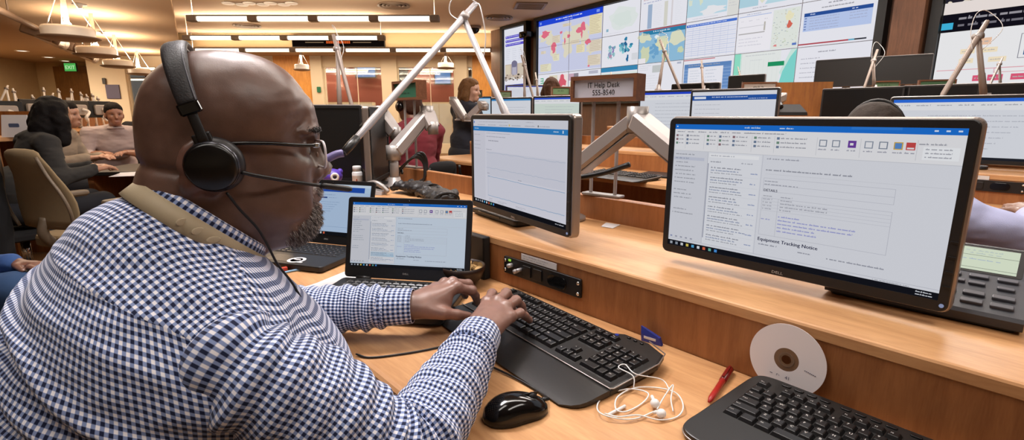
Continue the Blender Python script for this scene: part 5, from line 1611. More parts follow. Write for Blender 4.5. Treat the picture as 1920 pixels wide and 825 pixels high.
# skin grain: veins and tendons on the hands, folds on the face
def soft_folds():
    near_ = np.argwhere(np.abs(F.d) < .02)
    P = F.lo + F.h * near_
    ok = (P[:, 2] > .99) & (P[:, 0] < .35); near2 = near_[ok]; P = P[ok] - H
    f = (P[:, 0] * HC + P[:, 1] * HS) / .93; l = -P[:, 0] * HS + P[:, 1] * HC; u = P[:, 2]
    back = np.clip((-.035 - f) / .03, 0, 1)
    uc = -.020 - .10 * (f + .1) - .6 * l * l
    w = back * (-.0040 * np.exp(-((u - uc) / .006) ** 2) + .0050 * np.exp(-((u - uc + .028) / .017) ** 2) - .0030 * np.exp(-((u - uc + .058) / .006) ** 2))
    fh = np.clip((f - .045) / .03, 0, 1) * np.clip((u - .022) / .01, 0, 1) * np.clip((.085 - u) / .02, 0, 1)
    w += fh * .00035 * np.sin((u + .12 * l * l * 6 + .004 * np.sin(l * 60)) * 2 * PI / .0145)
    tmp = np.exp(-(((f - .085) / .02) ** 2 + ((np.abs(l) - .055) / .014) ** 2)) * np.clip((u - .005) / .01, 0, 1) * np.clip((.05 - u) / .02, 0, 1)
    w += tmp * .0010 * np.sin((u * .8 - f * .7) * 2 * PI / .013)
    w += .0010 * value_noise(P, 30, 12) + .0004 * value_noise(P, 90, 13)
    F.d[near2[:, 0], near2[:, 1], near2[:, 2]] -= w.astype(np.float32)
soft_folds()
V, Q = F.nets(2)
rel = V - H
RELH = np.stack([(rel[:, 0] * HC + rel[:, 1] * HS) / .93, -rel[:, 0] * HS + rel[:, 1] * HC, rel[:, 2]], 1)
base = np.array(lin('#6d5145')[:3])
C = np.ones((len(V), 4)); C[:, :3] = base
def tint(mask, col, k=1.0):
    c = np.array(lin(col)[:3]); mk = np.clip(mask, 0, 1)[:, None] * k
    C[:, :3] = C[:, :3] * (1 - mk) + c * mk
def nearh(f, l, u, r, soft=.5):
    d = np.sqrt((((RELH - np.array([f, l, u])) / np.array(r)) ** 2).sum(1))
    return np.clip((1 - d) / soft, 0, 1)
def near(c, r, soft=.5):
    d = np.sqrt((((V - np.array(c)) / np.array(r)) ** 2).sum(1))
    return np.clip((1 - d) / soft, 0, 1)
tint(nearh(.112, 0, -.0795, (.010, .024, .0065)), '#83544c')
tint(nearh(.112, 0, -.094, (.012, .023, .0085)), '#96615a')
tint(nearh(.12, 0, -.046, (.02, .03, .018), .9), '#84584a', .7)
for sd in (-1, 1):
    tint(nearh(.10, sd * .034, -.012, (.022, .024, .020), .7), '#553629', .8)
    tint(nearh(-.036, sd * .092, -.022, (.03, .02, .04), .6), '#875a4c', .6)
nz = value_noise(V, 26, 3) * .5 + value_noise(V, 60, 4) * .5
C[:, :3] *= (1 + .10 * nz)[:, None]
# fingertips and knuckles
for kk_, ff_ in ((KR, FR), (KL, FL)):
    for k_, f_ in zip(kk_, ff_):
        tint(near(k_, (.013, .013, .013), .8), '#6a4438', .5); tint(near(f_[0], (.012,) * 3, .8), '#6a4438', .5)
hands_m = np.clip((V[:, 0] - .47) / .04, 0, 1)
tint(hands_m, '#9a7264', .7)
M['skin'] = mat_skin('dark brown skin')
body = np_mesh('body', V - P0, Q, M['skin'], man, col=C)
# eyes
for sd in (-1, 1):
    m = MB(); c = h(.0898, sd * .033, -.0075) - P0
    m.ell(c, (.0145,) * 3, 18, 12); e = m.build('eye', mat('eye white', '#75675e', .25), man)
    m = MB(); m.M = Matrix.Translation(c) @ Matrix.Rotation(HYAW, 4, 'Z') @ Matrix.Translation((.0118, -sd * .001, -.002)) @ Matrix.Rotation(PI / 2, 4, 'Y'); m.lathe([(.0068, -.002), (.0062, .0015), (.003, .0027), (.0, .0029)], n=18); m.build('iris', mat('dark iris', '#1c100a', .08), e)
# beard and brows: short hairs grown out of the skin
nrm = np.zeros_like(V)
tri = np.cross(V[Q[:, 2]] - V[Q[:, 0]], V[Q[:, 3]] - V[Q[:, 1]])
for i in range(4): np.add.at(nrm, Q[:, i], tri)
nrm /= np.linalg.norm(nrm, axis=1)[:, None] + 1e-12
def hairs(name, w, n, length, rad, cols, seed, bend=(.2, 0, -.6), lift=.6):
    rg = np.random.default_rng(seed)
    p = w / w.sum(); pick = rg.choice(len(V), n, p=p)
    vs, cc = [], []
    B = V[pick] + rg.normal(0, .0011, (n, 3)); N_ = nrm[pick]
    D = N_ * lift + np.array(bend)[None, :] + rg.normal(0, .22, (n, 3)); D /= np.linalg.norm(D, axis=1)[:, None]
    L_ = length * rg.uniform(.55, 1.1, n)
    S = np.cross(D, rg.normal(0, 1, (n, 3))); S /= np.linalg.norm(S, axis=1)[:, None]; T = np.cross(D, S)
    B = B - N_ * .0008
    k = len(cols); cl = np.array([lin(c) for c in cols])[rg.integers(0, k, n)]
    mid = B + D * (L_ * .55)[:, None]; tip = B + D * L_[:, None] + np.array([0, 0, -.22]) * L_[:, None]
    pts = np.stack([B + S * rad, B - S * .5 * rad + T * .87 * rad, B - S * .5 * rad - T * .87 * rad, mid + S * rad * .8, mid - S * .4 * rad + T * .7 * rad, mid - S * .4 * rad - T * .7 * rad, tip], 1).reshape(-1, 3)
    fq = np.array([(0, 1, 4, 3), (1, 2, 5, 4), (2, 0, 3, 5)]); ft = np.array([(3, 4, 6), (4, 5, 6), (5, 3, 6)])
    me = bpy.data.meshes.new(name)
    o_ = (np.arange(n) * 7)[:, None, None]
    faces = [tuple(f) for f in (fq[None] + o_).reshape(-1, 4)] + [tuple(f) for f in (ft[None] + o_).reshape(-1, 3)]
    me.from_pydata([tuple(p) for p in pts - P0], [], faces)
    ca = me.color_attributes.new('Col', 'FLOAT_COLOR', 'POINT'); ca.data.foreach_set('color', np.repeat(cl, 7, 0).astype(np.float32).ravel())
    me.materials.append(M['hair_v']); me.update()
    o = link_mesh(name, me, man); o['kind'] = 'stuff'
    return o
M['hair_v'] = mat_vcol('hair colours', emit=False, rough=.6)
f_, l_, u_ = RELH[:, 0], RELH[:, 1], RELH[:, 2]
face = (f_ > .04) & (u_ < 0) & (V[:, 0] < .33) & (V[:, 2] > .98)
w_b = np.where(face, nearh(.085, 0, -.112, (.052, .060, .040), .35), 0)
w_b += np.where(face, nearh(.108, 0, -.068, (.020, .034, .010), .5) * .9, 0)
w_b += np.where(face, nearh(.088, -.034, -.090, (.022, .018, .026), .6) * .9 + nearh(.088, .034, -.090, (.022, .018, .026), .6) * .9, 0)
w_b *= (1 - nearh(.112, 0, -.086, (.016, .025, .0155), .15))
hairs('beard', w_b, 5600, .0068, .00034, ['#8d8480', '#b4aca6', '#5a5050', '#2c2422', '#cfc8c0', '#75695f', '#3a302d'], 5)
w_e = nearh(.110, -.030, .020, (.016, .026, .0045), .4) + nearh(.110, .030, .020, (.016, .026, .0045), .4)
hairs('eyebrow', w_e, 900, .0065, .00035, ['#1c1512', '#2a201c', '#3a302c'], 6, (-.55, -.75, .0), .25)
# finger nails
M['nail'] = mat('finger nail', '#b58a7c', .25)
for ff_ in (FR, FL):
    for f3 in ff_:
        a, b = np.array(f3[1]), np.array(f3[2]); d = (b - a) / np.linalg.norm(b - a)
        up = np.array([0, 0, 1.0]); up = up - d * up.dot(d); up /= np.linalg.norm(up)
        side = np.cross(d, up)
        Rn = Matrix(((d[0], side[0], up[0]), (d[1], side[1], up[1]), (d[2], side[2], up[2])))
        m = MB(); m.ell(tuple(b - d * .001 + up * .0068 - P0), (.0062, .0052, .0016), 12, 6, None, Rn); m.build('fingernail', M['nail'], man)

# ------------------------------------------------------------------ shirt
S = Field((-.18, .48, .56), (.36, 1.07, 1.14), .004)
S.ell((.055, .77, .69), (.190, .238, .21), .05)
S.ell((.074, .77, .875), (.166, .222, .165), .06)
S.ell((.062, .77, .945), (.118, .175, .095), .05)
S.ell((.15, .77, .80), (.15, .19, .14), .06)
S.cap((.108, .605, .905), (.09, .72, .945), .064, .064, .04); S.cap((.118, .938, .908), (.09, .82, .945), .064, .064, .04)
S.cap((.100, .60, .912), (.088, .77, .968), .056, .060, .04); S.cap((.110, .94, .915), (.088, .77, .968), .056, .060, .04)
S.ell((.055, .77, 1.012), (.072, .105, .080), .05)
near_ = np.argwhere(np.abs(S.d) < .03)
Pp = S.lo + S.h * near_
Y_, Z_, X_ = Pp[:, 1] - .77, Pp[:, 2], Pp[:, 0]
wr = value_noise(Pp * np.array([1.0, .55, 1.6]), 16, 7) * .0032 + value_noise(Pp * np.array([.8, .5, 2.2]), 34, 8) * .0016
def ridge(d, s_, a_): return a_ * np.exp(-(d / s_) ** 2)
back = np.clip((.10 - X_) / .06, 0, 1)
# drag folds across the lower back and from the arm hole
gq = Z_ + .58 * X_ - .0764 * Pp[:, 1]; g1 = gq - (.853 + .24 * (Pp[:, 1] - .62)) - .004 * np.sin(Pp[:, 1] * 40)
wr += back * (ridge(g1, .011, .0095) - ridge(g1 + .026, .014, .0085))
g2 = gq - (.800 + .22 * (Pp[:, 1] - .62)) - .006 * np.sin(Pp[:, 1] * 33 + 1)
wr += back * (ridge(g2, .012, .0090) - ridge(g2 + .028, .015, .0080))
g3 = gq - (.745 + .2 * (Pp[:, 1] - .62))
wr += back * (ridge(g3, .013, .0085) - ridge(g3 + .03, .015, .0075))
g4 = gq - (.915 + .05 * (Pp[:, 1] - .62)) - .005 * np.sin(Pp[:, 1] * 25)
wr += back * ridge(g4, .010, .0025)
wr += np.where(X_ < .13, ridge(Z_ + .58 * X_ - .0764 * Pp[:, 1] - .964 - .003, .004, .0022), 0)
wr += np.where(Y_ < 0, ridge((X_ - .16) * .8 + (Z_ - .98) * .5, .008, .004) + ridge((X_ - .20) * .8 + (Z_ - .95) * .5, .010, .005), 0)
S.d[near_[:, 0], near_[:, 1], near_[:, 2]] -= wr.astype(np.float32)
SV, SQ = S.nets(2)
# split at the yoke seam so that the checks of the two cloths do not smear into each other
bmx = bmesh.new()
_bv = [bmx.verts.new(p) for p in SV]
for q in SQ: bmx.faces.new([_bv[i] for i in q])
for co, no in (((0, 0, .964), (.58, -.0764, 1)), ((.14, 0, 0), (1, 0, 0))):
    bmesh.ops.bisect_plane(bmx, geom=bmx.verts[:] + bmx.edges[:] + bmx.faces[:], dist=1e-5, plane_co=co, plane_no=no)
bmesh.ops.triangulate(bmx, faces=bmx.faces[:])
bmx.verts.index_update()
SV = np.array([tuple(v.co) for v in bmx.verts]); SQ = np.array([[v.index for v in f.verts] for f in bmx.faces]); bmx.free()
CT = SV[SQ].mean(1)
fy = (CT[:, 2] + .58 * CT[:, 0] - .0764 * CT[:, 1] > .964) & (CT[:, 0] < .14)
M['gingham'] = mat_gingham('navy and white gingham', .0100)
def part_shirt(name, fm, force, parent):
    q = SQ[fm]; used = np.unique(q); mp = np.full(len(SV), -1); mp[used] = np.arange(len(used))
    P = SV[used]
    x, y, z = P[:, 0] - .07, P[:, 1] - .77, P[:, 2]
    if force == 'yoke': uv = 1.33 * np.stack([y * .95 - .35 * x, x * .95 + .25 * y + .3 * z], 1)
    else:
        phi = np.arctan2(y / .225, -x / .168)
        tb = np.linspace(-PI, PI, 721); ds = np.sqrt((.225 * np.cos(tb)) ** 2 + (.168 * np.sin(tb)) ** 2)
        sa = np.concatenate([[0], np.cumsum((ds[1:] + ds[:-1]) / 2 * (tb[1] - tb[0]))]); sa -= np.interp(0, tb, sa)
        uv = 1.33 * np.stack([np.interp(phi, tb, sa), z - .0764 * y + .45 * x], 1)
    return np_mesh(name, P - P0, mp[q], M['gingham'], parent, uv=uv)
shirt = part_shirt('shirt', ~fy, 'body', man)
part_shirt('yoke', fy, 'yoke', shirt)

def sleeve(name, pts, rads, parent, seed, n=56, cuffgap=0.0, twist=0.0):
    path = smooth_path(pts, 14); P = np.array([tuple(p) for p in path]); m = len(P)
    seg = np.linalg.norm(np.diff(P, axis=0), axis=1); s_ = np.concatenate([[0], np.cumsum(seg)])
    k = int(s_[-1] / .0032); ss = np.linspace(0, s_[-1], k)
    C_ = np.stack([np.interp(ss, s_, P[:, i]) for i in range(3)], 1)
    ki = np.linspace(0, s_[-1], len(rads)); Rr = np.interp(ss, np.interp(np.linspace(0, 1, len(rads)), np.linspace(0, 1, len(pts)), s_[::14][:len(pts)]), rads)
    T = np.gradient(C_, axis=0); T /= np.linalg.norm(T, axis=1)[:, None]
    N_ = np.zeros_like(C_); n0 = np.array([0, 0, -1.0]); 
    for i in range(k):
        n0 = n0 - T[i] * n0.dot(T[i]); n0 /= np.linalg.norm(n0); N_[i] = n0
    Bn = np.cross(T, N_)
    th = np.linspace(0, 2 * PI, n + 1) + twist
    g = np.zeros((k, n + 1, 3)); uv = np.zeros((k, n + 1, 2))
    rg = np.random.default_rng(seed)
    kap = np.linalg.norm(np.gradient(T, axis=0), axis=1) / np.gradient(ss)
    kap = np.convolve(np.pad(kap, 12, mode='edge'), np.ones(25) / 25, 'same')[12:-12]
    endw = np.clip((ss - ss[-1] + .10) / .08, 0, 1)
    for i in range(k):
        d = np.cos(th)[:, None] * N_[i] + np.sin(th)[:, None] * Bn[i]
        base_ = C_[i] + d * Rr[i]
        w = value_noise(base_ * 1.0, 20, seed) * .0042 + value_noise(base_, 46, seed + 1) * .0022
        ph = 2 * PI * ss[i] / .030 + 1.4 * np.cos(th - 1.0) + 2.2 * value_noise(base_, 14, seed + 2)
        w += np.sin(ph) * (.0012 + .0040 * min(1, kap[i] / 9) + .0030 * endw[i])
        g[i] = C_[i] + d * (Rr[i] + w)[:, None]
        uv[i, :, 0] = (th - PI) * (.55 * Rr[i] + .45 * np.mean(Rr)) * 1.42; uv[i, :, 1] = ss[i] * 1.42
    Vg = g.reshape(-1, 3); idx = np.arange(k * (n + 1)).reshape(k, n + 1)
    Fq = np.stack([idx[:-1, :-1], idx[:-1, 1:], idx[1:, 1:], idx[1:, :-1]], -1).reshape(-1, 4)
    return np_mesh(name, Vg - P0, Fq, M['gingham'], parent, uv=uv.reshape(-1, 2))
sleeve('sleeve', [(.095, .65, .925), SHR, (.172, .535, .860), ELR, (.375, .566, .790), (.470, .636, .800)], [.040, .058, .068, .066, .052, .041], shirt, 31)
sleeve('sleeve', [(.105, .89, .925), SHL, (.19, 1.02, .865), ELL, (.385, .970, .795), (.458, .906, .800)], [.040, .058, .068, .064, .050, .041], shirt, 41)
def cuff(a, b, r0, r1, parent, seed):
    a, b = np.array(a), np.array(b); d = b - a; L_ = np.linalg.norm(d); d /= L_
    n0 = np.array([0, 0, -1.0]); n0 -= d * n0.dot(d); n0 /= np.linalg.norm(n0); bn = np.cross(d, n0)
    n = 48; prof = [(0, r0 * .93), (.03, r0), (.5, (r0 + r1) / 2), (.97, r1), (1.0, r1 - .0012), (.97, r1 - .0028), (.5, r1 - .003)]
    th = np.linspace(0, 2 * PI, n + 1); g, uv = [], []
    for q, r in prof:
        rr_ = r * (1 + .03 * np.cos(2 * th + seed))
        flat = 1 - .12 * np.cos(th) ** 2
        g.append(a + d * (L_ * q) + (np.cos(th) * rr_ * flat)[:, None] * n0 + (np.sin(th) * rr_)[:, None] * bn)
        uv.append(np.stack([th * r0, np.full(n + 1, L_ * q)], 1))
    g = np.concatenate(g); uv = np.concatenate(uv); idx = np.arange(len(g)).reshape(len(prof), n + 1)
    Fq = np.stack([idx[:-1, :-1], idx[:-1, 1:], idx[1:, 1:], idx[1:, :-1]], -1).reshape(-1, 4)
    return np_mesh('cuff', g - P0, Fq, M['gingham'], parent, uv=uv)
cuff((.455, .626, .799), (.515, .668, .804), .0440, .0400, shirt, 0)
cuff((.440, .921, .799), (.498, .871, .802), .0430, .0385, shirt, 1)
# collar: a band round the leaning neck, with the lanyard just outside it
cc = np.array([.127, .77, 1.050]); ax1 = np.array([.746, 0, -.666]); ax2 = np.array([0, 1.0, 0]); ax3 = np.array([.666, 0, .746])
def band(name, mat_, a1, a2, off, prof, th0, th1, parent, n=90, uvw=True, wob=0.0):
    th = np.linspace(th0, th1, n); g, uv = [], []
    for (dr, dz) in prof:
        r1, r2 = a1 + dr, a2 + dr
        wv = wob * np.sin(th * 7)
        c = cc + ax3 * off
        g.append(c + (-np.cos(th) * r1)[:, None] * ax1 + (np.sin(th) * r2)[:, None] * ax2 + (dz + wv)[:, None] * ax3)
        uv.append(1.25 * np.stack([th * (a1 + a2) / 2, np.full(n, dz + dr)], 1))
    g = np.concatenate(g); uv = np.concatenate(uv); idx = np.arange(len(g)).reshape(len(prof), n)
    Fq = np.stack([idx[:-1, :-1], idx[:-1, 1:], idx[1:, 1:], idx[1:, :-1]], -1).reshape(-1, 4)
    return np_mesh(name, g - P0, Fq, mat_, parent, uv=uv)
band('collar', M['gingham'], .081, .0845, .0, [(-.004, -.03), (-.002, .009), (.0005, .0140), (.004, .0125), (.006, .002), (.008, -.010), (.009, -.024)], -PI * .97, PI * .97, shirt)
M['lany'] = mat('tan woven lanyard', '#a8987c', .6, bump=.12, bscale=1500, var=.12, vscale=30)
lan = band('lanyard', M['lany'], .0805, .0850, .0, [(.0075, .0015), (.0088, .0018), (.0110, -.0100), (.0135, -.0225), (.0120, -.0230)], -PI * .93, PI * .93, man)
ib = MB(); 
for k in range(3):
    th = -1.15 - .20 * k
    p = cc + (-math.cos(th) * .0948) * ax1 + (math.sin(th) * .0965) * ax2 + (-.0105) * ax3 - P0
    ib.M = Matrix.Translation(tuple(p)) @ Matrix.Rotation(math.atan2(-.0985 * math.cos(th), .1085 * math.sin(th)) , 4, 'Z')
    ib.ell((0, 0, 0), (.008, .0006, .0045), 12, 6)
ib.build('printed_emblem', mat('pale lanyard print', '#bdae92', .7), lan)

# trousers and shoes below the desk
T = Field((-.2, .45, -.01), (.75, 1.10, .66), .009)
T.ell((.03, .77, .58), (.18, .215, .14), .04)
for sd in (-1, 1):
    T.chain([(.05, .77 + sd * .10, .53), (.46, .77 + sd * .15, .55), (.42, .77 + sd * .15, .12)], [.10, .075, .055], .03)
TV, TQ = T.nets(2)
np_mesh('trousers', TV - P0, TQ, mat('charcoal trousers', '#26262c', .9), man)
for sd in (-1, 1):
    m = MB(); y = .77 + sd * .15
    rg_ = []
    for q, (x, w, hh) in enumerate(((.36, .035, .10), (.42, .045, .12), (.50, .048, .075), (.58, .046, .05), (.63, .03, .035))):
        rg_.append([(x - P0[0], y - P0[1] + w * math.cos(a_) * 1.0, max(.002, hh * .5 + hh * .5 * math.sin(a_))) for a_ in [2 * PI * k / 14 for k in range(14)]])
    m.loft(rg_); m.build('shoe', M['black_gloss'], man)

# ------------------------------------------------------------------ headset
hs = dthing('headset', 'black telephone headset with boom microphone, worn by the bald person', 'headset', .17, .77, 1.15, HYAW)
def hp(f, l, u): return Vector((f, l, u))
CUP = Vector((-.016, -.0955, -.019))
arc = []
for k in range(41):
    a_ = PI * k / 40
    y = -.1010 * math.copysign(abs(math.cos(a_)) ** .62, math.cos(a_)); u = .137 * math.sin(a_) ** .85
    arc.append(Vector((-.016 - .040 * (u / .137) + .010 * (u / .137) ** 3, y, -.013 + u)))
def strap(mb, pts, w, t):
    rings = []
    for i, p in enumerate(pts):
        tg = (pts[min(i + 1, len(pts) - 1)] - pts[max(i - 1, 0)]).normalized()
        wd = Vector((1, 0, .25)); wd = (wd - tg * wd.dot(tg)).normalized(); nn = tg.cross(wd)
        ww = w[i] if hasattr(w, '__len__') else w; tt = t[i] if hasattr(t, '__len__') else t
        rings.append([p + wd * (ww * math.cos(q)) * (abs(math.cos(q)) ** -.35 if abs(math.cos(q)) > .05 else 1) + nn * (tt * math.sin(q)) for q in [2 * PI * (j + .5) / 16 for j in range(16)]])
    return mb.loft(rings)
m = MB(); strap(m, arc[5:36], [.0105 + .0040 * math.sin(PI * k / 30) for k in range(31)], .0055); m.build('headband', mat('padded black leatherette', '#29272a', .5, bump=.25, bscale=500), hs)
m = MB(); strap(m, [p * 1.0 + Vector((.0090, 0, .001)) for p in arc[5:36]], .0010, .0060); m.build('band_piping', mat('grey piping', '#5a5a64', .4), hs)
for q in (arc[1:7], arc[34:40]):
    m = MB(); strap(m, q, .0056, .0026); m.build('slider', M['black'], hs)
m = MB(); m.M = Matrix.Translation(arc[5]) @ Matrix.Rotation(-.35, 4, 'Y'); m.rbox((0, 0, 0), (.024, .013, .014), .004, .002); m.build('band_end', M['black_gloss'], hs)
for sd in (-1, 1):
    cx = Vector((CUP.x, -sd * CUP.y * -1 if sd > 0 else CUP.y, CUP.z)); cx.y = sd * .0905
    T0 = Matrix.Translation(cx) @ Matrix.Rotation(sd * .17, 4, 'Z') @ Matrix.Rotation(sd * -PI / 2, 4, 'X') @ Matrix.Rotation(sd * -.10, 4, 'X')
    m = MB(); m.M = T0
    m.lathe([(.0285, -.014), (.0320, -.012), (.0338, -.004), (.0325, .003), (.029, .006)], n=44, caps=False); m.build('ear_cushion', mat('soft black ear pad', '#242225', .42), hs)
    m = MB(); m.M = T0
    m.lathe([(.0285, .004), (.0292, .010), (.0278, .015), (.0255, .0172), (.0, .0180)], n=44, caps=False); m.build('ear_cup', mat('satin black cup', '#0a0a0b', .3), hs)
    m = MB(); m.M = T0; m.lathe([(.0292, .0080), (.0303, .0080), (.0303, .0105), (.0288, .0125)], n=44, caps=False); m.build('cup_ring', mat('dark chrome ring', '#4c4c52', .25, metal=.8), hs)
    m = MB(); m.M = Matrix.Translation(cx + Vector((-.008, sd * .002, .0315))) @ Matrix.Rotation(-.3, 4, 'Y'); m.rbox((0, 0, 0), (.020, .014, .014), .003, .002); m.build('cup_bracket', M['black'], hs)
bm_ = smooth_path([hp(.012, -.098, -.028), hp(.03, -.094, -.034), hp(.068, -.078, -.045), hp(.105, -.056, -.0555)], 6)
MB().tube(bm_, .0024, 8).build('microphone_boom', M['black'], hs)
MB().tube([hp(.105, -.056, -.0555), hp(.110, -.0535, -.0565), hp(.145, -.034, -.0655), hp(.149, -.0315, -.0665)], [.0028, .0042, .0042, .003], 12).build('microphone', M['black'], hs)
wire = smooth_path([hp(-.006, -.096, -.052), hp(.006, -.090, -.075), hp(.022, -.084, -.10), hp(.032, -.078, -.125), hp(.042, -.074, -.155), hp(.058, -.072, -.185), hp(.075, -.072, -.23)], 6)
MB().tube(wire, .0017, 6).build('cable', M['black'], hs)

# ------------------------------------------------------------------ spectacles
sp = dthing('eyeglasses', 'black framed eyeglasses worn below the headset band', 'eyeglasses', .17, .77, 1.15, HYAW)
M['lens'] = M['glass']
for sd in (-1, 1):
    m = MB(); m.tube(smooth_path([(-.025, sd * .084, -.006), (.0, sd * .083, .005), (.045, sd * .079, .005), (.082, sd * .0690, .001), (.1010, sd * .0625, .0)], 5), .0024, 8)
    m.build('temple', M['black_gloss'], sp)
    c = Vector((.1105, sd * .035, -.0135)); Rl = Matrix.Translation(c) @ Matrix.Rotation(sd * -.14, 4, 'Z')
    out = rrect(0, 0, .053, .036, .013, 5)
    m = MB(); m.M = Rl; m.tube([(0, p[0], p[1]) for p in out], .0017, 6, closed=True); m.build('lens_rim', mat('white lens edge glint', '#e4dde2', .15), sp)  # opaque near-white paints the bright reflection along the lens edge
    m = MB(); m.M = Rl; m.prism([(p[0] * .97, p[1] * .97) for p in out], -.0006, .0006, axis='x'); m.build('lens', M['lens'], sp)
    m = MB(); m.ell((.108, sd * .0125, -.018), (.0022, .002, .006), 8, 6); m.build('nose_pad', mat('clear nose pad', '#8a6a5c', .3), sp)
    m = MB(); m.rbox((.1025, sd * .0620, .0), (.009, .004, .006), .0015, .0008); m.build('hinge', M['chrome'], sp)
MB().tube(smooth_path([(.1105, -.0095, -.004), (.1135, 0, -.0015), (.1105, .0095, -.004)], 4), .0017, 8).build('bridge', M['black_gloss'], sp)
# ================================================================== OTHER PEOPLE
_fc = [0]
def figure(label, x, y, floor, heading, skin='#b98a70', shirt='#8a8a90', hair='#1c1512', hairstyle='short', lean=.10, head_yaw=0.0, head_pitch=0.0,
           handL=(.42, .14, .80), handR=(.42, -.14, .80), elL=None, elR=None, trousers='#23242a', big=1.0, collar=True, res=.0075, sleeves=1.0, headset=None, belly=0.0, seat=.47, legs=True):
    """a seated person: X forward, Y to their left, Z up from the floor they sit over"""
    _fc[0] += 1
    t = thing('person', label, 'person', (x, y, floor), heading)
    b = big; sh = .195 * b
    hip = np.array([0, 0, seat + .09]); ch = np.array([lean * .75, 0, seat + .42]); nk = np.array([lean * 1.15, 0, seat + .575]); hd = np.array([lean * 1.15 + .04, 0, seat + .725])
    cy, sy = math.cos(head_yaw), math.sin(head_yaw)
    def h(f, l, u): return hd + np.array([f * cy - l * sy, f * sy + l * cy, u + f * math.sin(head_pitch)])
    HRm = Matrix.Rotation(head_yaw, 3, 'Z')
    F_ = Field((-.30, -.42, seat - .1), (.72, .42, seat + .90), res)
    def HE_(c, r, k=.01, cut=False): F_.ell(c, r, k, HRm, cut)
    HE_(h(-.006, 0, .030), (.095, .075, .088), 0); HE_(h(.035, 0, .025), (.062, .064, .07), .03)
    HE_(h(.040, 0, -.045), (.055, .056, .070), .03); HE_(h(.060, 0, -.092), (.034, .034, .026), .025)
    for sd in (-1, 1):
        HE_(h(.075, sd * .03, .016), (.020, .026, .010), .012); HE_(h(.062, sd * .042, -.032), (.026, .02, .022), .02)
        HE_(h(.097, sd * .031, -.004), (.016, .015, .011), .01, True); HE_(h(-.005, sd * .078, -.015), (.018, .010, .031), .008)
    F_.cap(h(.092, 0, .0), h(.108, 0, -.038), .010, .014, .01); HE_(h(.092, 0, -.078), (.012, .022, .007), .006)
    F_.cap(nk - np.array([.01, 0, .03]), hd - np.array([.015, 0, .06]), .056, .055, .03)
    F_.ell(ch - np.array([0, 0, .03]), (.095 * b, .155 * b, .14), .03); F_.ell(hip + np.array([.0, 0, .09]), (.12 * b, .165 * b, .17), .05)
    arms = []
    for sd, hp_, el in ((1, handL, elL), (-1, handR, elR)):
        s0 = ch + np.array([.0, sd * sh, .105]); hp_ = np.array(hp_, float)
        if el is None: el = (s0 + hp_) / 2 + np.array([-.06, sd * .07, -.13])
        el = np.array(el, float); arms.append((s0, el, hp_))
        F_.chain([s0, el, hp_], [.050 * b, .040 * b, .027], .02)
        d = hp_ - el; d /= np.linalg.norm(d); sdv = np.cross(d, [0, 0, 1.0]); sdv /= np.linalg.norm(sdv) + 1e-9; up = np.cross(sdv, d)
        F_.cap(hp_, hp_ + d * .08 - up * .008, .028, .026, .015, False, (tuple(up), 1.5))
        for q in range(4):
            a_ = hp_ + d * .085 + sdv * (.030 - .020 * q) - up * .008; L_ = (.062, .074, .070, .054)[q] * .6
            F_.cap(a_, a_ + d * L_ - up * .014, .0105, .0098, .004); F_.cap(a_ + d * L_ - up * .014, a_ + d * L_ * 1.5 - up * .038, .0098, .0085, .003)
        F_.cap(hp_ + d * .03 + sdv * (-sd) * -.03, hp_ + d * .075 - sdv * sd * -.048 - up * .02, .014, .010, .008)
    V_, Q_ = F_.nets(1)
    C_ = np.ones((len(V_), 4)); C_[:, :3] = np.array(lin(skin)[:3])
    r_ = V_ - h(.095, 0, -.079); m_ = np.exp(-(r_ ** 2).sum(1) / .018 ** 2)[:, None]
    C_[:, :3] = C_[:, :3] * (1 - m_ * .6) + np.array(lin('#8a4a44')[:3]) * m_ * .6
    for sd in (-1, 1):
        r_ = V_ - h(.085, sd * .031, -.002); m_ = np.exp(-(r_ ** 2).sum(1) / .012 ** 2)[:, None]
        C_[:, :3] = C_[:, :3] * (1 - m_ * .85) + np.array(lin('#2a1c18')[:3]) * m_ * .85
        r_ = (V_ - h(.09, sd * .030, .020)) / np.array([1, 1.6, .5]); m_ = np.exp(-(r_ ** 2).sum(1) / .012 ** 2)[:, None]
        C_[:, :3] = C_[:, :3] * (1 - m_ * .8) + np.array(lin(hair)[:3]) * m_ * .8
    np_mesh('body', V_, Q_, M['skin'], t, col=C_)
    # hair
    G = Field((-.30, -.24, seat + .28), (.42, .24, seat + .93), res)
    def GE(c, r, k=.01, cut=False): G.ell(c, r, k, HRm, cut)
    if hairstyle != 'bald':
        GE(h(-.012, 0, .040), (.100, .082, .092), 0); GE(h(.030, 0, .058), (.066, .069, .060), .02)
        if hairstyle == 'long':
            for sd in (-1, 1): G.chain([h(-.03, sd * .06, .03), h(-.05, sd * .085, -.06), h(-.06, sd * .10, -.19)], [.055, .055, .045], .03)
            G.chain([h(-.07, 0, .0), h(-.10, 0, -.10), h(-.12, 0, -.22)], [.07, .075, .06], .03)
        elif hairstyle == 'bob':
            for sd in (-1, 1): G.chain([h(-.01, sd * .065, .03), h(-.02, sd * .082, -.06), h(-.01, sd * .078, -.115)], [.04, .04, .028], .03)
            G.chain([h(-.07, 0, .0), h(-.09, 0, -.10)], [.06, .05], .03)
        elif hairstyle == 'bun': GE(h(-.12, 0, .05), (.045, .045, .045), .02)
        else:
            GE(h(-.06, 0, -.02), (.045, .07, .06), .03)
        GE(h(.092, 0, -.040), (.075, .080, .096), .008, True)
        for sd in (-1, 1):
            if hairstyle == 'short': GE(h(.02, sd * .09, -.055), (.05, .03, .05), .01, True)
        nr = np.argwhere(np.abs(G.d) < .03); P_ = G.lo + G.h * nr
        am = {'short': .003, 'long': .008, 'bob': .005, 'bun': .004, 'curly': .014}.get(hairstyle, .005)
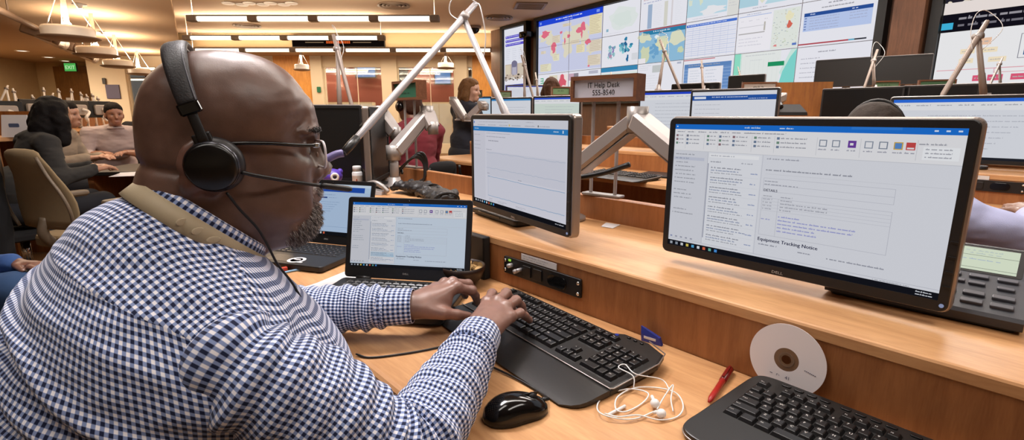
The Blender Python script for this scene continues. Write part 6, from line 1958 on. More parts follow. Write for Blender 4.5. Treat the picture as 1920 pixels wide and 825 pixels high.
        G.d[nr[:, 0], nr[:, 1], nr[:, 2]] -= (value_noise(P_, 34 if hairstyle in ('long', 'curly') else 60, _fc[0]) * am).astype(np.float32)
        HV, HQ = G.nets(1)
        np_mesh('hair', HV, HQ, mat('hair ' + hair, hair, .75, spec=.2, bump=1.0, bscale=140, var=.4, vscale=90), t)
    # shirt
    Z = Field((-.30, -.46, seat - .12), (.66, .46, seat + .64), res)
    Z.ell(ch, (.120 * b, .180 * b, .18), .05); Z.ell(hip + np.array([.01 + belly, 0, .09]), (.135 * b + belly, .180 * b, .19), .05)
    for (s0, el, hp_) in arms:
        c = el + (hp_ - el) * (.92 if sleeves >= 1 else sleeves)
        Z.cap(s0, ch + np.array([0, 0, .12]), .062 * b, .07 * b, .04)
        if sleeves > 0: Z.chain([s0, el, c], [.064 * b, .052 * b, .040], .025)
        else: Z.cap(s0, s0 + (el - s0) * .55, .064 * b, .056 * b, .02)
    Z.cap(ch + np.array([0, 0, .10]), nk - np.array([.0, 0, .005]), .075, .066, .04)
    Z.ell(ch + np.array([.035, 0, .11]), (.095, .13, .07), .04)
    nr = np.argwhere(np.abs(Z.d) < .03); P_ = Z.lo + Z.h * nr
    Z.d[nr[:, 0], nr[:, 1], nr[:, 2]] -= (value_noise(P_ * np.array([1, .7, 1.5]), 15, 50 + _fc[0]) * .007 + value_noise(P_ * np.array([1, .7, 2]), 34, 60 + _fc[0]) * .003).astype(np.float32)
    ZV, ZQ = Z.nets(1)
    so_ = np_mesh('shirt', ZV, ZQ, mat('cloth ' + shirt, shirt, .9, bump=.3, bscale=500, var=.08, vscale=20), t)
    if collar:
        m = MB(); rings = []
        for (r, u) in ((.064, -.012), (.062, .022), (.066, .026), (.078, .004)):
            rings.append([tuple(nk + np.array([r * math.cos(a_) + u * .25, r * math.sin(a_), u])) for a_ in [2 * PI * k / 22 for k in range(22)]])
        m.loft(rings, caps=False); m.build('collar', mat('collar ' + shirt, shirt, .85), so_)
    if legs:
        T_ = Field((-.26, -.34, -.01), (.70, .34, seat + .22), .012)
        T_.ell(hip - np.array([0, 0, .02]), (.15 * b, .19 * b, .12), .04)
        for sd in (-1, 1): T_.chain([(.03, sd * .10, seat + .05), (.46, sd * .13, seat + .07), (.44, sd * .13, .09)], [.095 * b, .07, .05], .03)
        TV_, TQ_ = T_.nets(1)
        np_mesh('trousers', TV_, TQ_, mat('trousers ' + trousers, trousers, .9), t)
        for sd in (-1, 1):
            m = MB(); rg_ = []
            for q, (xx, w, hh) in enumerate(((.38, .035, .09), (.44, .045, .11), (.52, .047, .075), (.60, .045, .05), (.65, .03, .035))):
                rg_.append([(xx, sd * .13 + w * math.cos(a_), max(.002, hh * .5 + hh * .5 * math.sin(a_))) for a_ in [2 * PI * k / 12 for k in range(12)]])
            m.loft(rg_); m.build('shoe', M['black'], t)
    if headset:
        hs_ = thing('headset', headset, 'headset', t.matrix_basis @ Vector(tuple(hd)), heading + head_yaw)
        m = MB(); m.tube([(.005, -.088 * math.cos(PI * k / 16), .130 * math.sin(PI * k / 16) + .006) for k in range(17)], .0055, 8); m.build('headband', M['black'], hs_)
        for sd in (-1, 1):
            m = MB(); m.M = Matrix.Translation((-.005, sd * .088, -.015)) @ Matrix.Rotation(sd * -PI / 2, 4, 'X'); m.lathe([(.033, -.012), (.037, .0), (.034, .014), (.0, .018)], n=20); m.build('ear_cup', M['black_gloss'], hs_)
        m = MB(); m.tube(smooth_path([(.02, -.09, -.03), (.07, -.075, -.06), (.11, -.045, -.078)], 5), .004, 6); m.build('microphone_boom', M['black'], hs_)
    return t

def office_chair(label, x, y, floor, heading, fabric, back_h=.62, frame='black', group=None, zs=1.0, bw=.215):
    t = thing('office_chair', label, 'chair', (x, y, floor), heading, group)
    t.scale = (1, 1, zs)
    m = MB(); rg_ = []
    for q in range(9):
        u = q / 8; z = .56 + back_h * u; w = bw * (1 - .28 * u ** 3) * (.80 + .2 * math.sin(PI * min(1, u * 1.25 + .1))); xx = -.22 - .07 * u + .03 * math.sin(PI * u)
        ring_ = []
        for k in range(20):
            a_ = 2 * PI * k / 20
            ring_.append((xx + .020 * math.sin(a_) - .045 * (1 - abs(math.cos(a_))) * .4, w * math.copysign(abs(math.cos(a_)) ** .8, math.cos(a_)), z))
        rg_.append(ring_)
    top = rg_[-1]; c0 = Vector((sum(p[0] for p in top) / 20, 0, top[0][2]))
    for sc_, dz in ((.92, .022), (.7, .036), (.3, .042)): rg_.append([(c0.x + (p[0] - c0.x) * sc_, p[1] * sc_, c0.z + dz) for p in top])
    m.loft(rg_); m.build('backrest', fabric, t)
    fr = MB()
    for sd in (-1, 1):
        fr.tube(smooth_path([(rg_[q][0][0] if False else -.245 - .07 * q / 8, sd * (max(p[1] for p in rg_[q]) + .006), rg_[q][0][2]) for q in range(0, 9, 2)], 4), .009, 8)
    fr.tube(smooth_path([(-.24, 0, .62), (-.26, 0, .52), (-.16, 0, .42), (0, 0, .40)], 5), .028, 8)
    fr.build('back_frame', M[frame], t)
    m = MB(); m.prism(rrect(.02, 0, .47, .49, .09, 5), .43, .50, .022, ch0=.012); m.build('seat', fabric, t)
    for sd in ((-1, 1) if zs == 1.0 else ()):
        m = MB(); m.tube(smooth_path([(0, sd * .20, .42), (-.02, sd * .27, .44), (-.03, sd * .29, .55), (-.02, sd * .29, .68)], 5), .016, 8); m.build('arm_post', M[frame], t)
        m = MB(); m.rbox((.03, sd * .29, .695), (.28, .085, .035), .035, .012, n=5); m.build('armrest', M[frame], t)
    MB().cyl((0, 0, .12), (0, 0, .43), .028, n=12).build('gas_lift', M['chrome'], t)
    m = MB()
    for k in range(5):
        a_ = 2 * PI * k / 5 + .3; d_ = Vector((math.cos(a_), math.sin(a_), 0))
        m.tube([tuple(d_ * .02 + Vector((0, 0, .13))), tuple(d_ * .30 + Vector((0, 0, .085)))], [.03, .018], 8)
    m.build('star_base', M[frame], t)
    for k in range(5):
        a_ = 2 * PI * k / 5 + .3; d_ = Vector((math.cos(a_), math.sin(a_), 0)) * .30
        m = MB(); sv = Vector((-math.sin(a_), math.cos(a_), 0)) * .022
        m.tube([tuple(d_ - sv + Vector((0, 0, .0315))), tuple(d_ + sv + Vector((0, 0, .0315)))], .03, 12); m.tube([tuple(d_ + Vector((0, 0, .04))), tuple(d_ + Vector((0, 0, .085)))], .01, 6); m.build('caster', M[frame], t)
    return t
M['tan_fabric'] = mat('tan chair fabric', '#8f7a5a', .95, bump=.2, bscale=900, var=.08, vscale=40)
M['black_fabric'] = mat('black chair fabric', '#1a191a', .95, bump=.4, bscale=300)
M['frame_tan'] = mat('taupe chair frame', '#6a5a48', .5)

# the three colleagues at the left
q = at(92, 235, 3.5)
figure('person with long dark hair in a dark grey sweater, seen from behind at the left', q.x - .33, q.y, 0, 1.0, skin='#b58468', shirt='#2d2b29', hair='#120d0c', hairstyle='long', lean=.22, head_yaw=.5, handL=(.46, .0, .80), handR=(.40, -.26, .80), elR=(.16, -.36, .76), big=1.08, collar=False)
q = at(143, 232, 4.7)
figure('person seen in profile with short black hair and beige top, between the two others', q.x - .32, q.y, 0, .25, skin='#c59276', shirt='#9a8a78', hair='#18100d', hairstyle='bun', lean=.14, collar=False, handL=(.38, .10, .80), handR=(.38, -.12, .80))
q = at(211, 218, 5.3)
figure('person with short dark hair and rolled up pale pink shirt, facing the camera side', q.x - .34, q.y + .38, 0, -.75, skin='#b07c62', shirt='#b3a09c', hair='#19110d', hairstyle='short', lean=.24, head_yaw=.0, handL=(.48, .02, .80), handR=(.44, -.18, .80), sleeves=.35, big=1.12, trousers='#1d1d22')
q = at(236, 205, 6.3)
figure('person with dark curly hair, mostly hidden behind the pale pink shirt', q.x - .20, q.y + .45, 0.0, -.3, seat=.52, skin='#c0886a', shirt='#2a2626', hair='#17100e', hairstyle='curly', lean=.1, collar=False)
# blue sleeve and knee at the very left edge
figure('person in blue denim at the left frame edge, only forearm and knee showing', -2.50, 1.80, -.03, .12, skin='#7a5443', shirt='#2f4d80', hair='#1a1412', lean=.03, handL=(.42, .20, .60), handR=(.44, -.17, .60), elR=(.16, -.24, .58), elL=(.16, .25, .58), seat=.44, trousers='#2b4568')
# people in the middle distance
q6 = at(812, 205, 3.9)
figure('person in a dark red shirt with headset, seen from behind under the green sign', q6.x - .10, q6.y - .10, 0, 2.35, seat=.54, skin='#8a5f49', shirt='#6b1c26', hair='#3c2418', hairstyle='short', lean=.06, headset='black headset worn by the person in dark red', collar=False)
q = at(866, 180, 5.4)
figure('person with light brown bobbed hair and dark top by the far pier', q.x, q.y, .087, .6, seat=.63, head_yaw=-.9, skin='#c99a80', shirt='#22242e', hair='#6b4a2c', hairstyle='bob', lean=.05, collar=False)
q = at(1031, 172, 6.0)
figure('person with brown hair whose head shows beside the small green sign', q.x, q.y, .207, 1.2, seat=.56, skin='#b98a70', shirt='#3a3432', hair='#4a3020', hairstyle='bob', lean=.02, collar=False)
# the person in front of the second row
mx, my = d2w(1.80, .44)[:2]
figure('person in light blue shirt with short greying hair and headset behind right monitor', mx, my, .0, DROT + .10, seat=.375, skin='#8a6450', shirt='#b3b8dc', hair='#3a322d', hairstyle='short', lean=.10, big=1.12, handR=(.38, -.40, .885), elR=(.16, -.44, .83), handL=(.38, .18, .885), elL=(.12, .36, .78), headset='black headset on the short greying hair behind the right monitor')

# chairs
q = at(70, 340, 2.75)
ch = office_chair('empty tan mesh office chair at the left with a black jacket over its side', q.x + .05, q.y + .26, 0, 1.25, M['tan_fabric'], .41, 'frame_tan', bw=.262)
jx = thing('jacket', 'black jacket hung over the left side of the tan chair', 'jacket', ch.location, 1.25)
J = Field((-.50, .06, .18), (.0, .46, 1.05), .011)
for k in range(5): J.cap((-.33, .22 + k * .030, .95 - k * .05), (-.33 - .012 * k, .25 + k * .03, .36 + .02 * k), .042, .05, .03)
nr = np.argwhere(np.abs(J.d) < .04); P_ = J.lo + J.h * nr; J.d[nr[:, 0], nr[:, 1], nr[:, 2]] -= (value_noise(P_ * np.array([1, 1, .35]), 26, 77) * .012).astype(np.float32)
JV, JQ = J.nets(1); np_mesh('cloth', JV, JQ, M['black_fabric'], jx)
for (lab, px, py, Y, hd_, fl_, dx, dy, zz) in (('black office chair under the person in the grey sweater', 92, 235, 3.5, 1.0, 0, -.33, 0, .79), ('black office chair under the person seen in profile', 143, 232, 4.7, .25, 0, -.32, 0, .79),
                                 ('black office chair under the person in pale pink', 211, 218, 5.3, -.75, 0, -.34, .38, .79), ('black office chair under the person with curly dark hair', 236, 205, 6.3, -.3, 0, -.20, .45, .88), ('black office chair under the person in dark red', 812, 205, 3.9, 2.35, 0, -.10, -.10, .92)):
    q = at(px, py, Y); office_chair(lab, q.x + dx, q.y + dy, fl_, hd_, M['black_fabric'], .34, zs=zz)
office_chair('black office chair under the person in light blue', mx, my, 0, DROT + .10, M['black_fabric'], .30, zs=.60)
# ================================================================== DESK ROWS AND EQUIPMENT BEHIND
def desk_row(label, X, Y0, Y1, up, deep=.40):
    """another desk like the near one, its riser at X, raised by up"""
    t = dthing('workstation_desk', label, 'desk', X, (Y0 + Y1) / 2, up)
    L0, L1 = Y0 - (Y0 + Y1) / 2, Y1 - (Y0 + Y1) / 2
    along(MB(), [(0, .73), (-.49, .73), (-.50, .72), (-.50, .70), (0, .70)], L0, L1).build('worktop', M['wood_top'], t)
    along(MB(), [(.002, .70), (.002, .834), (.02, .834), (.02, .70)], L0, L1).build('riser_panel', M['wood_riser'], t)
    along(MB(), [(deep, .857), (.004, .857), (0, .853), (0, .8341), (deep, .8341)], L0, L1).build('rear_shelf', M['wood_top'], t)
    along(MB(), [(deep, .1), (deep, .931), (deep + .024, .931), (deep + .024, .1)], L0, L1).build('backboard', M['wood_riser'], t)
    for yy in (L0 + .02, (L0 + L1) / 2, L1 - .02):
        MB().box((-.05, yy, .35), (.86, .03, .69)).build('side_panel', M['wood_riser'], t)
    return t
for (X_, up_, n_) in ((4.65, .085, 1), (6.45, .205, 2), (7.95, .305, 3)):
    # raised floor steps below the rows
    st_ = MB(); st_.box((2.2, 0, up_ / 2), (4.4, 16, up_))
    o = st_.build('floor_%d' % n_, M['carpet'], None, d2w(X_, 2.0, 0), (0, 0, DROT)); o['kind'] = 'structure'
SH2 = .857 + .085
row2 = desk_row('second maple desk row, behind the person in light blue', 2.95, -2.6, 3.95, .086)
row3 = desk_row('third maple desk row, below the middle of the video wall', 4.75, -3.2, 3.7, .206)
row4 = desk_row('farthest maple desk row, directly before the video wall', 6.25, -2.4, 3.4, .306)
ot2 = copy_tree(ot); ot2.location = d2w(2.9495, .27, .892); ot2['label'] = 'black socket panel let into the riser of the second desk row at right'
lb2 = copy_tree(lb); lb2.location = d2w(2.948, .31, .925); lb2['label'] = 'white printed label above the socket panel of the second desk row'
sheet = thing('paper_sheet', 'white sheet of paper fixed to the second desk riser at the right frame edge', 'paper', d2w(2.9475, .095, .885), deskrot(0))
MB().box((0, .0006, 0), (.05, .001, .085)).build('sheet', M['paper'], sheet)

def art_plain(seed, bar='#2f6fd0', bg='#dfe2ea'):
    r = random.Random(seed); a = Art(160, 90, bg, .0006)
    a.rect(0, 0, 160, 5, bar, 1)
    if seed % 2: a.rect(0, 5, 160, 12, '#e9eaee', 1); [a.words(4 + k * 22, 8, 18, 3, '#8a8d9a', r) for k in range(7)]
    for k in range(7): a.words(10 + 30 * (seed % 3 == 0), 24 + k * 8, 120 - k * 7, 2.6, '#a6a9b6', r)
    a.rect(0, 86, 160, 4, '#22242c', 3)
    return a
def art_doc(seed):
    r = random.Random(seed); a = Art(160, 90, '#e2e4ec', .0006)
    a.rect(0, 8, 160, 10, '#2a57a8', 1); a.rect(4, 10, 24, 5, '#dfe6f4', 2); a.words(40, 10, 80, 3.2, '#b9c9ea', r); a.words(110, 14, 40, 2.4, '#b9c9ea', r)
    for k in range(5): a.words(6, 26 + k * 9, 60, 2.6, '#a9acb8', r)
    return a
def atX(px, py, X):
    u = px - 960; v = 412.5 - py
    r = (u, v * _s + FPX * _c, v * _c - FPX * _s); t = X / (r[0] * BX + r[1] * BY)
    return Vector((r[0] * t, r[1] * t, CAMZ + r[2] * t))
def bgmon(label, px, py, Y, yaw, art, W=.514, H=.306, group=None, base=None, **kw):
    """monitor whose panel centre is at depth Y; it stands on the surface at height base"""
    c = at(px, py, Y) if Y > 0 else atX(px, py, -Y)
    b_ = c.z - H / 2 - .05 if base is None else base
    return monitor(label, 0, 0, c.z, 0, art, W, H, wpos=(c.x, c.y, b_), rot=yaw, group=group, buttons=False, logo=None, rim=kw.pop('rim', 'silver_edge'), name='computer_monitor', **kw)
YW = deskrot(0)
s2 = SH2 + .0012
bgmon('lit monitor right of the help desk sign, on the second desk row', 1258, 211, -3.17, YW + .12, art_plain(3, '#2848d0'), .50, base=s2)
bgmon('lit monitor with dark blue page header, next to the helpdesk sign monitor', 1371, 213, -3.17, YW + .12, art_doc(4), .54, base=s2)
bgmon('large lit monitor at the far right behind the greying hair', 1808, 243, -3.17, YW + .06, art_plain(9, '#2f6fe0'), .60, .315, base=s2)
bgmon('small lit monitor left of the big lamp arm foot, with blue top bar', 958, 214, -3.17, YW + .30, art_plain(12, '#3a8ac8'), .46, base=s2)
bgmon('small lit monitor with pale green page left of the sign posts', 1043, 214, -3.17, YW + .28, art_plain(15, '#3a5ad0', '#d6e2da'), .46, base=s2)
bgmon('tiny white lit monitor farther back beneath the narrow video display', 984, 174, 6.9, YW + .8, art_plain(17, '#5a5ad0', '#e6e8f2'), .50, .2, base=1.08)
bgmon('tiny lit monitor behind the green sign at the left of the middle', 900, 200, 6.2, YW + .6, art_plain(18, '#3a8ac8', '#cfe0ee'), .3, .24, base=1.02)
s3 = .857 + .206 + .0012
bgmon('black switched off monitor behind the greying hair, left of its pair', 1616, 201, -4.98, YW, None, .62, .32, base=s3)
bgmon('black switched off monitor directly right of the first black one', 1757, 199, -4.98, YW, None, .46, .32, base=s3)
bgmon('black switched off monitor at the right edge in the third row', 1910, 199, -4.98, YW, None, .44, .32, base=s3)
bgmon('grey dark monitor behind the sign at the middle, seen above two lit ones', 1398, 162, -6.45, YW, None, .46, .28, base=1.02 + .145)
bgmon('thin edge of a dark monitor above the lit pair', 1302, 178, -4.98, YW + .1, None, .52, .24, base=s3)
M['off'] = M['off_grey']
bgmon('dark grey monitor raised on an arm at the far right of the video wall', 1587, 136, -6.45, YW + .05, None, .62, .30, base=.857 + .3075)
bgmon('brownish grey monitor turned away beside the white lamp arm', 1692, 131, -6.45, YW + .18, None, .46, .29, base=.857 + .3075)
# dark screens of the neighbouring place at the left
M['off'] = mat('black switched off panel', '#0a0a0a', .4)
bgmon('big black switched off monitor to the right of the face', 634, 270, 2.42, .10, None, .25, .368, base=.8585, rim='silver_edge')
tl = bgmon('black monitor turned nearly edge on beside the big black monitor', 712, 270, 2.36, 1.60, None, .36, .34, base=.8585)

# ------------------------------------------------------------------ articulated lamp and microphone arms
def lamp_arm(label, base, elbow, end, r=.012, tail=.06, m='alu', wire=True, head=None, group=None, name='articulated_lamp_arm', clamp=True):
    base, elbow, end = Vector(base), Vector(elbow), Vector(end)
    t = thing(name, label, 'lamp arm', base, 0, group)
    e, d = elbow - base, end - base
    up = e.normalized(); dn = (d - e).normalized()
    MB().tube([tuple(up * .02), tuple(e * .45), tuple(e * .47), tuple(e)], [r * 1.25, r * 1.15, r, r * .9], 12).build('lower_arm', M[m], t)
    q = MB(); q.tube([tuple(e - dn * tail), tuple(e), tuple(e + (d - e) * .85), tuple(e + (d - e) * .86), tuple(d)], [r * .85, r, r * .95, r * .8, r * .75], 12); q.build('upper_arm', M[m], t)
    sd = up.cross(dn); sd = sd.normalized() if sd.length > .01 else Vector((1, 0, 0))
    q = MB(); q.cyl(tuple(e - sd * r * 1.5), tuple(e + sd * r * 1.5), r * 1.3, n=16); q.build('elbow_joint', M['alu_grey'], t)
    if clamp:
        q = MB(); q.lathe([(r * 2.6, 0), (r * 2.6, .02), (r * 1.6, .028), (r * 1.4, .06)], n=16); q.build('base', M['alu_grey'], t)
    if wire:
        w = smooth_path([tuple(e * .80 + sd * r), tuple(e * .88 + sd * r * 5 - dn * tail * .9), tuple(e - dn * tail * 1.25 + up * tail * .3), tuple(e + (d - e) * .04 - dn * tail * .3 + up * tail * 1.1), tuple(e + (d - e) * .14 + up * tail * .8), tuple(e + (d - e) * .22 + sd * r)], 6)
        MB().tube(w, max(.0016, r * .14), 6).build('cord', M['white_plastic'], t)
    return t
# the big one: its foot on the backboard, its end near the nose
bw_ = d2w(1.275, 1.30, .938); el_ = d2w(1.215, 1.655, 1.556); en_ = d2w(.585, 1.375, 1.085)
big = lamp_arm('big silver articulated lamp arm crossing in front of the back wall', bw_, el_, en_, .0128, .12, wire=False)
e = Vector(el_) - Vector(bw_); d = Vector(en_) - Vector(bw_); dn = (d - e).normalized(); up = e.normalized()
w = smooth_path([tuple(e + dn * .03), tuple(e + Vector((-.05, 0, .015))), tuple(e + Vector((-.045, 0, .06))), tuple(e + Vector((.0, .0, .085))), tuple(e - dn * .13)], 7)
MB().tube(w, .0022, 6).build('cord', M['white_plastic'], big)
w = smooth_path([tuple(e - dn * .12), tuple(e + Vector((.065, 0, .04))), tuple(e + Vector((.085, 0, -.07))), tuple(e + Vector((.075, 0, -.16))), tuple(e * .70 + Vector((.01, 0, 0)))], 7)
MB().tube(w, .0022, 6).build('cord', M['white_plastic'], big)
m = MB(); m.tube([tuple(d - dn * .07), tuple(d - dn * .035), tuple(d)], [.012, .0125, .011], 12); m.build('spring_sleeve', M['keywell'], big)
m = MB(); p1 = d + Vector((-.055, -.02, -.022)); m.tube(smooth_path([tuple(d), tuple(d + Vector((-.02, -.006, -.004))), tuple(p1)], 4), .011, 10); m.build('lamp_neck', mat('violet grey neck', '#6a6090', .4), big)
m = MB(); m.M = Matrix.Translation(p1) @ Matrix.Rotation(.5, 4, 'Y'); m.lathe([(.012, .012), (.03, 0), (.034, -.022), (.031, -.022), (.02, -.004)], n=18); m.build('lamp_head', M['silver'], big)

G = 'lamp arms on the desk rows'
def la(label, Y, pb, pe, pn, r=.012, z=None, **kw):
    kw.setdefault('m', 'taupe'); return lamp_arm(label, at(pb[0], pb[1], Y), at(pe[0], pe[1], Y), at(pn[0], pn[1], Y - .12), r * .74, group=G, **kw)
la('tall pale lamp arm behind the big black monitor, left of the cream pier', 3.4, (638, 222), (632, 92), (664, 215), .018, tail=.10)
la('white lamp arm in front of the narrow video display', 5.0, (984, 213), (983, 122), (1008, 212), .016, tail=.10)
la('brown lamp arm crossing the ocean map on the video wall', 4.5, (1234, 172), (1246, 96), (1276, 170), .016, tail=.11)
la('single upright lamp arm below the blue table on the video wall', 5.2, (1319, 172), (1316, 126), (1318, 172), .014, tail=.08, wire=False)
la('small far lamp arm before the mint map', 6.6, (1386, 154), (1386, 134), (1392, 154), .010, tail=.08, wire=False)
la('white lamp arm standing between the two grey monitors', 4.7, (1639, 172), (1638, 114), (1618, 172), .016, tail=.12)
la('long taupe lamp arm before the earth picture at the right', 2.75, (1846, 196), (1834, 68), (1757, 196), .018, tail=.10)
la('thin dark lamp arm beside the long taupe one', 4.1, (1876, 176), (1874, 120), (1848, 176), .012, tail=.07, wire=False, m='alu_grey')
la('tiny lamp arm above the help desk sign', 6.2, (1145, 160), (1146, 142), (1147, 160), .014, tail=.06, wire=False)
la('pale lamp arm left of the narrow video display wood strip', 6.4, (1008, 190), (1006, 150), (1012, 192), .014, tail=.10, wire=False)
# arms crowding the far left desks
def lrow(px, z=None, py=None, X=-7.02):
    """a point over the long left desk, which runs along x = -6.8"""
    y = X * 963.0 / (px - 960)
    if py is not None: return at(px, py, y)
    return Vector((X, y, z))
for (bx_, ex_, ey_, nx_, ny_) in ((20, 12, 166, -2, 196), (30, 26, 172, 36, 200), (82, 82, 170, 88, 208), (106, 110, 172, 120, 206), (124, 134, 172, 140, 205), (146, 152, 178, 160, 203), (176, 174, 180, 184, 204), (160, 163, 182, 170, 204), (60, 62, 184, 70, 206), (190, 184, 186, 194, 206), (96, 98, 180, 90, 208)):
    lamp_arm('pale lamp arm in the row on the far left desks', lrow(bx_, .982), lrow(ex_, py=ey_), lrow(nx_, py=ny_), .013, .05, m='white_plastic', wire=False, group='pale lamp arms on the far left desks')

# ------------------------------------------------------------------ flat panel support arms
def panel_arm(label, joints, base_r=.0, w=.034):
    """jointed flat screen arm through the joints, foot first"""
    P = [Vector(p) for p in joints]
    t = thing('monitor_arm', label, 'monitor arm', P[0])
    P = [p - P[0] for p in P]
    m = MB(); m.lathe([(.05, 0), (.05, .012), (.032, .02), (.026, .05)], n=20); m.build('base', M['alu_grey'], t)
    MB().tube([(0, 0, .0), tuple(P[1])], .021, 14).build('pole', M['alu_grey'], t)
    for i in range(1, len(P) - 1):
        a, b = P[i], P[i + 1]; d = (b - a); L_ = d.length; d.normalize()
        sd = Vector((0, 0, 1)).cross(d); sd = sd.normalized() if sd.length > .05 else Vector((1, 0, 0)); up = d.cross(sd)
        m = MB(); rg = []
        for (q, kw) in ((0, .8), (.04, 1), (.5, .95), (.96, .82), (1, .62)):
            c = a + d * (L_ * q); ww, hh = w * kw, w * .80 * kw
            rg.append([c + sd * (ww * cx) + up * (hh * cz) for cx, cz in ((-1, -.7), (-.7, -1), (.7, -1), (1, -.7), (1, .7), (.7, 1), (-.7, 1), (-1, .7))])
        m.loft(rg, smooth=False); m.build('arm_link', M['alu_grey'], t)
        m = MB(); m.loft([[a + d * (L_ * q) + sd * s_ * w * .62 - up * (w * .82) + up * o_ for s_, o_ in ((-1, 0), (1, 0), (1, -.003), (-1, -.003))] for q in (.08, .92)], smooth=False); m.build('cable_cover', M['alu'], t)
        m = MB(); m.cyl(tuple(a - Vector((0, 0, .034))), tuple(a + Vector((0, 0, .034))), w * .92, n=18); m.build('joint', M['silver'], t)
    m = MB(); m.cyl(tuple(P[-1] - Vector((0, 0, .03))), tuple(P[-1] + Vector((0, 0, .03))), w * .7, n=16); m.build('end_joint', M['silver'], t)
    return t
# centre: from behind the left lit monitor over the elbow to the right lit monitor
panel_arm('silver jointed monitor arm spanning between the two lit monitors', [d2w(1.20, 1.07, .8576), d2w(1.20, 1.07, 1.01), d2w(1.155, .80, 1.178), d2w(1.085, .53, 1.035)], w=.031)
ca = COL.objects[-1]
cable('black cable hanging between the monitor arm and the left lit monitor', [(1.13, .80, 1.06), (1.11, .88, 1.03), (1.08, 1.0, 1.0), (1.07, 1.05, .97)], .0075, M['black'])
# left: behind the edge on black monitor
panel_arm('white monitor arm with leaning link, beneath the green sign', [d2w(1.13, 2.10, .8577), d2w(1.13, 2.10, 1.02), at(800, 212, 2.48), at(812, 240, 2.44)], w=.036)
panel_arm('white upright monitor arm behind the edge on black monitor', [d2w(1.19, 2.33, .8577), d2w(1.19, 2.33, 1.20), at(742, 250, 2.50)], w=.040)
cb_ = at(770, 330, 2.36) + Vector((0, 0, .012))
wl_ = thing('cable_bundle', 'black cable bundle looping at the foot of the leaning monitor arm', 'cables', cb_)
for k in range(4):
    MB().tube(smooth_path([(-.10 + k * .02, 0, -.03 + .01 * k), (-.04, .01 * k, .03), (.02 + .01 * k, 0, .075 + .008 * k), (.06 + .006 * k, .01, .05), (.065, .0, -.02), (.05 - .01 * k, 0, -.045)], 6), .006, 6).build('cord', M['black'], wl_)
panel_arm('pale far monitor arm crossing left of the lit far monitor', [at(862, 226, 5.2), at(862, 214, 5.2), at(850, 188, 5.2), at(872, 222, 5.1)], w=.045)
panel_arm('pale far monitor arm leaning right below the small green sign', [at(880, 228, 5.0), at(880, 220, 5.0), at(903, 196, 5.0), at(910, 200, 4.9)], w=.045)
panel_arm('pale monitor arm at the end of the second row beside the lit document monitor', [at(1452, 205, 4.3), at(1452, 196, 4.3), at(1466, 182, 4.3), at(1446, 190, 4.2)], w=.04)

# ------------------------------------------------------------------ sign boxes on posts
def sign_box(label, c, w, h, rot, face, lines_, posts=.0, foot=None, tcol='#1c1c1c', group=None):
    t = thing('sign_box', label, 'sign', c, rot, group)
    D_ = .042
    m = MB(); m.box((0, D_ / 2, h / 2 + .006), (w + .02, D_ + .012, .012)).box((0, D_ / 2, -h / 2 - .006), (w + .02, D_ + .012, .012)).box((-w / 2 - .005, D_ / 2, 0), (.010, D_ + .012, h)).box((w / 2 + .005, D_ / 2, 0), (.010, D_ + .012, h)).box((0, D_ - .004, 0), (w, .008, h))
    m.build('wooden_box', M['wood_sign'], t)
    a = Art(w * 1000, h * 1000, face, .0003)
    for (y, hh, sx) in lines_:
        if sx is None: a.words(w * 300, y * h * 1000, w * 420, hh * h * 1000, tcol, random.Random(int(w * 1e4)), 2)
        else: a.text(w * 500, y * h * 1000, hh * h * 1000, sx, tcol, 3, True, .92)
    a.build('face_plate', M['print'], t, w, h, (0, .004, 0))
    if foot is not None:
        for sx in (-w * .21, w * .21):
            m = MB(); m.rbox((sx, D_ * .5, (foot - c[2] - h / 2) / 2 - .003), (.010, .010, c[2] - h / 2 - foot - .012), .003, .001); m.build('post', M['alu_grey'], t)
        m = MB(); m.rbox((0, D_ * .5, foot - c[2] + .004), (w * .42 + .05, .04, .008), .004, .002); m.build('foot_plate', M['silver'], t)
    return t
c0 = d2w(1.262, 1.005, 1.270)
sign_box('light grey wooden sign box reading IT Help Desk, on two posts', c0, .215, .054, -.74, '#cfcfdb', [(.14, .31, 'IT Help Desk'), (.56, .31, '555-8540')], foot=.9335)
c1 = d2w(1.262, 2.20, 1.305)
sign_box('large green sign box with wooden end, in front of the far glazed office', c1, .20, .066, -.80, '#2f6a50', [(.2, .22, None), (.58, .22, None)], foot=.9335)
for (lab, px, py, Y, w, h_, col, rot, ft) in (('small green sign box under the light brown bobbed hair', 888, 176, 5.6, .17, .06, '#6f8a60', .1, .99),
     ('small green sign box left of the lamp arm before the narrow display', 948, 177, 5.9, .12, .06, '#7a9068', .2, .99),
     ('green sign box before the brown hair, left of the help desk sign', 1052, 171, 5.2, .17, .065, '#6f8f62', .15, .99),
     ('long green sign box before the black wall screen frame at right', 1757, 159, 4.0, .21, .055, '#5f8a62', -.45, 1.13),
     ('green sign box half hidden behind the white lamp arm', 1662, 160, 4.9, .19, .06, '#5d7a58', -.4, 1.10),
     ('white faced sign box at the end of the lit document monitor', 1424, 164, 4.4, .25, .065, '#cfc6bc', -.2, 1.01)):
    q = at(px, py, Y)
    sign_box(lab, tuple(q), w, h_, rot, col, [(.3, .3, None)], foot=ft, tcol='#2c4434')

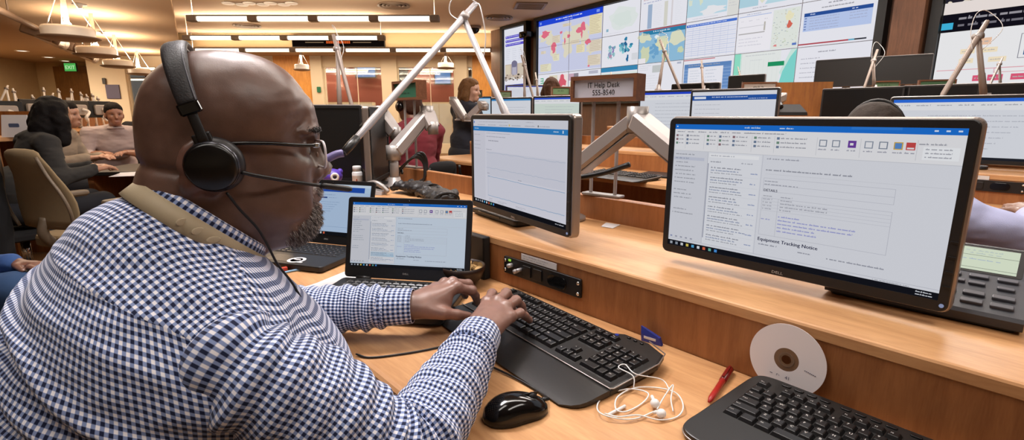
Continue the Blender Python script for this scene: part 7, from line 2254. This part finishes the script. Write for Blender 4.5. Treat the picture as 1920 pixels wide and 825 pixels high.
# ------------------------------------------------------------------ wood partition, telephone and papers behind the second row
q = at(1497, 190, 4.75)
pt = thing('desk_partition', 'maple desk partition with a notch, below the mint map', 'partition', (q.x, q.y, .2), -.25)
hz = q.z + .17 - .2
MB().box((0, 0, hz / 2), (.52, .05, hz)).build('panel', M['wood_part'], pt); MB().box((-.36, .0, hz / 2 - .045), (.2, .05, hz - .09)).build('lower_panel', M['wood_part'], pt)
q = at(1478, 204, 3.9)
t = thing('desk_telephone', 'small black telephone on the second desk row before the partition', 'telephone', (q.x, q.y, q.z - .05), -.2)
m = MB(); m.loft([[(-.11, -.09, 0), (.11, -.09, 0), (.11, .09, 0), (-.11, .09, 0)], [(-.105, -.085, .025), (.105, -.085, .025), (.105, .085, .085), (-.105, .085, .085)]], smooth=False); m.build('body', M['black'], t)
m = MB(); m.tube(smooth_path([(-.08, -.085, .06), (-.08, -.04, .09), (-.08, .04, .10), (-.08, .085, .095)], 5), .02, 10); m.build('handset', M['keywell'], t)
q = at(1577, 166, 4.6)
t = thing('open_binder', 'white papers and open binder on the third desk row beneath the dark grey monitor', 'papers', (q.x, q.y + .35, s3 + .1), -.3)
m = MB(); m.loft([[(-.17, 0, .0), (-.02, .02, .0), (-.02, .024, .0), (-.17, .004, .0)], [(-.20, .05, .09), (-.02, .07, .06), (-.02, .074, .06), (-.20, .054, .09)]], smooth=False); m.build('left_page', M['paper'], t)
m = MB(); m.loft([[(.0, .02, 0), (.18, 0, 0), (.18, .004, 0), (0, .024, 0)], [(.0, .07, .075), (.18, .05, .075), (.18, .054, .075), (0, .074, .075)]], smooth=False); m.build('right_page', M['paper'], t)
MB().box((0, .05, -.05), (.4, .12, .1)).build('stand', M['black'], t)

# keyboards, papers on row two's worktop
kb3 = copy_tree(kb); kx = d2w(2.62, 1.84, .8165); kb3.location = kx; kb3['label'] = 'black keyboard on the second desk row, seen under the silver monitor arm'
t = thing('black_folder', 'flat black folder lying beyond the keyboard under the silver monitor arm', 'folder', d2w(2.74, 1.90, .8166), DROT + .2)
MB().rbox((.0, -.2, .006), (.22, .3, .012), .01, .003).build('cover', M['black'], t)

# gloves on the rear shelf behind the left lit monitor
def glove(label, X, Y, rot, seed):
    t = dthing('work_glove', label, 'glove', X, Y, .8576, rot, )
    g = Field((-.10, -.12, -.012), (.12, .17, .085), .004)
    g.ell((0, -.02, .030), (.055, .075, .028), .01)
    for k in range(4): g.chain([(-.036 + .024 * k, .04, .030), (-.042 + .026 * k, .085, .034 + .006 * (k % 2)), (-.044 + .027 * k, .125 - .012 * abs(k - 1.5), .020)], [.015, .0145, .013], .006)
    g.chain([(.045, -.02, .028), (.078, .02, .03), (.080, .06, .022)], [.018, .016, .014], .012)
    g.ell((0, -.085, .028), (.05, .03, .026), .012)
    nr = np.argwhere(np.abs(g.d) < .02); P_ = g.lo + g.h * nr; g.d[nr[:, 0], nr[:, 1], nr[:, 2]] -= (value_noise(P_, 70, seed) * .0045 + value_noise(P_, 150, seed + 1) * .0015).astype(np.float32)
    V_, Q_ = g.nets(1); V_[:, 2] = np.maximum(V_[:, 2] - V_[:, 2].min() * 0, 0.0005)
    np_mesh('glove', V_, Q_, mat('black leather', '#1b1819', .5, bump=.5, bscale=120), t)
    MB().tube([(.048 * math.cos(a_), -.105, .028 + .024 * math.sin(a_)) for a_ in [2 * PI * k / 20 for k in range(20)]], .004, 6, closed=True).build('cuff', M['black_fabric'], t)
    return t
glove('black leather glove lying flat beside the left lit monitor', 1.05, 1.62, -.25, 3)
glove('black leather glove lying farther back, fingers to the left', 1.10, 1.86, .10, 5)

# sheets and wedge on the shelf further left
t = dthing('paper_scrap', 'cream paper scrap at the foot of the leaning monitor arm', 'paper', 1.19, 2.14, .8576, .6)
MB().loft([[(-.05, -.03, .0004), (.05, -.03, .0004), (.05, -.03, .001), (-.05, -.03, .001)], [(-.03, .03, .002), (.0, .035, .012), (.0, .035, .013), (-.03, .03, .003)]], smooth=False).build('sheet', mat('cream paper', '#d8cca8', .8), t)

# ------------------------------------------------------------------ desks and clutter at the far left
def table(label, x, y, z, w, d_, rot, kind='table'):
    t = thing('desk', label, kind, (x, y, 0), rot)
    MB().rbox((0, 0, z - .015), (w, d_, .03), .02, .004).build('worktop', mat('dark table top', '#221e1b', .5), t)
    MB().box((0, d_ / 2 - .03, z * .5), (w - .1, .02, z - .06)).build('modesty_panel', M['wood_riser'], t)
    for sx in (-1, 1): MB().box((sx * (w / 2 - .05), 0, z / 2 - .016), (.04, d_ - .1, z - .032)).build('leg_panel', M['wood_riser'], t)
    return t
q = at(238, 300, 4.2)
t_ = table('dark topped meeting desk between the three colleagues', q.x + .12, q.y + .25, .74, .9, .75, .2)
def left_row(label, p0, p1, Y0, Y1, z, dp=.8):
    a, b = at(p0, 230, Y0), at(p1, 230, Y1)
    L_ = math.hypot(b.x - a.x, b.y - a.y); rot = math.atan2(b.y - a.y, b.x - a.x)
    t = thing('desk', label, 'desk', ((a.x + b.x) / 2, (a.y + b.y) / 2, 0), rot)
    MB().box((0, 0, z - .015), (L_, dp, .03)).build('worktop', M['wood_top'], t)
    MB().box((0, -dp / 2 + .01, z / 2 - .02), (L_, .02, z - .05)).build('front_panel', M['wood_part'], t)
    MB().box((0, dp / 2 - .01, z / 2 + .1), (L_, .02, z + .2)).build('screen_panel', M['wood_part'], t)
    return t
left_row('long maple desk before the tan wall with a crowd of lamp arms', -60, 250, 6.4, 9.2, .98)
left_row('maple desk end at the left edge behind the white card', -120, 40, 4.08, 4.08, 1.02, .46)
pp_ = at(222, 316, 3.75)
t = thing('paper_sheet', 'cream paper sheets lying on the dark meeting table', 'paper', (pp_.x, pp_.y + .12, .7406), .4)
for k in range(2): MB().box((.02 * k, .03 * k, .0008 + .0012 * k), (.21, .29, .001), rz=.2 * k).build('sheet', M['paper'], t)
q = at(28, 262, 3.95)
t = thing('card_stand', 'white folded card with a small blue print, standing at the left edge', 'card', (q.x, q.y, 1.0205), .2)
MB().loft([[(-.085, 0, 0), (.085, 0, 0), (.085, .004, 0), (-.085, .004, 0)], [(-.085, .04, .17), (.085, .04, .17), (.085, .044, .17), (-.085, .044, .17)]], smooth=False).build('front_sheet', M['paper'], t)
MB().loft([[(-.085, .09, 0), (.085, .09, 0), (.085, .094, 0), (-.085, .094, 0)], [(-.085, .042, .17), (.085, .042, .17), (.085, .046, .17), (-.085, .046, .17)]], smooth=False).build('back_sheet', M['paper'], t)
MB().rbox((0, .0185, .09), (.07, .002, .03), .008, .0005, axis='y').build('print', mat('blue print', '#5a6a8a', .6), t)
rg_ = random.Random(12)
gl = 'grey monitors on the far left desks'
proto = None
for i, (px, py, yw) in enumerate(((12, 208, 1.2), (62, 204, 1.5), (106, 207, 1.1), (148, 205, 1.6), (188, 205, 1.3))):
    c = lrow(px, py=py, X=-6.62)
    if proto is None:
        proto = thing('computer_monitor', 'grey backed monitor on a pale arm among the far left desks', 'monitor', c, yw, gl)
        MB().rbox((0, 0, 0), (.36, .035, .26), .02, .008, axis='y').build('case', M['keywell'], proto)
        MB().rbox((0, -.03, -.01), (.22, .04, .16), .03, .01, axis='y').build('rear_housing', M['alu_grey'], proto)
        MB().tube(smooth_path([(0, -.05, 0), (.03, -.12, -.04), (-.05, -.13, -.12), (0, -.10, -.18)], 5), .022, 8).build('arm', M['white_plastic'], proto)
    else:
        dup(proto, c, yw)
# ================================================================== LIGHT
def area(name, loc, rot, sx, sy, power, col):
    l = bpy.data.lights.new(name, 'AREA'); l.shape = 'RECTANGLE'; l.size = sx; l.size_y = sy
    l.energy = power; l.color = col[:3]
    o = bpy.data.objects.new(name, l); COL.objects.link(o); o.location = loc; o.rotation_euler = rot
    return o
WARM = (1.0, .80, .58); NEUT = (1.0, .93, .86); COOL = (.92, .96, 1.0)
# the linear pendants shine up at the ceiling and down at the room
for (t, L) in lights_lin:
    x, y, z = t.location
    area('uplight', (x, y, z + .07), (PI, 0, 0), L, .12, 70, WARM)
    area('downlight', (x, y, z - .06), (0, 0, 0), L, .12, 90, WARM)
for t, D in dish[:4]:
    x, y, z = t.location
    area('uplight', (x, y, z + .16), (PI, 0, 0), D * .8, D * .8, 55, WARM)
# ceiling lights over the near desks, above and behind the picture
area('desk_light', (.3, 1.9, 3.2), (0, 0, .0), 3.0, .35, 60, NEUT)
area('desk_light', (-.9, .3, 2.9), (0, 0, DROT), 1.6, .4, 20, NEUT)
area('desk_light', (-1.0, 1.75, 3.15), (0, 0, DROT), 1.2, .5, 85, (1.0, .95, .97))
area('desk_light', (1.2, -.3, 3.2), (0, 0, DROT), 2.4, .5, 40, NEUT)
area('desk_light', (3.0, 4.2, 3.2), (0, 0, .2), 4.0, .5, 130, NEUT)
area('desk_light', (1.2, 6.6, 3.2), (0, 0, .0), 4.0, .4, 130, NEUT)
area('desk_light', (-3.6, 4.2, 2.9), (0, 0, .4), 2.0, .5, 30, WARM)
area('wall_light', (4.8, 7.5, 3.2), (0, 0, VROT), 5.0, .3, 60, NEUT)
area('far_light', (-3, 15, 2.85), (0, 0, 0), 12, .4, 160, WARM)
area('far_left_fill', (-13.6, 13.2, 2.85), (0, 0, 0), 3, 1.5, 330, WARM)  # fill light added to brighten the far tan wall
area('left_light', (-5.0, 5.5, 2.85), (0, 0, .6), 2.0, .4, 50, WARM)
area('office_light', (-3, 16.8, 2.8), (0, 0, 0), 12, .3, 330, WARM)
w = bpy.data.worlds.new('world'); SC.world = w; w.use_nodes = True
w.node_tree.nodes['Background'].inputs[0].default_value = (.9, .85, .8, 1)
w.node_tree.nodes['Background'].inputs[1].default_value = .15
